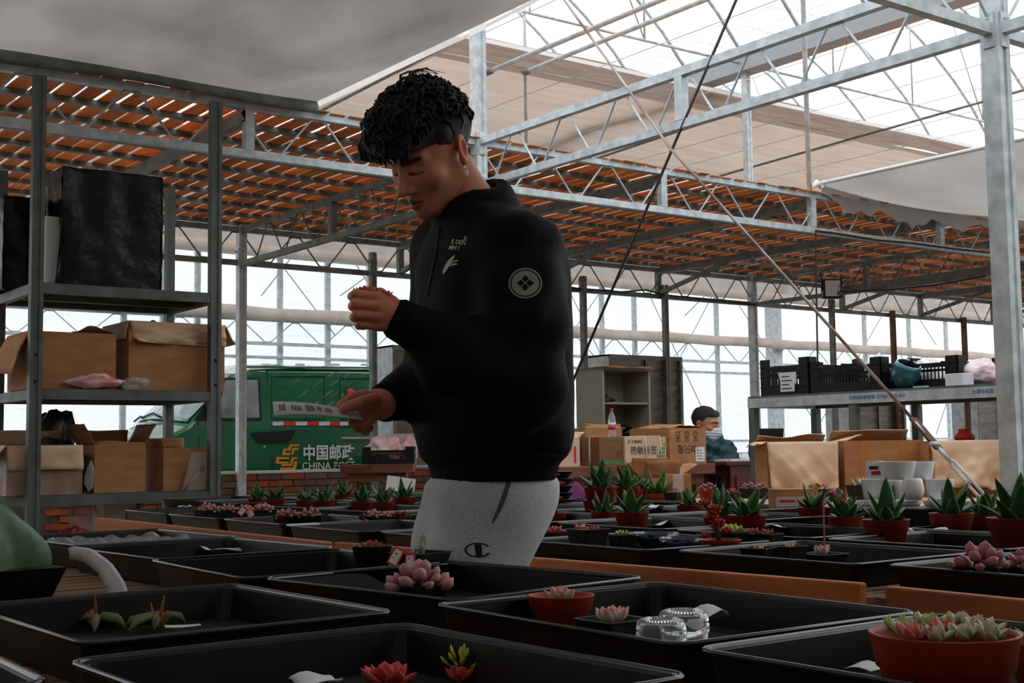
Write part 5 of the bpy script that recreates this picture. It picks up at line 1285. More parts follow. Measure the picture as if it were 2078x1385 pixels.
ob('card', MB().box((-0.028, 0, 0), (0.028, 0.002, 0.058)), PAPER, t); ob('print', MB().box((-0.012, -0.001, 0.012), (0.02, 0.0001, 0.024)), REDINK, t); ob('print', MB().box((-0.018, -0.001, 0.03), (0.01, 0.0001, 0.04)), INK, t)
tC, w_, h_ = big('big carton with broad water-stained flap hanging, right of the three', 1884, 2030, 893, 6.5, {'f': (250, 0.25, 0.2, 0.05)}, 0.30)
p = PD(1958, 893, 6.9); tag(ob('red_vase', MB().lathe([(0, 0), (0.05, 0), (0.055, 0.02), (0.03, 0.045), (0.036, 0.06), (0, 0.06)], 16), REDINK, None, (p.x, p.y, 0.985)), 'red jar neck showing above the right big carton', 'jar')
tag(ob('jar_stand', MB().box((p.x-0.07, p.y-0.07, 0), (p.x+0.07, p.y+0.07, 0.984)), CARD_D), 'upright brown carton behind the right big carton under the red jar', 'carton')
p = PD(1610, 1018, 5.0); t = carton('small carton with red-printed packing tape before the big cartons', (p.x, p.y, Z2+0.015), 0.165, 0.12, 0.095, {'r': (120, 0.02)}, CARD, rz=R(-34), lid=True)
ob('tape', MB().box((-0.0828, -0.0613, 0.03), (0.0828, -0.0602, 0.068)), mat('tape_pale', (206, 186, 178), 0.3), t)
for fx in (-0.07, 0.02): ob('tape_print', MB().box((fx, -0.0618, 0.046), (fx+0.06, -0.0612, 0.056)), REDINK, t)

# ---- floodlight and cables
p = PX(1688, 586, X1-0.05)
t = thing('floodlight', 'square floodlight with black frame hanging from the slatted-ceiling truss', 'lamp', p, -YAW+0.1)
fs2 = 0.115
ob('frame', MB().box((-fs2, -0.03, -fs2), (fs2, 0.05, fs2)), BLACKP2, t)
ob('lens', MB().box((-fs2*0.8, -0.036, -fs2*0.78), (fs2*0.8, -0.0305, fs2*0.85)), mat('lamp_glass', (236, 242, 240), 0.2), t)
ob('bracket', MB().box((-fs2-0.012, 0, -0.02), (-fs2-0.001, 0.02, fs2+0.06)).box((fs2+0.001, 0, -0.02), (fs2+0.012, 0.02, fs2+0.06)), BLACKP2, t)
a = PY(1655, 468, Y1-0.03)
tag(ob('hanging_cable', MB().tube([a, PY(1656, 560, Y1-0.03), PY(1659, 720, Y1-0.03), PY(1661, 900, Y1-0.03), (a.x+0.03, Y1-0.03, 0.05)], 0.008, 6), INK), 'black power cable hanging straight down from the near truss', 'cable')
cpts = [PY(x_, y_, Y1-0.035) for x_, y_ in ((1655, 468), (1700, 474), (1780, 487), (1860, 494), (1940, 505), (2010, 512), (2078, 505))]
tag(ob('truss_cable', MB().tube(cpts, 0.009, 6), INK), 'black cable lying along the near truss at the right', 'cable')
cpts = [PX(x_, y_, X1-0.06) for x_, y_ in ((1708, 592), (1800, 588), (1900, 578), (2000, 560))]
tag(ob('truss_cable', MB().tube(cpts, 0.008, 6), INK), 'black cable leading from the floodlight along the ceiling truss', 'cable')
cpts = [PY(x_, y_, YB-0.06) for x_, y_ in ((1140, 580), (1180, 586), (1260, 592), (1310, 588), (1350, 598), (1420, 606), (1530, 618))]
tag(ob('truss_cable', MB().tube(cpts, 0.010, 6), INK), 'black cable drooping along the far truss above the cabinet', 'cable')
# ================================================================== soft-shape kit: smooth blends of simple solids, skinned on a grid
def _len(v): return np.sqrt((v*v).sum(-1))
def rc(P, a, b, ra, rb):
    a = np.array(a, float); b = np.array(b, float); ba = b-a; pa = P-a
    t = np.clip(pa @ ba/max(1e-12, ba @ ba), 0, 1)
    return _len(pa-t[:, None]*ba)-(ra+(rb-ra)*t)
def chain(P, pts, rs, k=0.01):
    d = None
    for i in range(len(pts)-1):
        e = rc(P, pts[i], pts[i+1], rs[i], rs[i+1]); d = e if d is None else smin(d, e, k)
    return d
def ell(P, c, r):
    r = np.array(r, float); q = P-np.array(c, float)
    k0 = _len(q/r); k1 = _len(q/(r*r))
    return k0*(k0-1)/np.maximum(k1, 1e-9)
def smin(a, b, k):
    h = np.clip(0.5+0.5*(b-a)/k, 0, 1)
    return b*(1-h)+a*h-k*h*(1-h)
def smax(a, b, k): return -smin(-a, -b, k)
def skin_grid(fn, lo, hi, h):
    ax = [np.arange(lo[i], hi[i]+h, h) for i in range(3)]
    n = [len(a) for a in ax]
    V = np.empty(n, np.float32)
    YY, ZZ = np.meshgrid(ax[1], ax[2], indexing='ij')
    st = max(1, int(120000/(n[1]*n[2])))
    for i in range(0, n[0], st):
        xs = ax[0][i:i+st]
        P = np.stack([np.repeat(xs, n[1]*n[2]), np.tile(YY.ravel(), len(xs)), np.tile(ZZ.ravel(), len(xs))], -1)
        V[i:i+st] = fn(P).reshape(len(xs), n[1], n[2])
    V[V == 0] = 1e-7
    S = V < 0
    c = S[:-1, :-1, :-1].astype(np.int8)
    cnt = np.zeros_like(c)
    for dx in (0, 1):
        for dy in (0, 1):
            for dz in (0, 1):
                cnt = cnt+S[dx:n[0]-1+dx, dy:n[1]-1+dy, dz:n[2]-1+dz]
    act = (cnt > 0) & (cnt < 8)
    I, J, K = np.nonzero(act)
    idx = -np.ones(act.shape, np.int64); idx[I, J, K] = np.arange(len(I))
    pos = np.zeros((len(I), 3)); num = np.zeros(len(I))
    cor = [(a, b, d) for a in (0, 1) for b in (0, 1) for d in (0, 1)]
    for A in cor:
        for axis in range(3):
            if A[axis] == 1: continue
            B = list(A); B[axis] = 1
            va = V[I+A[0], J+A[1], K+A[2]]; vb = V[I+B[0], J+B[1], K+B[2]]
            m = (va < 0) != (vb < 0)
            t = np.where(m, va/np.where(m, va-vb, 1), 0)
            p = np.array(A, float)[None, :].repeat(len(I), 0); p[:, axis] += t
            pos[m] += p[m]; num[m] += 1
    pos = (pos/num[:, None]+np.stack([I, J, K], -1))*h+np.array(lo)
    F = []
    for axis in range(3):
        a1, a2 = [(1, 2), (2, 0), (0, 1)][axis]
        sl0 = [slice(None)]*3; sl1 = [slice(None)]*3; sl0[axis] = slice(0, -1); sl1[axis] = slice(1, None)
        s0 = S[tuple(sl0)]; s1 = S[tuple(sl1)]
        E = np.argwhere(s0 != s1)
        ok = (E[:, a1] > 0) & (E[:, a2] > 0) & (E[:, a1] < n[a1]-1) & (E[:, a2] < n[a2]-1)
        E = E[ok]
        if not len(E): continue
        q = []
        for (o1, o2) in ((-1, -1), (0, -1), (0, 0), (-1, 0)):
            c_ = E.copy(); c_[:, a1] += o1; c_[:, a2] += o2; q.append(idx[c_[:, 0], c_[:, 1], c_[:, 2]])
        q = np.stack(q, -1)
        fl = ~s0[E[:, 0], E[:, 1], E[:, 2]]
        q[fl] = q[fl][:, ::-1]
        F.append(q)
    return pos, np.concatenate(F)
def np_mesh(name, parts, smooth=True, cols=None):
    """join (verts, faces) pairs into one mesh"""
    vs = []; fs = []; o = 0
    for v, f in parts:
        vs.append(v); fs.append(f+o); o += len(v)
    vs = np.concatenate(vs); fs = np.concatenate(fs)
    me = bpy.data.meshes.new(name)
    me.vertices.add(len(vs)); me.vertices.foreach_set('co', vs.astype(np.float32).ravel())
    me.loops.add(len(fs)*4); me.loops.foreach_set('vertex_index', fs.astype(np.int32).ravel())
    me.polygons.add(len(fs)); me.polygons.foreach_set('loop_start', np.arange(0, len(fs)*4, 4, dtype=np.int32)); me.polygons.foreach_set('loop_total', np.full(len(fs), 4, np.int32))
    me.polygons.foreach_set('use_smooth', np.full(len(fs), smooth))
    me.update(calc_edges=True); me.validate()
    if cols is not None:
        at = me.color_attributes.new('tint', 'FLOAT_COLOR', 'POINT'); c = np.concatenate(cols)
        at.data.foreach_set('color', np.concatenate([c, np.ones((len(c), 1))], 1).astype(np.float32).ravel())
    return me
def relax(v, f, it=2, lam=0.5):
    """light Laplacian smoothing"""
    e = np.concatenate([f[:, [0, 1]], f[:, [1, 2]], f[:, [2, 3]], f[:, [3, 0]]])
    for _ in range(it):
        s = np.zeros_like(v); c = np.zeros(len(v))
        np.add.at(s, e[:, 0], v[e[:, 1]]); np.add.at(c, e[:, 0], 1); np.add.at(s, e[:, 1], v[e[:, 0]]); np.add.at(c, e[:, 1], 1)
        v = v+lam*(s/c[:, None]-v)
    return v
def skin_mat(name, rough=0.5):
    m = bpy.data.materials.new(name); m.use_nodes = True; N = m.node_tree.nodes; L = m.node_tree.links; b = N['Principled BSDF']
    a = N.new('ShaderNodeAttribute'); a.attribute_name = 'tint'; L.new(a.outputs['Color'], b.inputs['Base Color'])
    b.inputs['Roughness'].default_value = rough; b.inputs['Subsurface Weight'].default_value = 0.12; b.inputs['Subsurface Radius'].default_value = (0.012, 0.004, 0.002); b.inputs['Subsurface Scale'].default_value = 0.6
    n = N.new('ShaderNodeTexNoise'); n.inputs['Scale'].default_value = 260; bp = N.new('ShaderNodeBump'); bp.inputs['Strength'].default_value = 0.06; bp.inputs['Distance'].default_value = 0.003
    L.new(n.outputs['Fac'], bp.inputs['Height']); L.new(bp.outputs[0], b.inputs['Normal'])
    return m
SKIN = skin_mat('skin')
HAIRM = mat('hair_black', (12, 11, 11), 0.42, 0, (20, 18, 17), 60, (1, 1, 6), bump=0.7, bscale=120)

# ---- head in its own axes: x left, y front, z up, origin between the ears
def head_sdf(P):
    Q = P.copy(); Q[:, 0] = np.abs(Q[:, 0])
    d = ell(P, (0, -0.012, 0.047), (0.077, 0.096, 0.083))
    d = smin(d, ell(P, (0, 0.028, -0.012), (0.066, 0.070, 0.075)), 0.03)
    d = smin(d, ell(P, (0, 0.046, -0.055), (0.048, 0.046, 0.052)), 0.03)
    d = smin(d, rc(Q, (0.056, -0.002, -0.050), (0.020, 0.066, -0.094), 0.019, 0.018), 0.028)
    d = smin(d, ell(P, (0, 0.079, -0.095), (0.022, 0.018, 0.018)), 0.02)
    d = smin(d, ell(Q, (0.045, 0.062, -0.020), (0.022, 0.022, 0.020)), 0.022)
    d = smin(d, rc(Q, (0.008, 0.090, 0.026), (0.046, 0.074, 0.024), 0.010, 0.009), 0.018)
    d = smax(d, -ell(Q, (0.031, 0.104, 0.004), (0.019, 0.016, 0.012)), 0.012)
    d = smin(d, ell(Q, (0.031, 0.0795, 0.002), (0.0165, 0.0135, 0.0125)), 0.003)
    d = smin(d, rc(Q, (0.020, 0.0925, 0.0035), (0.043, 0.0845, 0.0035), 0.0028, 0.0026), 0.004)
    d = smin(d, rc(P, (0, 0.091, 0.014), (0, 0.114, -0.030), 0.0075, 0.0115), 0.012)
    d = smin(d, ell(P, (0, 0.119, -0.033), (0.0110, 0.0105, 0.0096)), 0.008)
    d = smin(d, ell(Q, (0.0125, 0.101, -0.0375), (0.0075, 0.0105, 0.0075)), 0.005)
    d = smin(d, ell(P, (0, 0.082, -0.066), (0.026, 0.016, 0.020)), 0.010)
    d = smin(d, rc(Q, (0.0, 0.1025, -0.0605), (0.022, 0.0905, -0.0655), 0.0062, 0.0026), 0.003)
    d = smin(d, rc(Q, (0.0, 0.1015, -0.0742), (0.018, 0.0905, -0.0715), 0.0074, 0.0034), 0.003)
    d = smax(d, -rc(Q, (0.0, 0.1085, -0.0672), (0.024, 0.0945, -0.0672), 0.0022, 0.0016), 0.002)
    # ears
    c, s = math.cos(0.30), math.sin(0.30)
    E = Q-np.array((0.074, -0.012, 0.0)); E = np.stack([E[:, 0]*0.92-E[:, 1]*0.38, E[:, 0]*0.38+E[:, 1]*0.92, E[:, 2]], -1)
    E = np.stack([E[:, 0], c*E[:, 1]+s*E[:, 2], -s*E[:, 1]+c*E[:, 2]], -1)
    er = ell(E, (0.006, 0, 0.004), (0.0075, 0.0185, 0.031))
    er = smin(er, ell(E, (0.003, 0.004, -0.022), (0.006, 0.010, 0.012)), 0.008)
    er = smax(er, -ell(E, (0.013, 0.003, 0.002), (0.0085, 0.0105, 0.019)), 0.006)
    d = smin(d, er, 0.006)
    return d
def head_tint(P, base=(214, 142, 110)):
    b = np.array(lin(base)); C = np.tile(b, (len(P), 1))
    def mixin(w, col):
        nonlocal C
        C = C*(1-w[:, None])+np.array(lin(col))[None]*w[:, None]
    sm = lambda d, r: np.clip(1-d/r, 0, 1)**1.5
    Q = P.copy(); Q[:, 0] = np.abs(Q[:, 0])
    F2 = Q*np.array((1, 0, 1)); fr = np.clip((P[:, 1]-0.075)/0.008, 0, 1)
    mixin(0.85*fr*sm(np.maximum(0, np.minimum(rc(F2, (0, 0, -0.0608), (0.021, 0, -0.0655), 0.0040, 0.0015), rc(F2, (0, 0, -0.0740), (0.017, 0, -0.0712), 0.0052, 0.002))), 0.0025), (158, 66, 60))
    mixin(0.9*fr*sm(np.maximum(0, rc(F2, (0, 0, -0.0672), (0.023, 0, -0.0674), 0.0007, 0.0005)), 0.0014), (62, 26, 24))
    mixin(0.55*sm(np.maximum(0, ell(Q, (0.084, -0.012, 0.0), (0.014, 0.03, 0.04))), 0.01), (206, 92, 70))
    mixin(0.30*sm(np.maximum(0, ell(Q, (0.045, 0.075, -0.03), (0.02, 0.02, 0.02))), 0.02), (200, 108, 84))
    mixin(0.28*sm(np.maximum(0, ell(Q, (0.0, 0.095, -0.050), (0.026, 0.02, 0.006))), 0.006), (110, 84, 72))
    mixin(0.35*sm(np.maximum(0, ell(Q, (0.0, 0.085, -0.098), (0.026, 0.03, 0.012))), 0.012), (130, 96, 80))
    mixin(0.92*sm(np.maximum(0, rc(Q, (0.013, 0.099, 0.0235), (0.051, 0.080, 0.0255), 0.0056, 0.0036)), 0.003), (26, 20, 18))
    mixin(0.85*sm(np.maximum(0, rc(Q, (0.018, 0.094, -0.0030), (0.046, 0.083, -0.0035), 0.0034, 0.0026)), 0.0018), (22, 16, 14))
    return C
def hair_sdf(seed, style):
    nz = vnoise(seed); rr_ = np.random.RandomState(seed)
    K = rr_.normal(size=(14, 3)); K = K/_len(K)[:, None]*rr_.uniform(60, 150, (14, 1)); ph = rr_.uniform(0, 6.28, 14)
    def f(P):
        wv_ = np.sin(P @ K.T+ph).mean(-1)
        if style == 0:
            d = ell(P, (0, -0.008, 0.060), (0.087, 0.108, 0.096))
            d = smin(d, ell(P, (0.0, 0.050, 0.098), (0.078, 0.070, 0.048)), 0.03)
            d = smin(d, rc(P, (-0.045, 0.088, 0.078), (0.045, 0.088, 0.078), 0.026, 0.026), 0.02)
            d = smin(d, rc(P, (-0.05, 0.100, 0.062), (0.02, 0.108, 0.058), 0.020, 0.020), 0.02)
            d = d-0.014*wv_
            top = 0.036
        else:
            d = ell(P, (0, -0.012, 0.052), (0.0815, 0.102, 0.087)); d = smin(d, rc(P, (-0.04, 0.066, 0.082), (0.04, 0.066, 0.082), 0.018, 0.018), 0.03)
            d = d-0.006*wv_
            top = 0.058
        # open the face and clear the ears
        face = np.maximum(0.040-P[:, 1], P[:, 2]-top-0.15*(P[:, 1]-0.04))
        d = smax(d, -face, 0.012)
        Q = P.copy(); Q[:, 0] = np.abs(Q[:, 0])
        d = smax(d, -ell(Q, (0.088, -0.010, -0.006), (0.026, 0.026, 0.042)), 0.008)
        d = smax(d, -np.maximum(np.maximum(P[:, 2]-0.0-0.25*(-P[:, 1]), -0.03-P[:, 1]), -1), 0.012)
        low = P[:, 2]+0.052
        d = smax(d, -low, 0.015)
        return d
    return f
def head_axes(t, p, r):
    fh = np.array([math.sin(YAW), math.cos(YAW), 0]); rt = np.array([fh[1], -fh[0], 0])
    F = -math.cos(t)*fh-math.sin(t)*rt; L = math.cos(t)*rt-math.sin(t)*fh; U_ = np.array([0, 0, 1.0])
    F2 = math.cos(p)*F-math.sin(p)*U_; U2 = math.cos(p)*U_+math.sin(p)*F
    L3 = math.cos(r)*L+math.sin(r)*U2; U3 = math.cos(r)*U2-math.sin(r)*L
    return np.stack([L3, F2, U3], 0)
A3 = lambda v: np.array(v, float)
W = lambda x, y, D: A3(PD(x, y, D))

# ================================================================== green post van behind the brick wall
VY = 13.1
t_van = thing('post_van', 'green post delivery van with white characters behind the brick wall', 'van', (5.0, VY, 0))
m_vgreen = mat('van_green', (8, 100, 64), 0.25, 0, (7, 90, 58), 2, coat=1.0)
prof = [(0.02, 0.32), (0.0, 0.62), (0.0, 0.94), (0.10, 1.10), (0.44, 1.27), (0.72, 1.56), (1.0, 1.84), (1.22, 1.93), (1.7, 1.965), (4.55, 1.965), (4.72, 1.86), (4.76, 1.2), (4.76, 0.32)]
bw_ = 1.72
def vy(z, s):
    o = 0.02 if z < 0.5 else 0.0
    if z > 1.15: o = 0.13*((z-1.15)/0.82)**1.4
    return o if s == 0 else bw_-o
vb = MB(); n = len(prof)
yy_ = [0, 0.06, 0.5, 0.94, 1]
cols_ = []
for fr in (0.0, 0.05, 0.25, 0.5, 0.75, 0.95, 1.0):
    ring = []
    for (x, z) in prof:
        y = vy(z, 0)*(1-fr)+vy(z, 1)*fr
        bulge = math.sin(math.pi*fr)
        x2 = x-(0.16*bulge if x < 0.5 else 0.10*bulge if x < 1.1 else 0); z2 = z+(0.05*bulge if 1.0 < z else 0)-(0.03*(1-bulge) if z > 1.9 else 0)
        ring.append((x2, y, z2))
    cols_.append(ring)
vs = [p for r_ in cols_ for p in r_]; fs = []
for i in range(len(cols_)-1):
    for j in range(n):
        j2 = (j+1) % n; fs.append((i*n+j, i*n+j2, (i+1)*n+j2, (i+1)*n+j))
fs.append(tuple(range(n-1, -1, -1))); fs.append(tuple((len(cols_)-1)*n+j for j in range(n)))
vb.add(vs, fs, False)
body = bevel(ob('body_shell', vb, m_vgreen, t_van), 0.03, 2, 35)
m_vglass = mat('van_glass', (26, 32, 34), 0.06, 0, coat=0.6)
m_vblack = mat('van_black_trim', (18, 19, 20), 0.5)
def vpx(px, py, off=0.012):
    """a point on the near side skin"""
    for _ in range(4):
        q = PY(px, py, VY); 
        o = vy(q.z, 0); q = PY(px, py, VY+o)
    return Vector((q.x-5.0, q.y-VY-off, q.z))
def vpoly(name, pts, m, off=0.006, th=0.008, parent=None):
    P_ = [vpx(x, y, off) for x, y in pts]; Q_ = [p+Vector((0, th, 0)) for p in P_]; k = len(P_)
    mb = MB().add(P_+Q_, [tuple(range(k)), tuple(range(2*k-1, k-1, -1))]+[(i, k+i, k+(i+1) % k, (i+1) % k) for i in range(k)])
    return ob(name, mb, m, parent or t_van)
vpoly('door_window', [(452, 766), (527, 765), (531, 852), (446, 853), (432, 838)], m_vblack, 0.006)
vpoly('door_glass', [(457, 771), (522, 770), (526, 847), (450, 848), (441, 838)], mat('van_side_glass', (92, 100, 100), 0.08, 0, (150, 158, 158), 3, coat=0.5), 0.010)
vpoly('quarter_glass', [(393, 853), (418, 812), (424, 812), (424, 853)], m_vblack, 0.006)
vpoly('mirror', [(416, 818), (427, 812), (430, 845), (420, 848)], m_vblack, 0.10, 0.09)
for a_, b_ in (((541, 750), (553, 955)), ((402, 855), (404, 955)), ((541, 750), (757, 750))):
    pa_, pb_ = vpx(*a_, 0.004), vpx(*b_, 0.004); ob('door_seam', MB().bar(pa_, pb_, 0.008, 0.006), m_vblack, t_van)
for a_, b_ in (((480, 744), (760, 746)),):
    ob('roof_drip', MB().bar(vpx(*a_, 0.01), vpx(*b_, 0.01), 0.02, 0.02), m_vgreen, t_van)
for px in (540, 609, 680, 742):
    q = vpx(px, 739, 0.0); ob('roof_clip', MB().box((q.x-0.05, q.y-0.02, q.z-0.015), (q.x+0.05, q.y+0.03, q.z+0.008)), WHITE, t_van)
for x0_, x1_, y0_, y1_ in ((553, 660, 762, 848), (692, 757, 766, 848)):
    pa = [(x0_, y0_), (x1_, y0_), (x1_, y1_), (x0_, y1_)]
    for k in range(4): ob('panel_ridge', MB().bar(vpx(*pa[k], 0.002), vpx(*pa[(k+1) % 4], 0.002), 0.012, 0.012), m_vgreen, t_van)
m_refr = mat('reflector_red', (206, 36, 34), 0.4); m_refw = mat('reflector_white', (206, 208, 206), 0.4)
xs_ = [553, 575, 600, 623, 647, 669, 690, 708, 730, 752]
for k in range(len(xs_)-1):
    vpoly('reflector_strip', [(xs_[k], 855.5-0.012*k), (xs_[k+1], 855), (xs_[k+1], 862.5), (xs_[k], 863)], m_refr if k % 2 else m_refw, 0.004, 0.004)
vpoly('handle_recess', [(508, 878), (601, 872), (592, 890), (584, 898), (522, 899)], m_vblack, 0.004, 0.006)
vpoly('door_lock', [(535, 904), (538, 904), (538, 907), (535, 907)], WHITE, 0.006)
vpoly('rear_trim', [(692, 886), (757, 886), (757, 890), (692, 890)], mat('trim_beige', (186, 172, 150), 0.5), 0.01, 0.01)
q = vpx(711, 796, 0.006); ob('red_sticker', MB().lathe([(0, 0), (0.05, 0), (0.05, 0.004), (0, 0.004)], 20), m_refr, t_van, q, (math.pi/2, 0, 0))
# side print
q = vpx(667, 920, 0.004); text('side_print', '中国邮政', 0.185, WHITE, t_van, frame((q.x, q.y, q.z), (1, 0, 0), (0, 0, 1)), 0.001, sx=0.90, bold=0.004)
q = vpx(667, 945, 0.004); text('side_print', 'CHINA POST', 0.118, WHITE, t_van, frame((q.x, q.y, q.z), (1, 0, 0), (0, 0, 1)), 0.001, sx=1.0)
m_or = mat('emblem_orange', (226, 150, 30), 0.5)
for poly in ([(588, 901), (607, 901), (606, 905), (592, 905), (590, 911), (583, 911), (584, 906), (587, 906)], [(575, 910), (590, 910), (589, 914), (579, 914), (578, 918), (590, 918), (589, 923), (572, 923)], [(593, 908), (606, 908), (605, 913), (597, 913), (595, 922), (591, 922)],
             [(561, 927), (587, 927), (586, 931), (566, 931), (565, 936), (586, 936), (585, 940), (559, 940)], [(571, 941), (588, 941), (592, 927), (604, 927), (603, 931), (596, 931), (592, 945), (571, 945)], [(597, 935), (603, 935), (600, 953), (568, 953), (569, 948), (594, 948)]):
    vpoly('emblem', poly, m_or, 0.004, 0.003)
# windscreen, bonnet panel, headlamp, wipers, wheels
def scr(u, v):
    a = Vector((0.47, 0.07, 1.30)).lerp(Vector((1.0, 0.14, 1.82)), v); b = Vector((0.47, bw_-0.07, 1.30)).lerp(Vector((1.0, bw_-0.14, 1.82)), v)
    p = a.lerp(b, u); p.x -= 0.115*math.sin(math.pi*u)+0.035; p.z += 0.05*math.sin(math.pi*u)+0.012; return p
ob('windscreen', MB().sheet(scr, 12, 6, 0.006), mat('windscreen_glass', (150, 166, 168), 0.05, 0, coat=1.0), t_van)  # whitish base colour paints the bright reflection on the glass
for u0 in (0.3, 0.62): ob('wiper', MB().tube([scr(u0, 0.02)+Vector((-0.02, 0, 0.01)), scr(u0+0.18, 0.10)+Vector((-0.02, 0, 0.015)), scr(u0+0.3, 0.02)+Vector((-0.02, 0, 0.02))], 0.012, 6), m_vblack, t_van)
vpoly('headlamp', [(308, 893), (341, 880), (344, 886), (318, 899)], WHITE, 0.01, 0.02)
for x in (0.75, 3.9):
    for y in (0.02, bw_-0.20):
        wl = MB().lathe([(0, 0), (0.30, 0), (0.32, 0.03), (0.32, 0.15), (0.30, 0.18), (0, 0.18)], 24).mesh('wheel'); wl.transform(Matrix.Translation((x, y+0.18, 0.32)) @ Matrix.Rotation(math.pi/2, 4, 'X')); link('wheel', wl, m_vblack, t_van)

# ================================================================== the seated masked man
DM = 9.9
hc = W(1432, 862, DM); AX = head_axes(R(-52), R(6), 0.0)
t2 = thing('person', 'seated person in teal padded jacket and white face mask at the desk', 'person', (hc[0], hc[1], 0))
o2 = np.array([hc[0], hc[1], 0])
v, f = skin_grid(head_sdf, (-0.11, -0.125, -0.13), (0.11, 0.14, 0.145), 0.0055)
tn = head_tint(v, (176, 120, 96))
hv = v @ AX*1.06+hc-o2; hf = f[:, ::-1]
torso2 = lambda P: smin(smin(rc(P, W(1436, 905, DM+0.02), W(1446, 985, DM+0.02), 0.13, 0.15), rc(P, W(1405, 918, DM+0.05), W(1470, 912, DM), 0.08, 0.08), 0.06), np.minimum(chain(P, [W(1470, 912, DM), W(1487, 945, DM-0.12), W(1445, 940, DM-0.34)], [0.078, 0.07, 0.05], 0.03), chain(P, [W(1405, 918, DM+0.05), W(1396, 955, DM-0.05), W(1425, 940, DM-0.30)], [0.078, 0.07, 0.05], 0.03)), 0.03)
core2 = lambda P: np.minimum(rc(P, hc-np.array([0, 0, 0.05]), W(1440, 915, DM), 0.055, 0.07), torso2(P)+0.025)
cl, ch = W(1440, 920, DM)-np.array([0.6, 0.6, 0.42]), W(1440, 920, DM)+np.array([0.6, 0.6, 0.2])
v2, f2 = skin_grid(core2, cl, ch, 0.02)
body2 = link('body', np_mesh('body', [(hv, hf), (v2-o2, f2)], True, [tn, np.tile(np.array(lin((176, 120, 96))), (len(v2), 1))]), SKIN, t2)
foldf = lambda P: 0.008*np.sin(P @ np.array((38.0, 21, 62)))+0.006*np.sin(P @ np.array((-51, 33, 44.0)))
v, f = skin_grid(lambda P: torso2(P)+foldf(P), cl, ch, 0.014)
link('jacket', np_mesh('jacket', [(v-o2, f)]), mat('teal_jacket', (20, 62, 70), 0.6, 0, (14, 46, 54), 12, bump=0.2), t2)
v, f = skin_grid(hair_sdf(5, 1), (-0.12, -0.13, -0.06), (0.12, 0.14, 0.17), 0.006)
link('hair', np_mesh('hair', [(v @ AX*1.06+hc-o2, f[:, ::-1])]), HAIRM, t2)
mask = lambda P: np.maximum(smin(smin(ell(P, (0, 0.040, -0.045), (0.064, 0.066, 0.066)), rc(P, (0, 0.10, -0.02), (0, 0.105, -0.05), 0.022, 0.026), 0.03), ell(P, (0, 0.070, -0.085), (0.040, 0.034, 0.032)), 0.02)-0.004+0.002*np.sin(P[:, 2]*300), np.maximum(P[:, 2]+0.012, 0.018-P[:, 1]))
v, f = skin_grid(mask, (-0.09, 0.0, -0.13), (0.09, 0.15, 0.01), 0.005)
mk = link('face_mask', np_mesh('face_mask', [(v @ AX*1.06+hc-o2, f[:, ::-1])]), mat('mask_white', (206, 208, 214), 0.8), t2)
lp = lambda p: tuple(A3(p) @ AX*1.06+hc-o2)
for sg in (-1, 1): ob('ear_loop', MB().tube([lp((sg*0.055, 0.045, -0.03)), lp((sg*0.074, 0.015, -0.02)), lp((sg*0.082, -0.012, 0.0))], 0.002, 5), WHITE, mk)
ch_ = thing('office_chair', 'dark chair under the seated masked man, hidden by the cartons', 'chair', (hc[0]+0.02, hc[1]+0.02, 0))
ob('seat', MB().box((-0.22, -0.22, 0.42), (0.22, 0.22, 0.47)), m_vblack, ch_)
for sx_ in (-1, 1):
    for sy_ in (-1, 1): ob('leg', MB().box((sx_*0.19-0.02, sy_*0.19-0.02, 0), (sx_*0.19+0.02, sy_*0.19+0.02, 0.419)), m_vblack, ch_)
from mathutils.bvhtree import BVHTree
# ================================================================== the standing man
DC = 2.68
sp = W(1000, 960, DC); om = np.array([sp[0], sp[1], 0.0])
man = thing('person', 'standing person in black jacket and grey sweatpants reading a label over the trays', 'person', (om[0], om[1], 0))
TB = R(62)
fh = np.array([math.sin(YAW), math.cos(YAW), 0.0]); rt = np.array([fh[1], -fh[0], 0.0])
LV = math.cos(TB)*rt-math.sin(TB)*fh           # to his left
FV = -math.cos(TB)*fh-math.sin(TB)*rt          # to his front
# ---- head
HS = 0.958
hc = W(879, 313, 2.66); AX = head_axes(R(48.6), R(33.8), R(-7.7))
hp = lambda p: A3(p) @ AX*HS+hc
toh = lambda P: ((P-hc)/HS) @ AX.T
v, f = skin_grid(head_sdf, (-0.11, -0.125, -0.13), (0.11, 0.14, 0.145), 0.0028)
tn = head_tint(v)
head_part = (v @ AX*HS+hc-om, f[:, ::-1])
# ---- joints, measured against the picture
shL, elL, wrL = W(1052, 512, 2.53), W(1062, 782, 2.47), W(800, 643, 2.42)
shR, elR, wrR = W(912, 505, 2.84), W(890, 765, 2.86), W(778, 818, 2.62)
hipL, hipR = W(1022, 985, 2.65), W(962, 985, 2.75)
knL, knR = W(948, 1235, 2.67), W(925, 1235, 2.78)
anL = np.array([knL[0]+0.05, knL[1]+0.03, 0.10]); anR = np.array([knR[0]+0.05, knR[1]+0.03, 0.10])
neckT, neckB = hp((0, -0.030, -0.055)), W(975, 470, 2.70)
SK = np.array(lin((210, 140, 108)))
# ---- hands: palm plus five separate jointed fingers
def hand_sdf(palm, fingers, k=0.006):
    def f_(P):
        d = palm(P)
        fd = None
        for pts, rs in fingers:
            e = chain(P, pts, rs, 0.003); fd = e if fd is None else smin(fd, e, 0.0025)
        return smin(d, fd, k)
    return f_
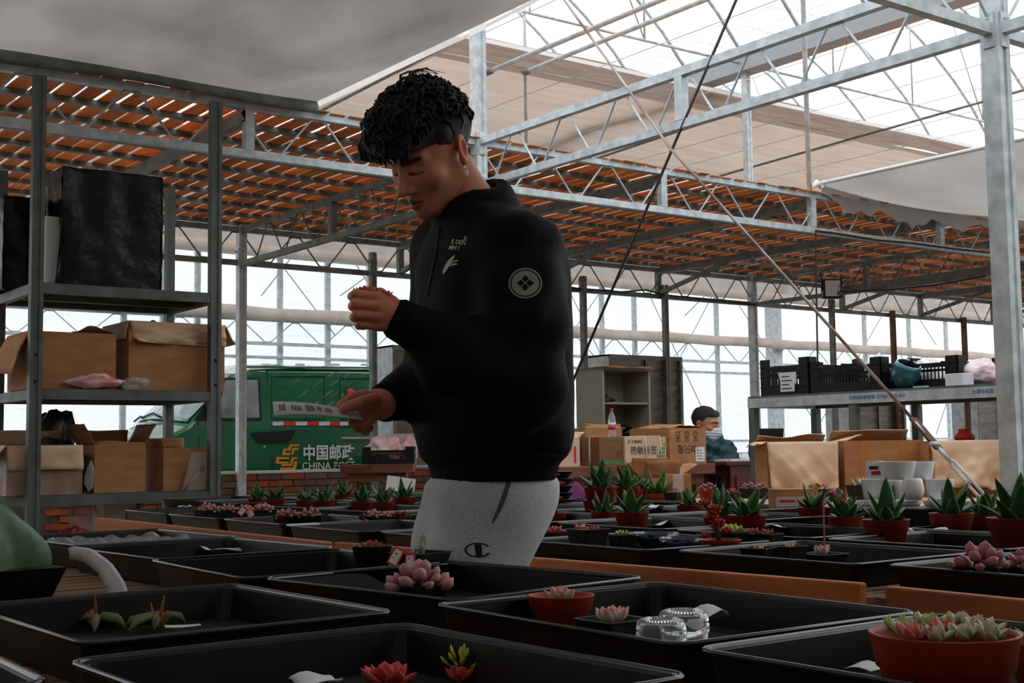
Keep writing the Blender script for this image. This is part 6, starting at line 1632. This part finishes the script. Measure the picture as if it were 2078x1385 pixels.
# left hand, raised, curled round the little plant
Lk = [W(768, 603, 2.395), W(764, 622, 2.385), W(765, 642, 2.385), W(770, 661, 2.395)]
Lp = [W(722, 597, 2.375), W(722, 617, 2.37), W(724, 639, 2.37), W(731, 658, 2.38)]
Ld = [W(715, 601, 2.405), W(716, 621, 2.40), W(719, 643, 2.40), W(728, 660, 2.405)]
Lt = [W(728, 606, 2.425), W(728, 626, 2.422), W(731, 646, 2.42), W(738, 662, 2.422)]
fingL = [([Lk[i], Lp[i], Ld[i], Lt[i]], [r_, r_*0.92, r_*0.86, r_*0.8]) for i, r_ in enumerate((0.0102, 0.0105, 0.0100, 0.0090))]
fingL.append(([W(795, 615, 2.43), W(772, 596, 2.45), W(748, 592, 2.45), W(730, 594, 2.44)], [0.015, 0.0115, 0.0105, 0.009]))
palmL = lambda P: smin(smin(rc(P, wrL, W(772, 612, 2.40), 0.026, 0.0165), rc(P, wrL, W(772, 655, 2.40), 0.026, 0.0150), 0.02), rc(P, W(800, 640, 2.42), W(770, 633, 2.398), 0.024, 0.018), 0.015)
# right hand, lower, pinching the paper strip
fingR = [([W(742, 800, 2.585), W(714, 806, 2.565), W(698, 816, 2.56), W(690, 823, 2.562)], [0.0105, 0.0098, 0.009, 0.008]),      # index on the paper
         ([W(740, 830, 2.60), W(716, 846, 2.585), W(716, 858, 2.60), W(728, 856, 2.615)], [0.0105, 0.0100, 0.009, 0.008]),
         ([W(746, 842, 2.60), W(724, 858, 2.59), W(728, 868, 2.605), W(740, 864, 2.615)], [0.0102, 0.0096, 0.009, 0.008]),
         ([W(754, 850, 2.60), W(738, 866, 2.595), W(742, 874, 2.61), W(752, 868, 2.62)], [0.0090, 0.0084, 0.008, 0.007]),
         ([W(757, 812, 2.575), W(732, 817, 2.545), W(712, 823, 2.54), W(697, 829, 2.545)], [0.0150, 0.0125, 0.0112, 0.0095])]      # thumb
palmR = lambda P: smin(smin(rc(P, wrR, W(745, 806, 2.60), 0.026, 0.0165), rc(P, wrR, W(752, 842, 2.605), 0.026, 0.0150), 0.02), rc(P, wrR, W(750, 824, 2.60), 0.025, 0.017), 0.015)
def bounds(pts, m): q = np.array(pts); return q.min(0)-m, q.max(0)+m
allL = Lk+Lp+Ld+Lt+[wrL, W(795, 615, 2.43), W(730, 594, 2.44)]
lo_, hi_ = bounds(allL, 0.035); hL = skin_grid(hand_sdf(palmL, fingL), lo_, hi_, 0.0026)
allR = [p for q in fingR for p in q[0]]+[wrR]
lo_, hi_ = bounds(allR, 0.035); hR = skin_grid(hand_sdf(palmR, fingR), lo_, hi_, 0.0026)
# ---- the rest of the body under the clothes, one blend
def core(P):
    d = rc(P, neckT, neckB, 0.054*HS, 0.062)
    d = smin(d, rc(P, neckB, W(990, 760, DC), 0.07, 0.11), 0.05)
    d = smin(d, rc(P, W(990, 760, DC), W(1000, 985, DC), 0.10, 0.10), 0.05)
    d = smin(d, rc(P, shL, shR, 0.05, 0.05), 0.04)
    for s_, e_, w_ in ((shL, elL, wrL), (shR, elR, wrR)):
        d = smin(d, chain(P, [s_, e_, w_], [0.05, 0.038, 0.027], 0.02), 0.02)
    for h_, k_, a_ in ((hipL, knL, anL), (hipR, knR, anR)):
        d = smin(d, chain(P, [h_, k_, a_], [0.075, 0.052, 0.036], 0.02), 0.03)
        d = smin(d, rc(P, a_-np.array([0, 0, 0.055]), a_+FV*0.15-np.array([0, 0, 0.065]), 0.036, 0.030), 0.02)
    return d
lo_, hi_ = bounds([shL, shR, elL, elR, wrL, wrR, knL, knR, anL, anR, neckT], 0.16); lo_[2] = 0.0
cv_, cf_ = skin_grid(core, lo_, hi_, 0.013)
nk_v, nk_f = skin_grid(lambda P: rc(P, neckT, neckB, 0.054*HS, 0.060), *bounds([neckT, neckB], 0.08), 0.006)
parts = [head_part, (nk_v-om, nk_f), (hL[0]-om, hL[1]), (hR[0]-om, hR[1]), (cv_-om, cf_)]
def hand_tint(v_): return np.tile(np.array(lin((206, 128, 98))), (len(v_), 1))
bodym = np_mesh('body', parts, True, [tn, np.tile(SK, (len(nk_v), 1)), hand_tint(hL[0]), hand_tint(hR[0]), np.tile(SK, (len(cv_), 1))])
link('body', bodym, SKIN, man)
# ---- hair with loose locks
v, f = skin_grid(hair_sdf(12, 0), (-0.125, -0.145, -0.07), (0.125, 0.16, 0.20), 0.0036)
hair = link('hair', np_mesh('hair', [(v @ AX*HS+hc-om, f[:, ::-1])]), HAIRM, man)
lk = MB(); q = random.Random(2)
for i in range(420):
    a = q.uniform(0, 6.28); e_ = math.acos(q.uniform(0.1, 1.0))
    d = A3((math.sin(e_)*math.cos(a), math.sin(e_)*math.sin(a), math.cos(e_)))
    b0 = A3((0, 0.005, 0.060))+d*A3((0.085, 0.108, 0.098)); ln = q.uniform(0.018, 0.045)
    s1 = A3((q.uniform(-1, 1), q.uniform(-0.2, 1), q.uniform(-0.8, 0.3))); s1 = s1-d*(s1 @ d); s1 = s1/max(1e-6, np.linalg.norm(s1))
    if b0[1] > 0.03 and b0[2] < 0.07: continue
    if b0[2] < 0.075 and b0[1] > -0.02 and q.random() < 0.7: continue
    if b0[2] < 0.04: continue
    pts_ = [hp(b0-d*0.008), hp(b0+d*0.010+s1*ln*0.35), hp(b0+d*0.012+s1*ln*0.8), hp(b0+d*0.002+s1*ln*1.15)]
    lk.tube([p-om for p in pts_], [0.0045, 0.0042, 0.003, 0.0008], 5)
for i in range(190):
    a = q.uniform(0, 6.28); e_ = math.acos(q.uniform(-0.35, 1.0))
    d = A3((math.sin(e_)*math.cos(a), math.sin(e_)*math.sin(a), math.cos(e_)))
    if d[1] < -0.1: continue
    b0 = A3((0, 0.050, 0.094))+d*A3((0.082, 0.072, 0.052)); ln = q.uniform(0.02, 0.042)
    s1 = A3((q.uniform(-0.9, 0.9), q.uniform(0.0, 0.8), q.uniform(-1.0, 0.1))); s1 = s1-d*(s1 @ d); s1 = s1/max(1e-6, np.linalg.norm(s1))
    pts_ = [hp(b0-d*0.006), hp(b0+d*0.007+s1*ln*0.35), hp(b0+d*0.008+s1*ln*0.8), hp(b0+d*0.001+s1*ln*1.1)]
    lk.tube([p-om for p in pts_], [0.0045, 0.0042, 0.003, 0.0008], 5)
for i in range(14):
    x0_ = q.uniform(-0.03, 0.03); pts_ = [(x0_, 0.0, 0.150), (x0_+q.uniform(-0.01, 0.01), -0.025, 0.176), (x0_+q.uniform(-0.02, 0.02), -0.06, 0.172), (x0_+q.uniform(-0.03, 0.03), -0.078, 0.150)]
    lk.tube([hp(p)-om for p in pts_], [0.0016, 0.0014, 0.001, 0.0005], 4)
for i in range(26):
    x0_ = -0.075+0.14*i/25; pts_ = [(x0_, 0.075, 0.100), (x0_+q.uniform(-0.008, 0.008), 0.112, 0.078), (x0_+q.uniform(-0.012, 0.004), 0.116, 0.050), (x0_+q.uniform(-0.015, 0.0), 0.108, 0.030+q.uniform(-0.008, 0.014))]
    lk.tube([hp(p)-om for p in pts_], [0.007, 0.008, 0.006, 0.001], 5)
ob('locks', lk, HAIRM, hair)
# ---- jacket
rows = [(392, 0.060, 0.060, 968), (425, 0.085, 0.080, 970), (452, 0.140, 0.096, 982), (480, 0.182, 0.112, 990), (520, 0.198, 0.128, 994), (600, 0.196, 0.142, 996), (700, 0.190, 0.148, 997), (800, 0.192, 0.152, 998), (880, 0.192, 0.150, 1000), (918, 0.180, 0.140, 1000), (942, 0.156, 0.116, 1000), (968, 0.148, 0.110, 1000)]
rz_ = np.array([W(r_[3], r_[0], DC)[2] for r_ in rows])[::-1]
rc_ = np.array([W(r_[3], r_[0], DC)[:2] for r_ in rows])[::-1]
ra_ = np.array([r_[1] for r_ in rows])[::-1]; rb_ = np.array([r_[2] for r_ in rows])[::-1]
ztop, zbot = rz_[-1], rz_[0]
def torso(P, grow=0.0):
    z = P[:, 2]
    cx = np.interp(z, rz_, rc_[:, 0]); cy = np.interp(z, rz_, rc_[:, 1]); a = np.interp(z, rz_, ra_)+grow; b = np.interp(z, rz_, rb_)+grow
    qx = P[:, 0]-cx; qy = P[:, 1]-cy
    u = qx*LV[0]+qy*LV[1]; w_ = qx*FV[0]+qy*FV[1]
    e = (np.abs(u/a)**2.4+np.abs(w_/b)**2.4)**(1/2.4)
    return (e-1)*np.minimum(a, b)*0.92
rs2 = np.random.RandomState(4); KF = rs2.normal(size=(10, 3)); KF = KF/_len(KF)[:, None]*rs2.uniform(18, 60, (10, 1)); PF = rs2.uniform(0, 6.28, 10)
def folds(P, amp): return amp*np.sin(P @ KF.T+PF).sum(-1)/3.0
uaL = (elL-shL)/np.linalg.norm(elL-shL); faL = (wrL-elL)/np.linalg.norm(wrL-elL); faR = (wrR-elR)/np.linalg.norm(wrR-elR)
cuL, cuR = wrL+(-faL)*0.012, wrR+(-faR)*0.012
def sleeves(P):
    d = chain(P, [shL, shL*0.5+elL*0.5+LV*0.012, elL, elL*0.45+wrL*0.55-np.array([0, 0, 0.012]), wrL-faL*0.05], [0.080, 0.080, 0.080, 0.072, 0.046], 0.03)
    d2 = chain(P, [shR, elR, wrR-faR*0.05], [0.085, 0.074, 0.047], 0.03)
    tt = (P-elL) @ faL
    d = d+0.004*np.sin(tt*75)*np.exp(-(tt-0.06)**2/0.012)+0.003*np.sin(((P-shL) @ uaL)*60+1)
    return smin(d, d2, 0.01)
nb0, nb1 = W(972, 445, 2.70), W(946, 372, 2.685)
pc0, pc1 = W(1006, 352, 2.76), W(885, 447, 2.60)
pn = np.cross(pc1-pc0, LV*0+rt*0+np.cross(pc1-pc0, np.array([0, 0, 1.0]))); pn = pn/np.linalg.norm(pn); pn = pn if pn[2] > 0 else -pn
def collar(P):
    d = rc(P, nb0, nb1, 0.094, 0.080)
    return smax(d, (P-pc0) @ pn, 0.012)
def jacket(P):
    d = torso(P)
    d = smax(d, zbot-P[:, 2], 0.006)
    d = smax(d, P[:, 2]-ztop, 0.02)
    d = smin(d, sleeves(P), 0.035)
    d = d+folds(P, 0.0026)
    d = smin(d, collar(P), 0.022)
    # hollow for neck and hands
    d = smax(d, -rc(P, neckB+np.array([0, 0, 0.03]), hp((0, -0.02, 0.0)), 0.060, 0.066), 0.006)
    return d
lo_, hi_ = bounds([shL, shR, elL, elR, wrL, wrR, W(1150, 800, DC), W(1000, 975, DC), W(1010, 345, 2.75)], 0.13); lo_[2] = zbot-0.03; hi_[2] = W(1005, 335, 2.76)[2]+0.02
jv, jf = skin_grid(jacket, lo_, hi_, 0.0075)
JM = mat('black_jacket', (7, 8, 8), 0.75, 0, (4, 5, 5), 26, bump=0.12, bscale=90, spec=0.2)
jm = np_mesh('jacket', [(relax(jv, jf, 1)-om, jf)])
jac = link('jacket', jm, JM, man)
# ribbed hem and cuffs
RIB = mat('black_rib', (6, 6, 6), 0.85, spec=0.2)
def hem(P):
    d = torso(P, 0.004)+0.0007*np.sin(np.arctan2((P-sp) @ FV, (P-sp) @ LV)*110)
    return np.maximum(np.maximum(d, zbot-0.006-P[:, 2]), P[:, 2]-zbot-0.05)
lo2, hi2 = W(1000, 960, DC)-0.30, W(1000, 960, DC)+0.30; lo2[2] = zbot-0.03; hi2[2] = zbot+0.07
v, f = skin_grid(hem, lo2, hi2, 0.005); link('hem_band', np_mesh('hem_band', [(relax(v, f, 3)-om, f)]), RIB, jac)
for c_, a_ in ((wrL, faL), (wrR, faR)):
    ob('cuff', MB().tube([c_-a_*0.075-om, c_-a_*0.055-om, c_-a_*0.03-om, c_-a_*0.004-om, c_+a_*0.006-om], [0.050, 0.047, 0.042, 0.040, 0.034], 24), RIB, jac)
# ---- sweatpants
def pants(P):
    d = None
    hipc = W(1000, 955, DC)
    d = ell(P, W(1000, 985, DC), (0.125, 0.125, 0.15))
    e = chain(P, [hipL, hipL*0.5+knL*0.5+FV*0.01, knL, anL+np.array([0, 0, 0.03])], [0.104, 0.100, 0.082, 0.062], 0.03)
    g = chain(P, [hipR, hipR*0.5+knR*0.5+FV*0.01, knR, anR+np.array([0, 0, 0.03])], [0.104, 0.100, 0.080, 0.062], 0.03)
    d = smin(smin(d, e, 0.05), g, 0.03)
    d = smax(d, P[:, 2]-(zbot+0.05), 0.01)
    d = np.where(P[:, 2] > zbot-0.03, smax(d, torso(P, -0.010)-np.clip((zbot+0.01-P[:, 2])*1.2, 0, 0.05), 0.012), d)
    return d+folds(P, 0.0022)+0.0055*np.sin((P @ LV)*52+P[:, 2]*11+(P @ FV)*8)*np.clip((0.98-P[:, 2])*5, 0, 1)*np.clip(0.3-(P-sp) @ FV*8, 0, 1)
lo_, hi_ = bounds([hipL, hipR, knL, knR, anL, anR], 0.17); lo_[2] = 0.05
m_pant = mat('heather_grey', (222, 226, 232), 0.9, 0, (200, 204, 210), 180, bump=0.15, bscale=240, detail=2)
hi_[2] = zbot+0.08; lo3_ = lo_.copy(); lo3_[2] = 0.60
pv, pf = skin_grid(pants, lo3_, hi_, 0.007)
lo4_ = lo_.copy(); hi4_ = hi_.copy(); hi4_[2] = 0.63
pv2, pf2 = skin_grid(pants, lo4_, hi4_, 0.013)
pm = np_mesh('sweatpants', [(relax(pv, pf, 1)-om, pf), (pv2-om, pf2)]); pan = link('sweatpants', pm, m_pant, man)
for a_ in (anL, anR):
    sv, sf = skin_grid(lambda P: np.maximum(smin(rc(P, a_-np.array([0, 0, 0.055])-FV*0.03, a_+FV*0.17-np.array([0, 0, 0.065]), 0.046, 0.038), rc(P, a_, a_-np.array([0, 0, 0.05]), 0.05, 0.05), 0.02), 0.002-P[:, 2]), *bounds([a_-FV*0.1, a_+FV*0.26], 0.09), 0.012)
    link('shoe', np_mesh('shoe', [(sv-om, sf)]), mat('shoe_dark', (30, 30, 32), 0.6), man)
# ---- prints laid onto the cloth
def surf(me): return BVHTree.FromPolygons([v.co for v in me.vertices], [tuple(p.vertices) for p in me.polygons])
bj, bp_ = surf(jm), surf(pm)
co = Vector((0, 0, H))-Vector(om)
def hit(tree, px, py, off):
    d = sight(px, py).normalized(); h_ = tree.ray_cast(co, d)
    if h_[0] is None: return None
    return h_[0]+h_[1]*off
def decal(name, poly, m, tree, parent, off=0.0016, sub=6.0):
    """cloth print following the surface: polygon in picture points, finely cut"""
    bm = bmesh.new(); vs_ = [bm.verts.new((x, y, 0)) for x, y in poly]; bm.faces.new(vs_)
    bmesh.ops.triangulate(bm, faces=bm.faces[:])
    for _ in range(3):
        lg = [e for e in bm.edges if e.calc_length() > sub]
        if not lg: break
        bmesh.ops.subdivide_edges(bm, edges=lg, cuts=1, use_grid_fill=True); bmesh.ops.triangulate(bm, faces=bm.faces[:])
    me = bpy.data.meshes.new(name); last = None
    for v_ in bm.verts:
        p = hit(tree, v_.co.x, v_.co.y, off) or last
        if p is None: p = Vector((0, 0, 1))
        last = p; v_.co = p
    bm.to_mesh(me); bm.free()
    return link(name, me, m, parent)
m_print = mat('print_white', (206, 206, 204), 0.7); m_pgrey = mat('print_patch_grey', (146, 150, 144), 0.8)
circ = lambda cx, cy, rx, ry, n_=28: [(cx+rx*math.cos(2*math.pi*i/n_), cy+ry*math.sin(2*math.pi*i/n_)) for i in range(n_)]
def ring(name, cx, cy, rx, ry, w_, m, tree, parent, off, a0=0, a1=360, n_=36):
    mb = MB(); pts_ = []
    for i in range(n_+1):
        a = R(a0+(a1-a0)*i/n_)
        for k in (1.0, 1-w_):
            p = hit(tree, cx+rx*k*math.cos(a), cy+ry*k*math.sin(a), off); pts_.append(p if p else (pts_[-1] if pts_ else Vector()))
    mb.add(pts_, [(2*i, 2*i+1, 2*i+3, 2*i+2) for i in range(n_)])
    return ob(name, mb, m, parent)
ring('sleeve_patch_ring', 1066, 575, 34, 31, 0.10, m_pgrey, bj, jac, 0.0018)
pt_ = decal('sleeve_patch', circ(1066, 575, 28, 25.5), m_pgrey, bj, jac, 0.0018)
for a in (0, 90, 180, 270):
    c_, s_ = math.cos(R(a)), math.sin(R(a))
    decal('patch_flower', [(1066+c_*x-s_*y, 575+0.92*(s_*x+c_*y)) for x, y in ((2, 0), (9, -7), (13, -4), (18, 0), (13, 4), (9, 7))], JM, bj, jac, 0.0034)
def tdecal(body, cx, cy, hpx, m, tree, parent, off=0.0018, sx=1.0, shear=0.0, rot=0.0, name='chest_print'):
    cu = bpy.data.curves.new('t', 'FONT'); cu.body = body; cu.size = hpx; cu.align_x = 'CENTER'; cu.align_y = 'CENTER'; cu.resolution_u = 2; cu.offset = 0.25
    o = bpy.data.objects.new('t', cu); COL.objects.link(o); bpy.context.view_layer.update()
    me = bpy.data.meshes.new_from_object(o.evaluated_get(bpy.context.evaluated_depsgraph_get())); bpy.data.objects.remove(o); bpy.data.curves.remove(cu)
    me.materials.clear(); last = None
    for v_ in me.vertices:
        x, y = v_.co.x*sx, v_.co.y; x += shear*y; x, y = x*math.cos(rot)-y*math.sin(rot), x*math.sin(rot)+y*math.cos(rot)
        p = hit(tree, cx+x, cy-y, off) or last or Vector((0, 0, 1)); last = p; v_.co = p
    return link(name, me, m, parent)
tdecal('IL', 946, 484, 12, m_print, bj, jac, sx=0.75, shear=0.25)
tdecal('E DEN', 932, 492, 13, m_print, bj, jac, sx=0.80, shear=0.15, rot=-0.10)
tdecal('MH I', 923, 503, 12, m_print, bj, jac, sx=0.85, shear=0.2, rot=-0.06)
decal('chest_logo', [(899, 556), (900, 549), (905, 537), (911, 528), (919, 521), (925, 517), (921, 526), (917, 533), (910, 545), (902, 556), (900, 557)], m_print, bj, jac, sub=4)
decal('chest_logo', [(917, 533), (922, 529), (930, 527), (931, 530), (924, 531), (917, 535)], m_print, bj, jac, sub=4)
decal('chest_logo', [(914, 539), (920, 535), (928, 534), (929, 537), (921, 538), (914, 541)], m_print, bj, jac, sub=4)
zp = [hit(bj, x, y, 0.001) for x, y in ((893, 460), (889, 480), (886, 510), (880, 540), (874, 570), (868, 600))]
zp = [p for p in zp if p]
if len(zp) > 2: ob('zip', MB().tube(zp, 0.0022, 6), mat('zip_dark', (44, 44, 46), 0.35, 0.5), jac)
ring('pants_logo', 970, 1115, 27, 15, 0.17, INK, bp_, pan, 0.0016, 25, 330)
decal('pants_logo', [(963, 1103), (977, 1103), (979, 1128), (966, 1128)], INK, bp_, pan)
decal('pocket_shade', [(1031, 960), (1038, 960), (1036, 980), (1030, 1002), (1020, 1028), (1007, 1052), (1000, 1062), (998, 1058), (1008, 1034), (1018, 1006), (1026, 982)], mat('pocket_shade_grey', (92, 96, 100), 0.95), bp_, pan, 0.0012, 5)  # darker grey strip paints the shade in the pocket gap
# ---- earring
e0 = hp((0.083, -0.004, -0.030))-om
ob('earring', MB().tube([e0+0.005*np.array([math.cos(a)*rt[0], math.cos(a)*rt[1], math.sin(a)-1.0]) for a in [2*math.pi*i/12 for i in range(13)]], 0.0011, 6), mat('silver', (200, 200, 200), 0.25, 1.0), man)
# ---- what he holds
c0 = [PD(553, 814, 2.50), PD(727, 831, 2.575), PD(738, 848, 2.555), PD(557, 842, 2.46)]
t = thing('paper_strip', 'white printed shipping label held in the lower hand', 'paper', c0[3])
lo3 = c0[3]
strip = lambda u, v: c0[3].lerp(c0[2], u).lerp(c0[0].lerp(c0[1], u), v)-lo3+Vector((0, 0, 0.004*math.sin(u*4)))
ob('sheet', MB().sheet(strip, 16, 3, 0.0007), PAPER, t)
m_pg = mat('thermal_print', (96, 96, 104), 0.8)
nrm = (c0[1]-c0[0]).cross(c0[3]-c0[0]).normalized(); nrm = nrm if nrm.dot(Vector(_f)) < 0 else -nrm
def mark(u0, u1, v0, v1): return [strip(u0, v0)+nrm*0.0014, strip(u1, v0)+nrm*0.0014, strip(u1, v1)+nrm*0.0014, strip(u0, v1)+nrm*0.0014]
q = random.Random(8)
for (u0, u1, v0, v1, n_) in ((0.06, 0.14, 0.25, 0.85, 3), (0.20, 0.32, 0.2, 0.75, 4), (0.36, 0.46, 0.2, 0.85, 9), (0.49, 0.55, 0.25, 0.8, 3), (0.58, 0.66, 0.2, 0.8, 6), (0.02, 0.05, 0.1, 0.35, 2)):
    mb = MB()
    for k in range(n_):
        a = u0+(u1-u0)*k/n_; mb.add(mark(a, a+(u1-u0)/n_*0.55, v0+q.uniform(0, 0.1), v1-q.uniform(0, 0.15)), [(0, 1, 2, 3)])
    ob('print', mb, m_pg, t)
t = thing('held_succulent', 'small rosette plant cupped in the raised hand', 'succulent', PD(752, 607, 2.425))
rosette(t, 'brown', 0.034, (-0.012, 0.0, 0.0), 14, 0.5, 3); rosette(t, 'pinkred', 0.030, (0.018, -0.012, -0.004), 14, 0.4, 6)
ob('pot_body', MB().lathe([(0, -0.045), (0.022, -0.045), (0.030, -0.004), (0.031, 0.0), (0.026, 0.0), (0, -0.006)], 18), BLACKP2, t)
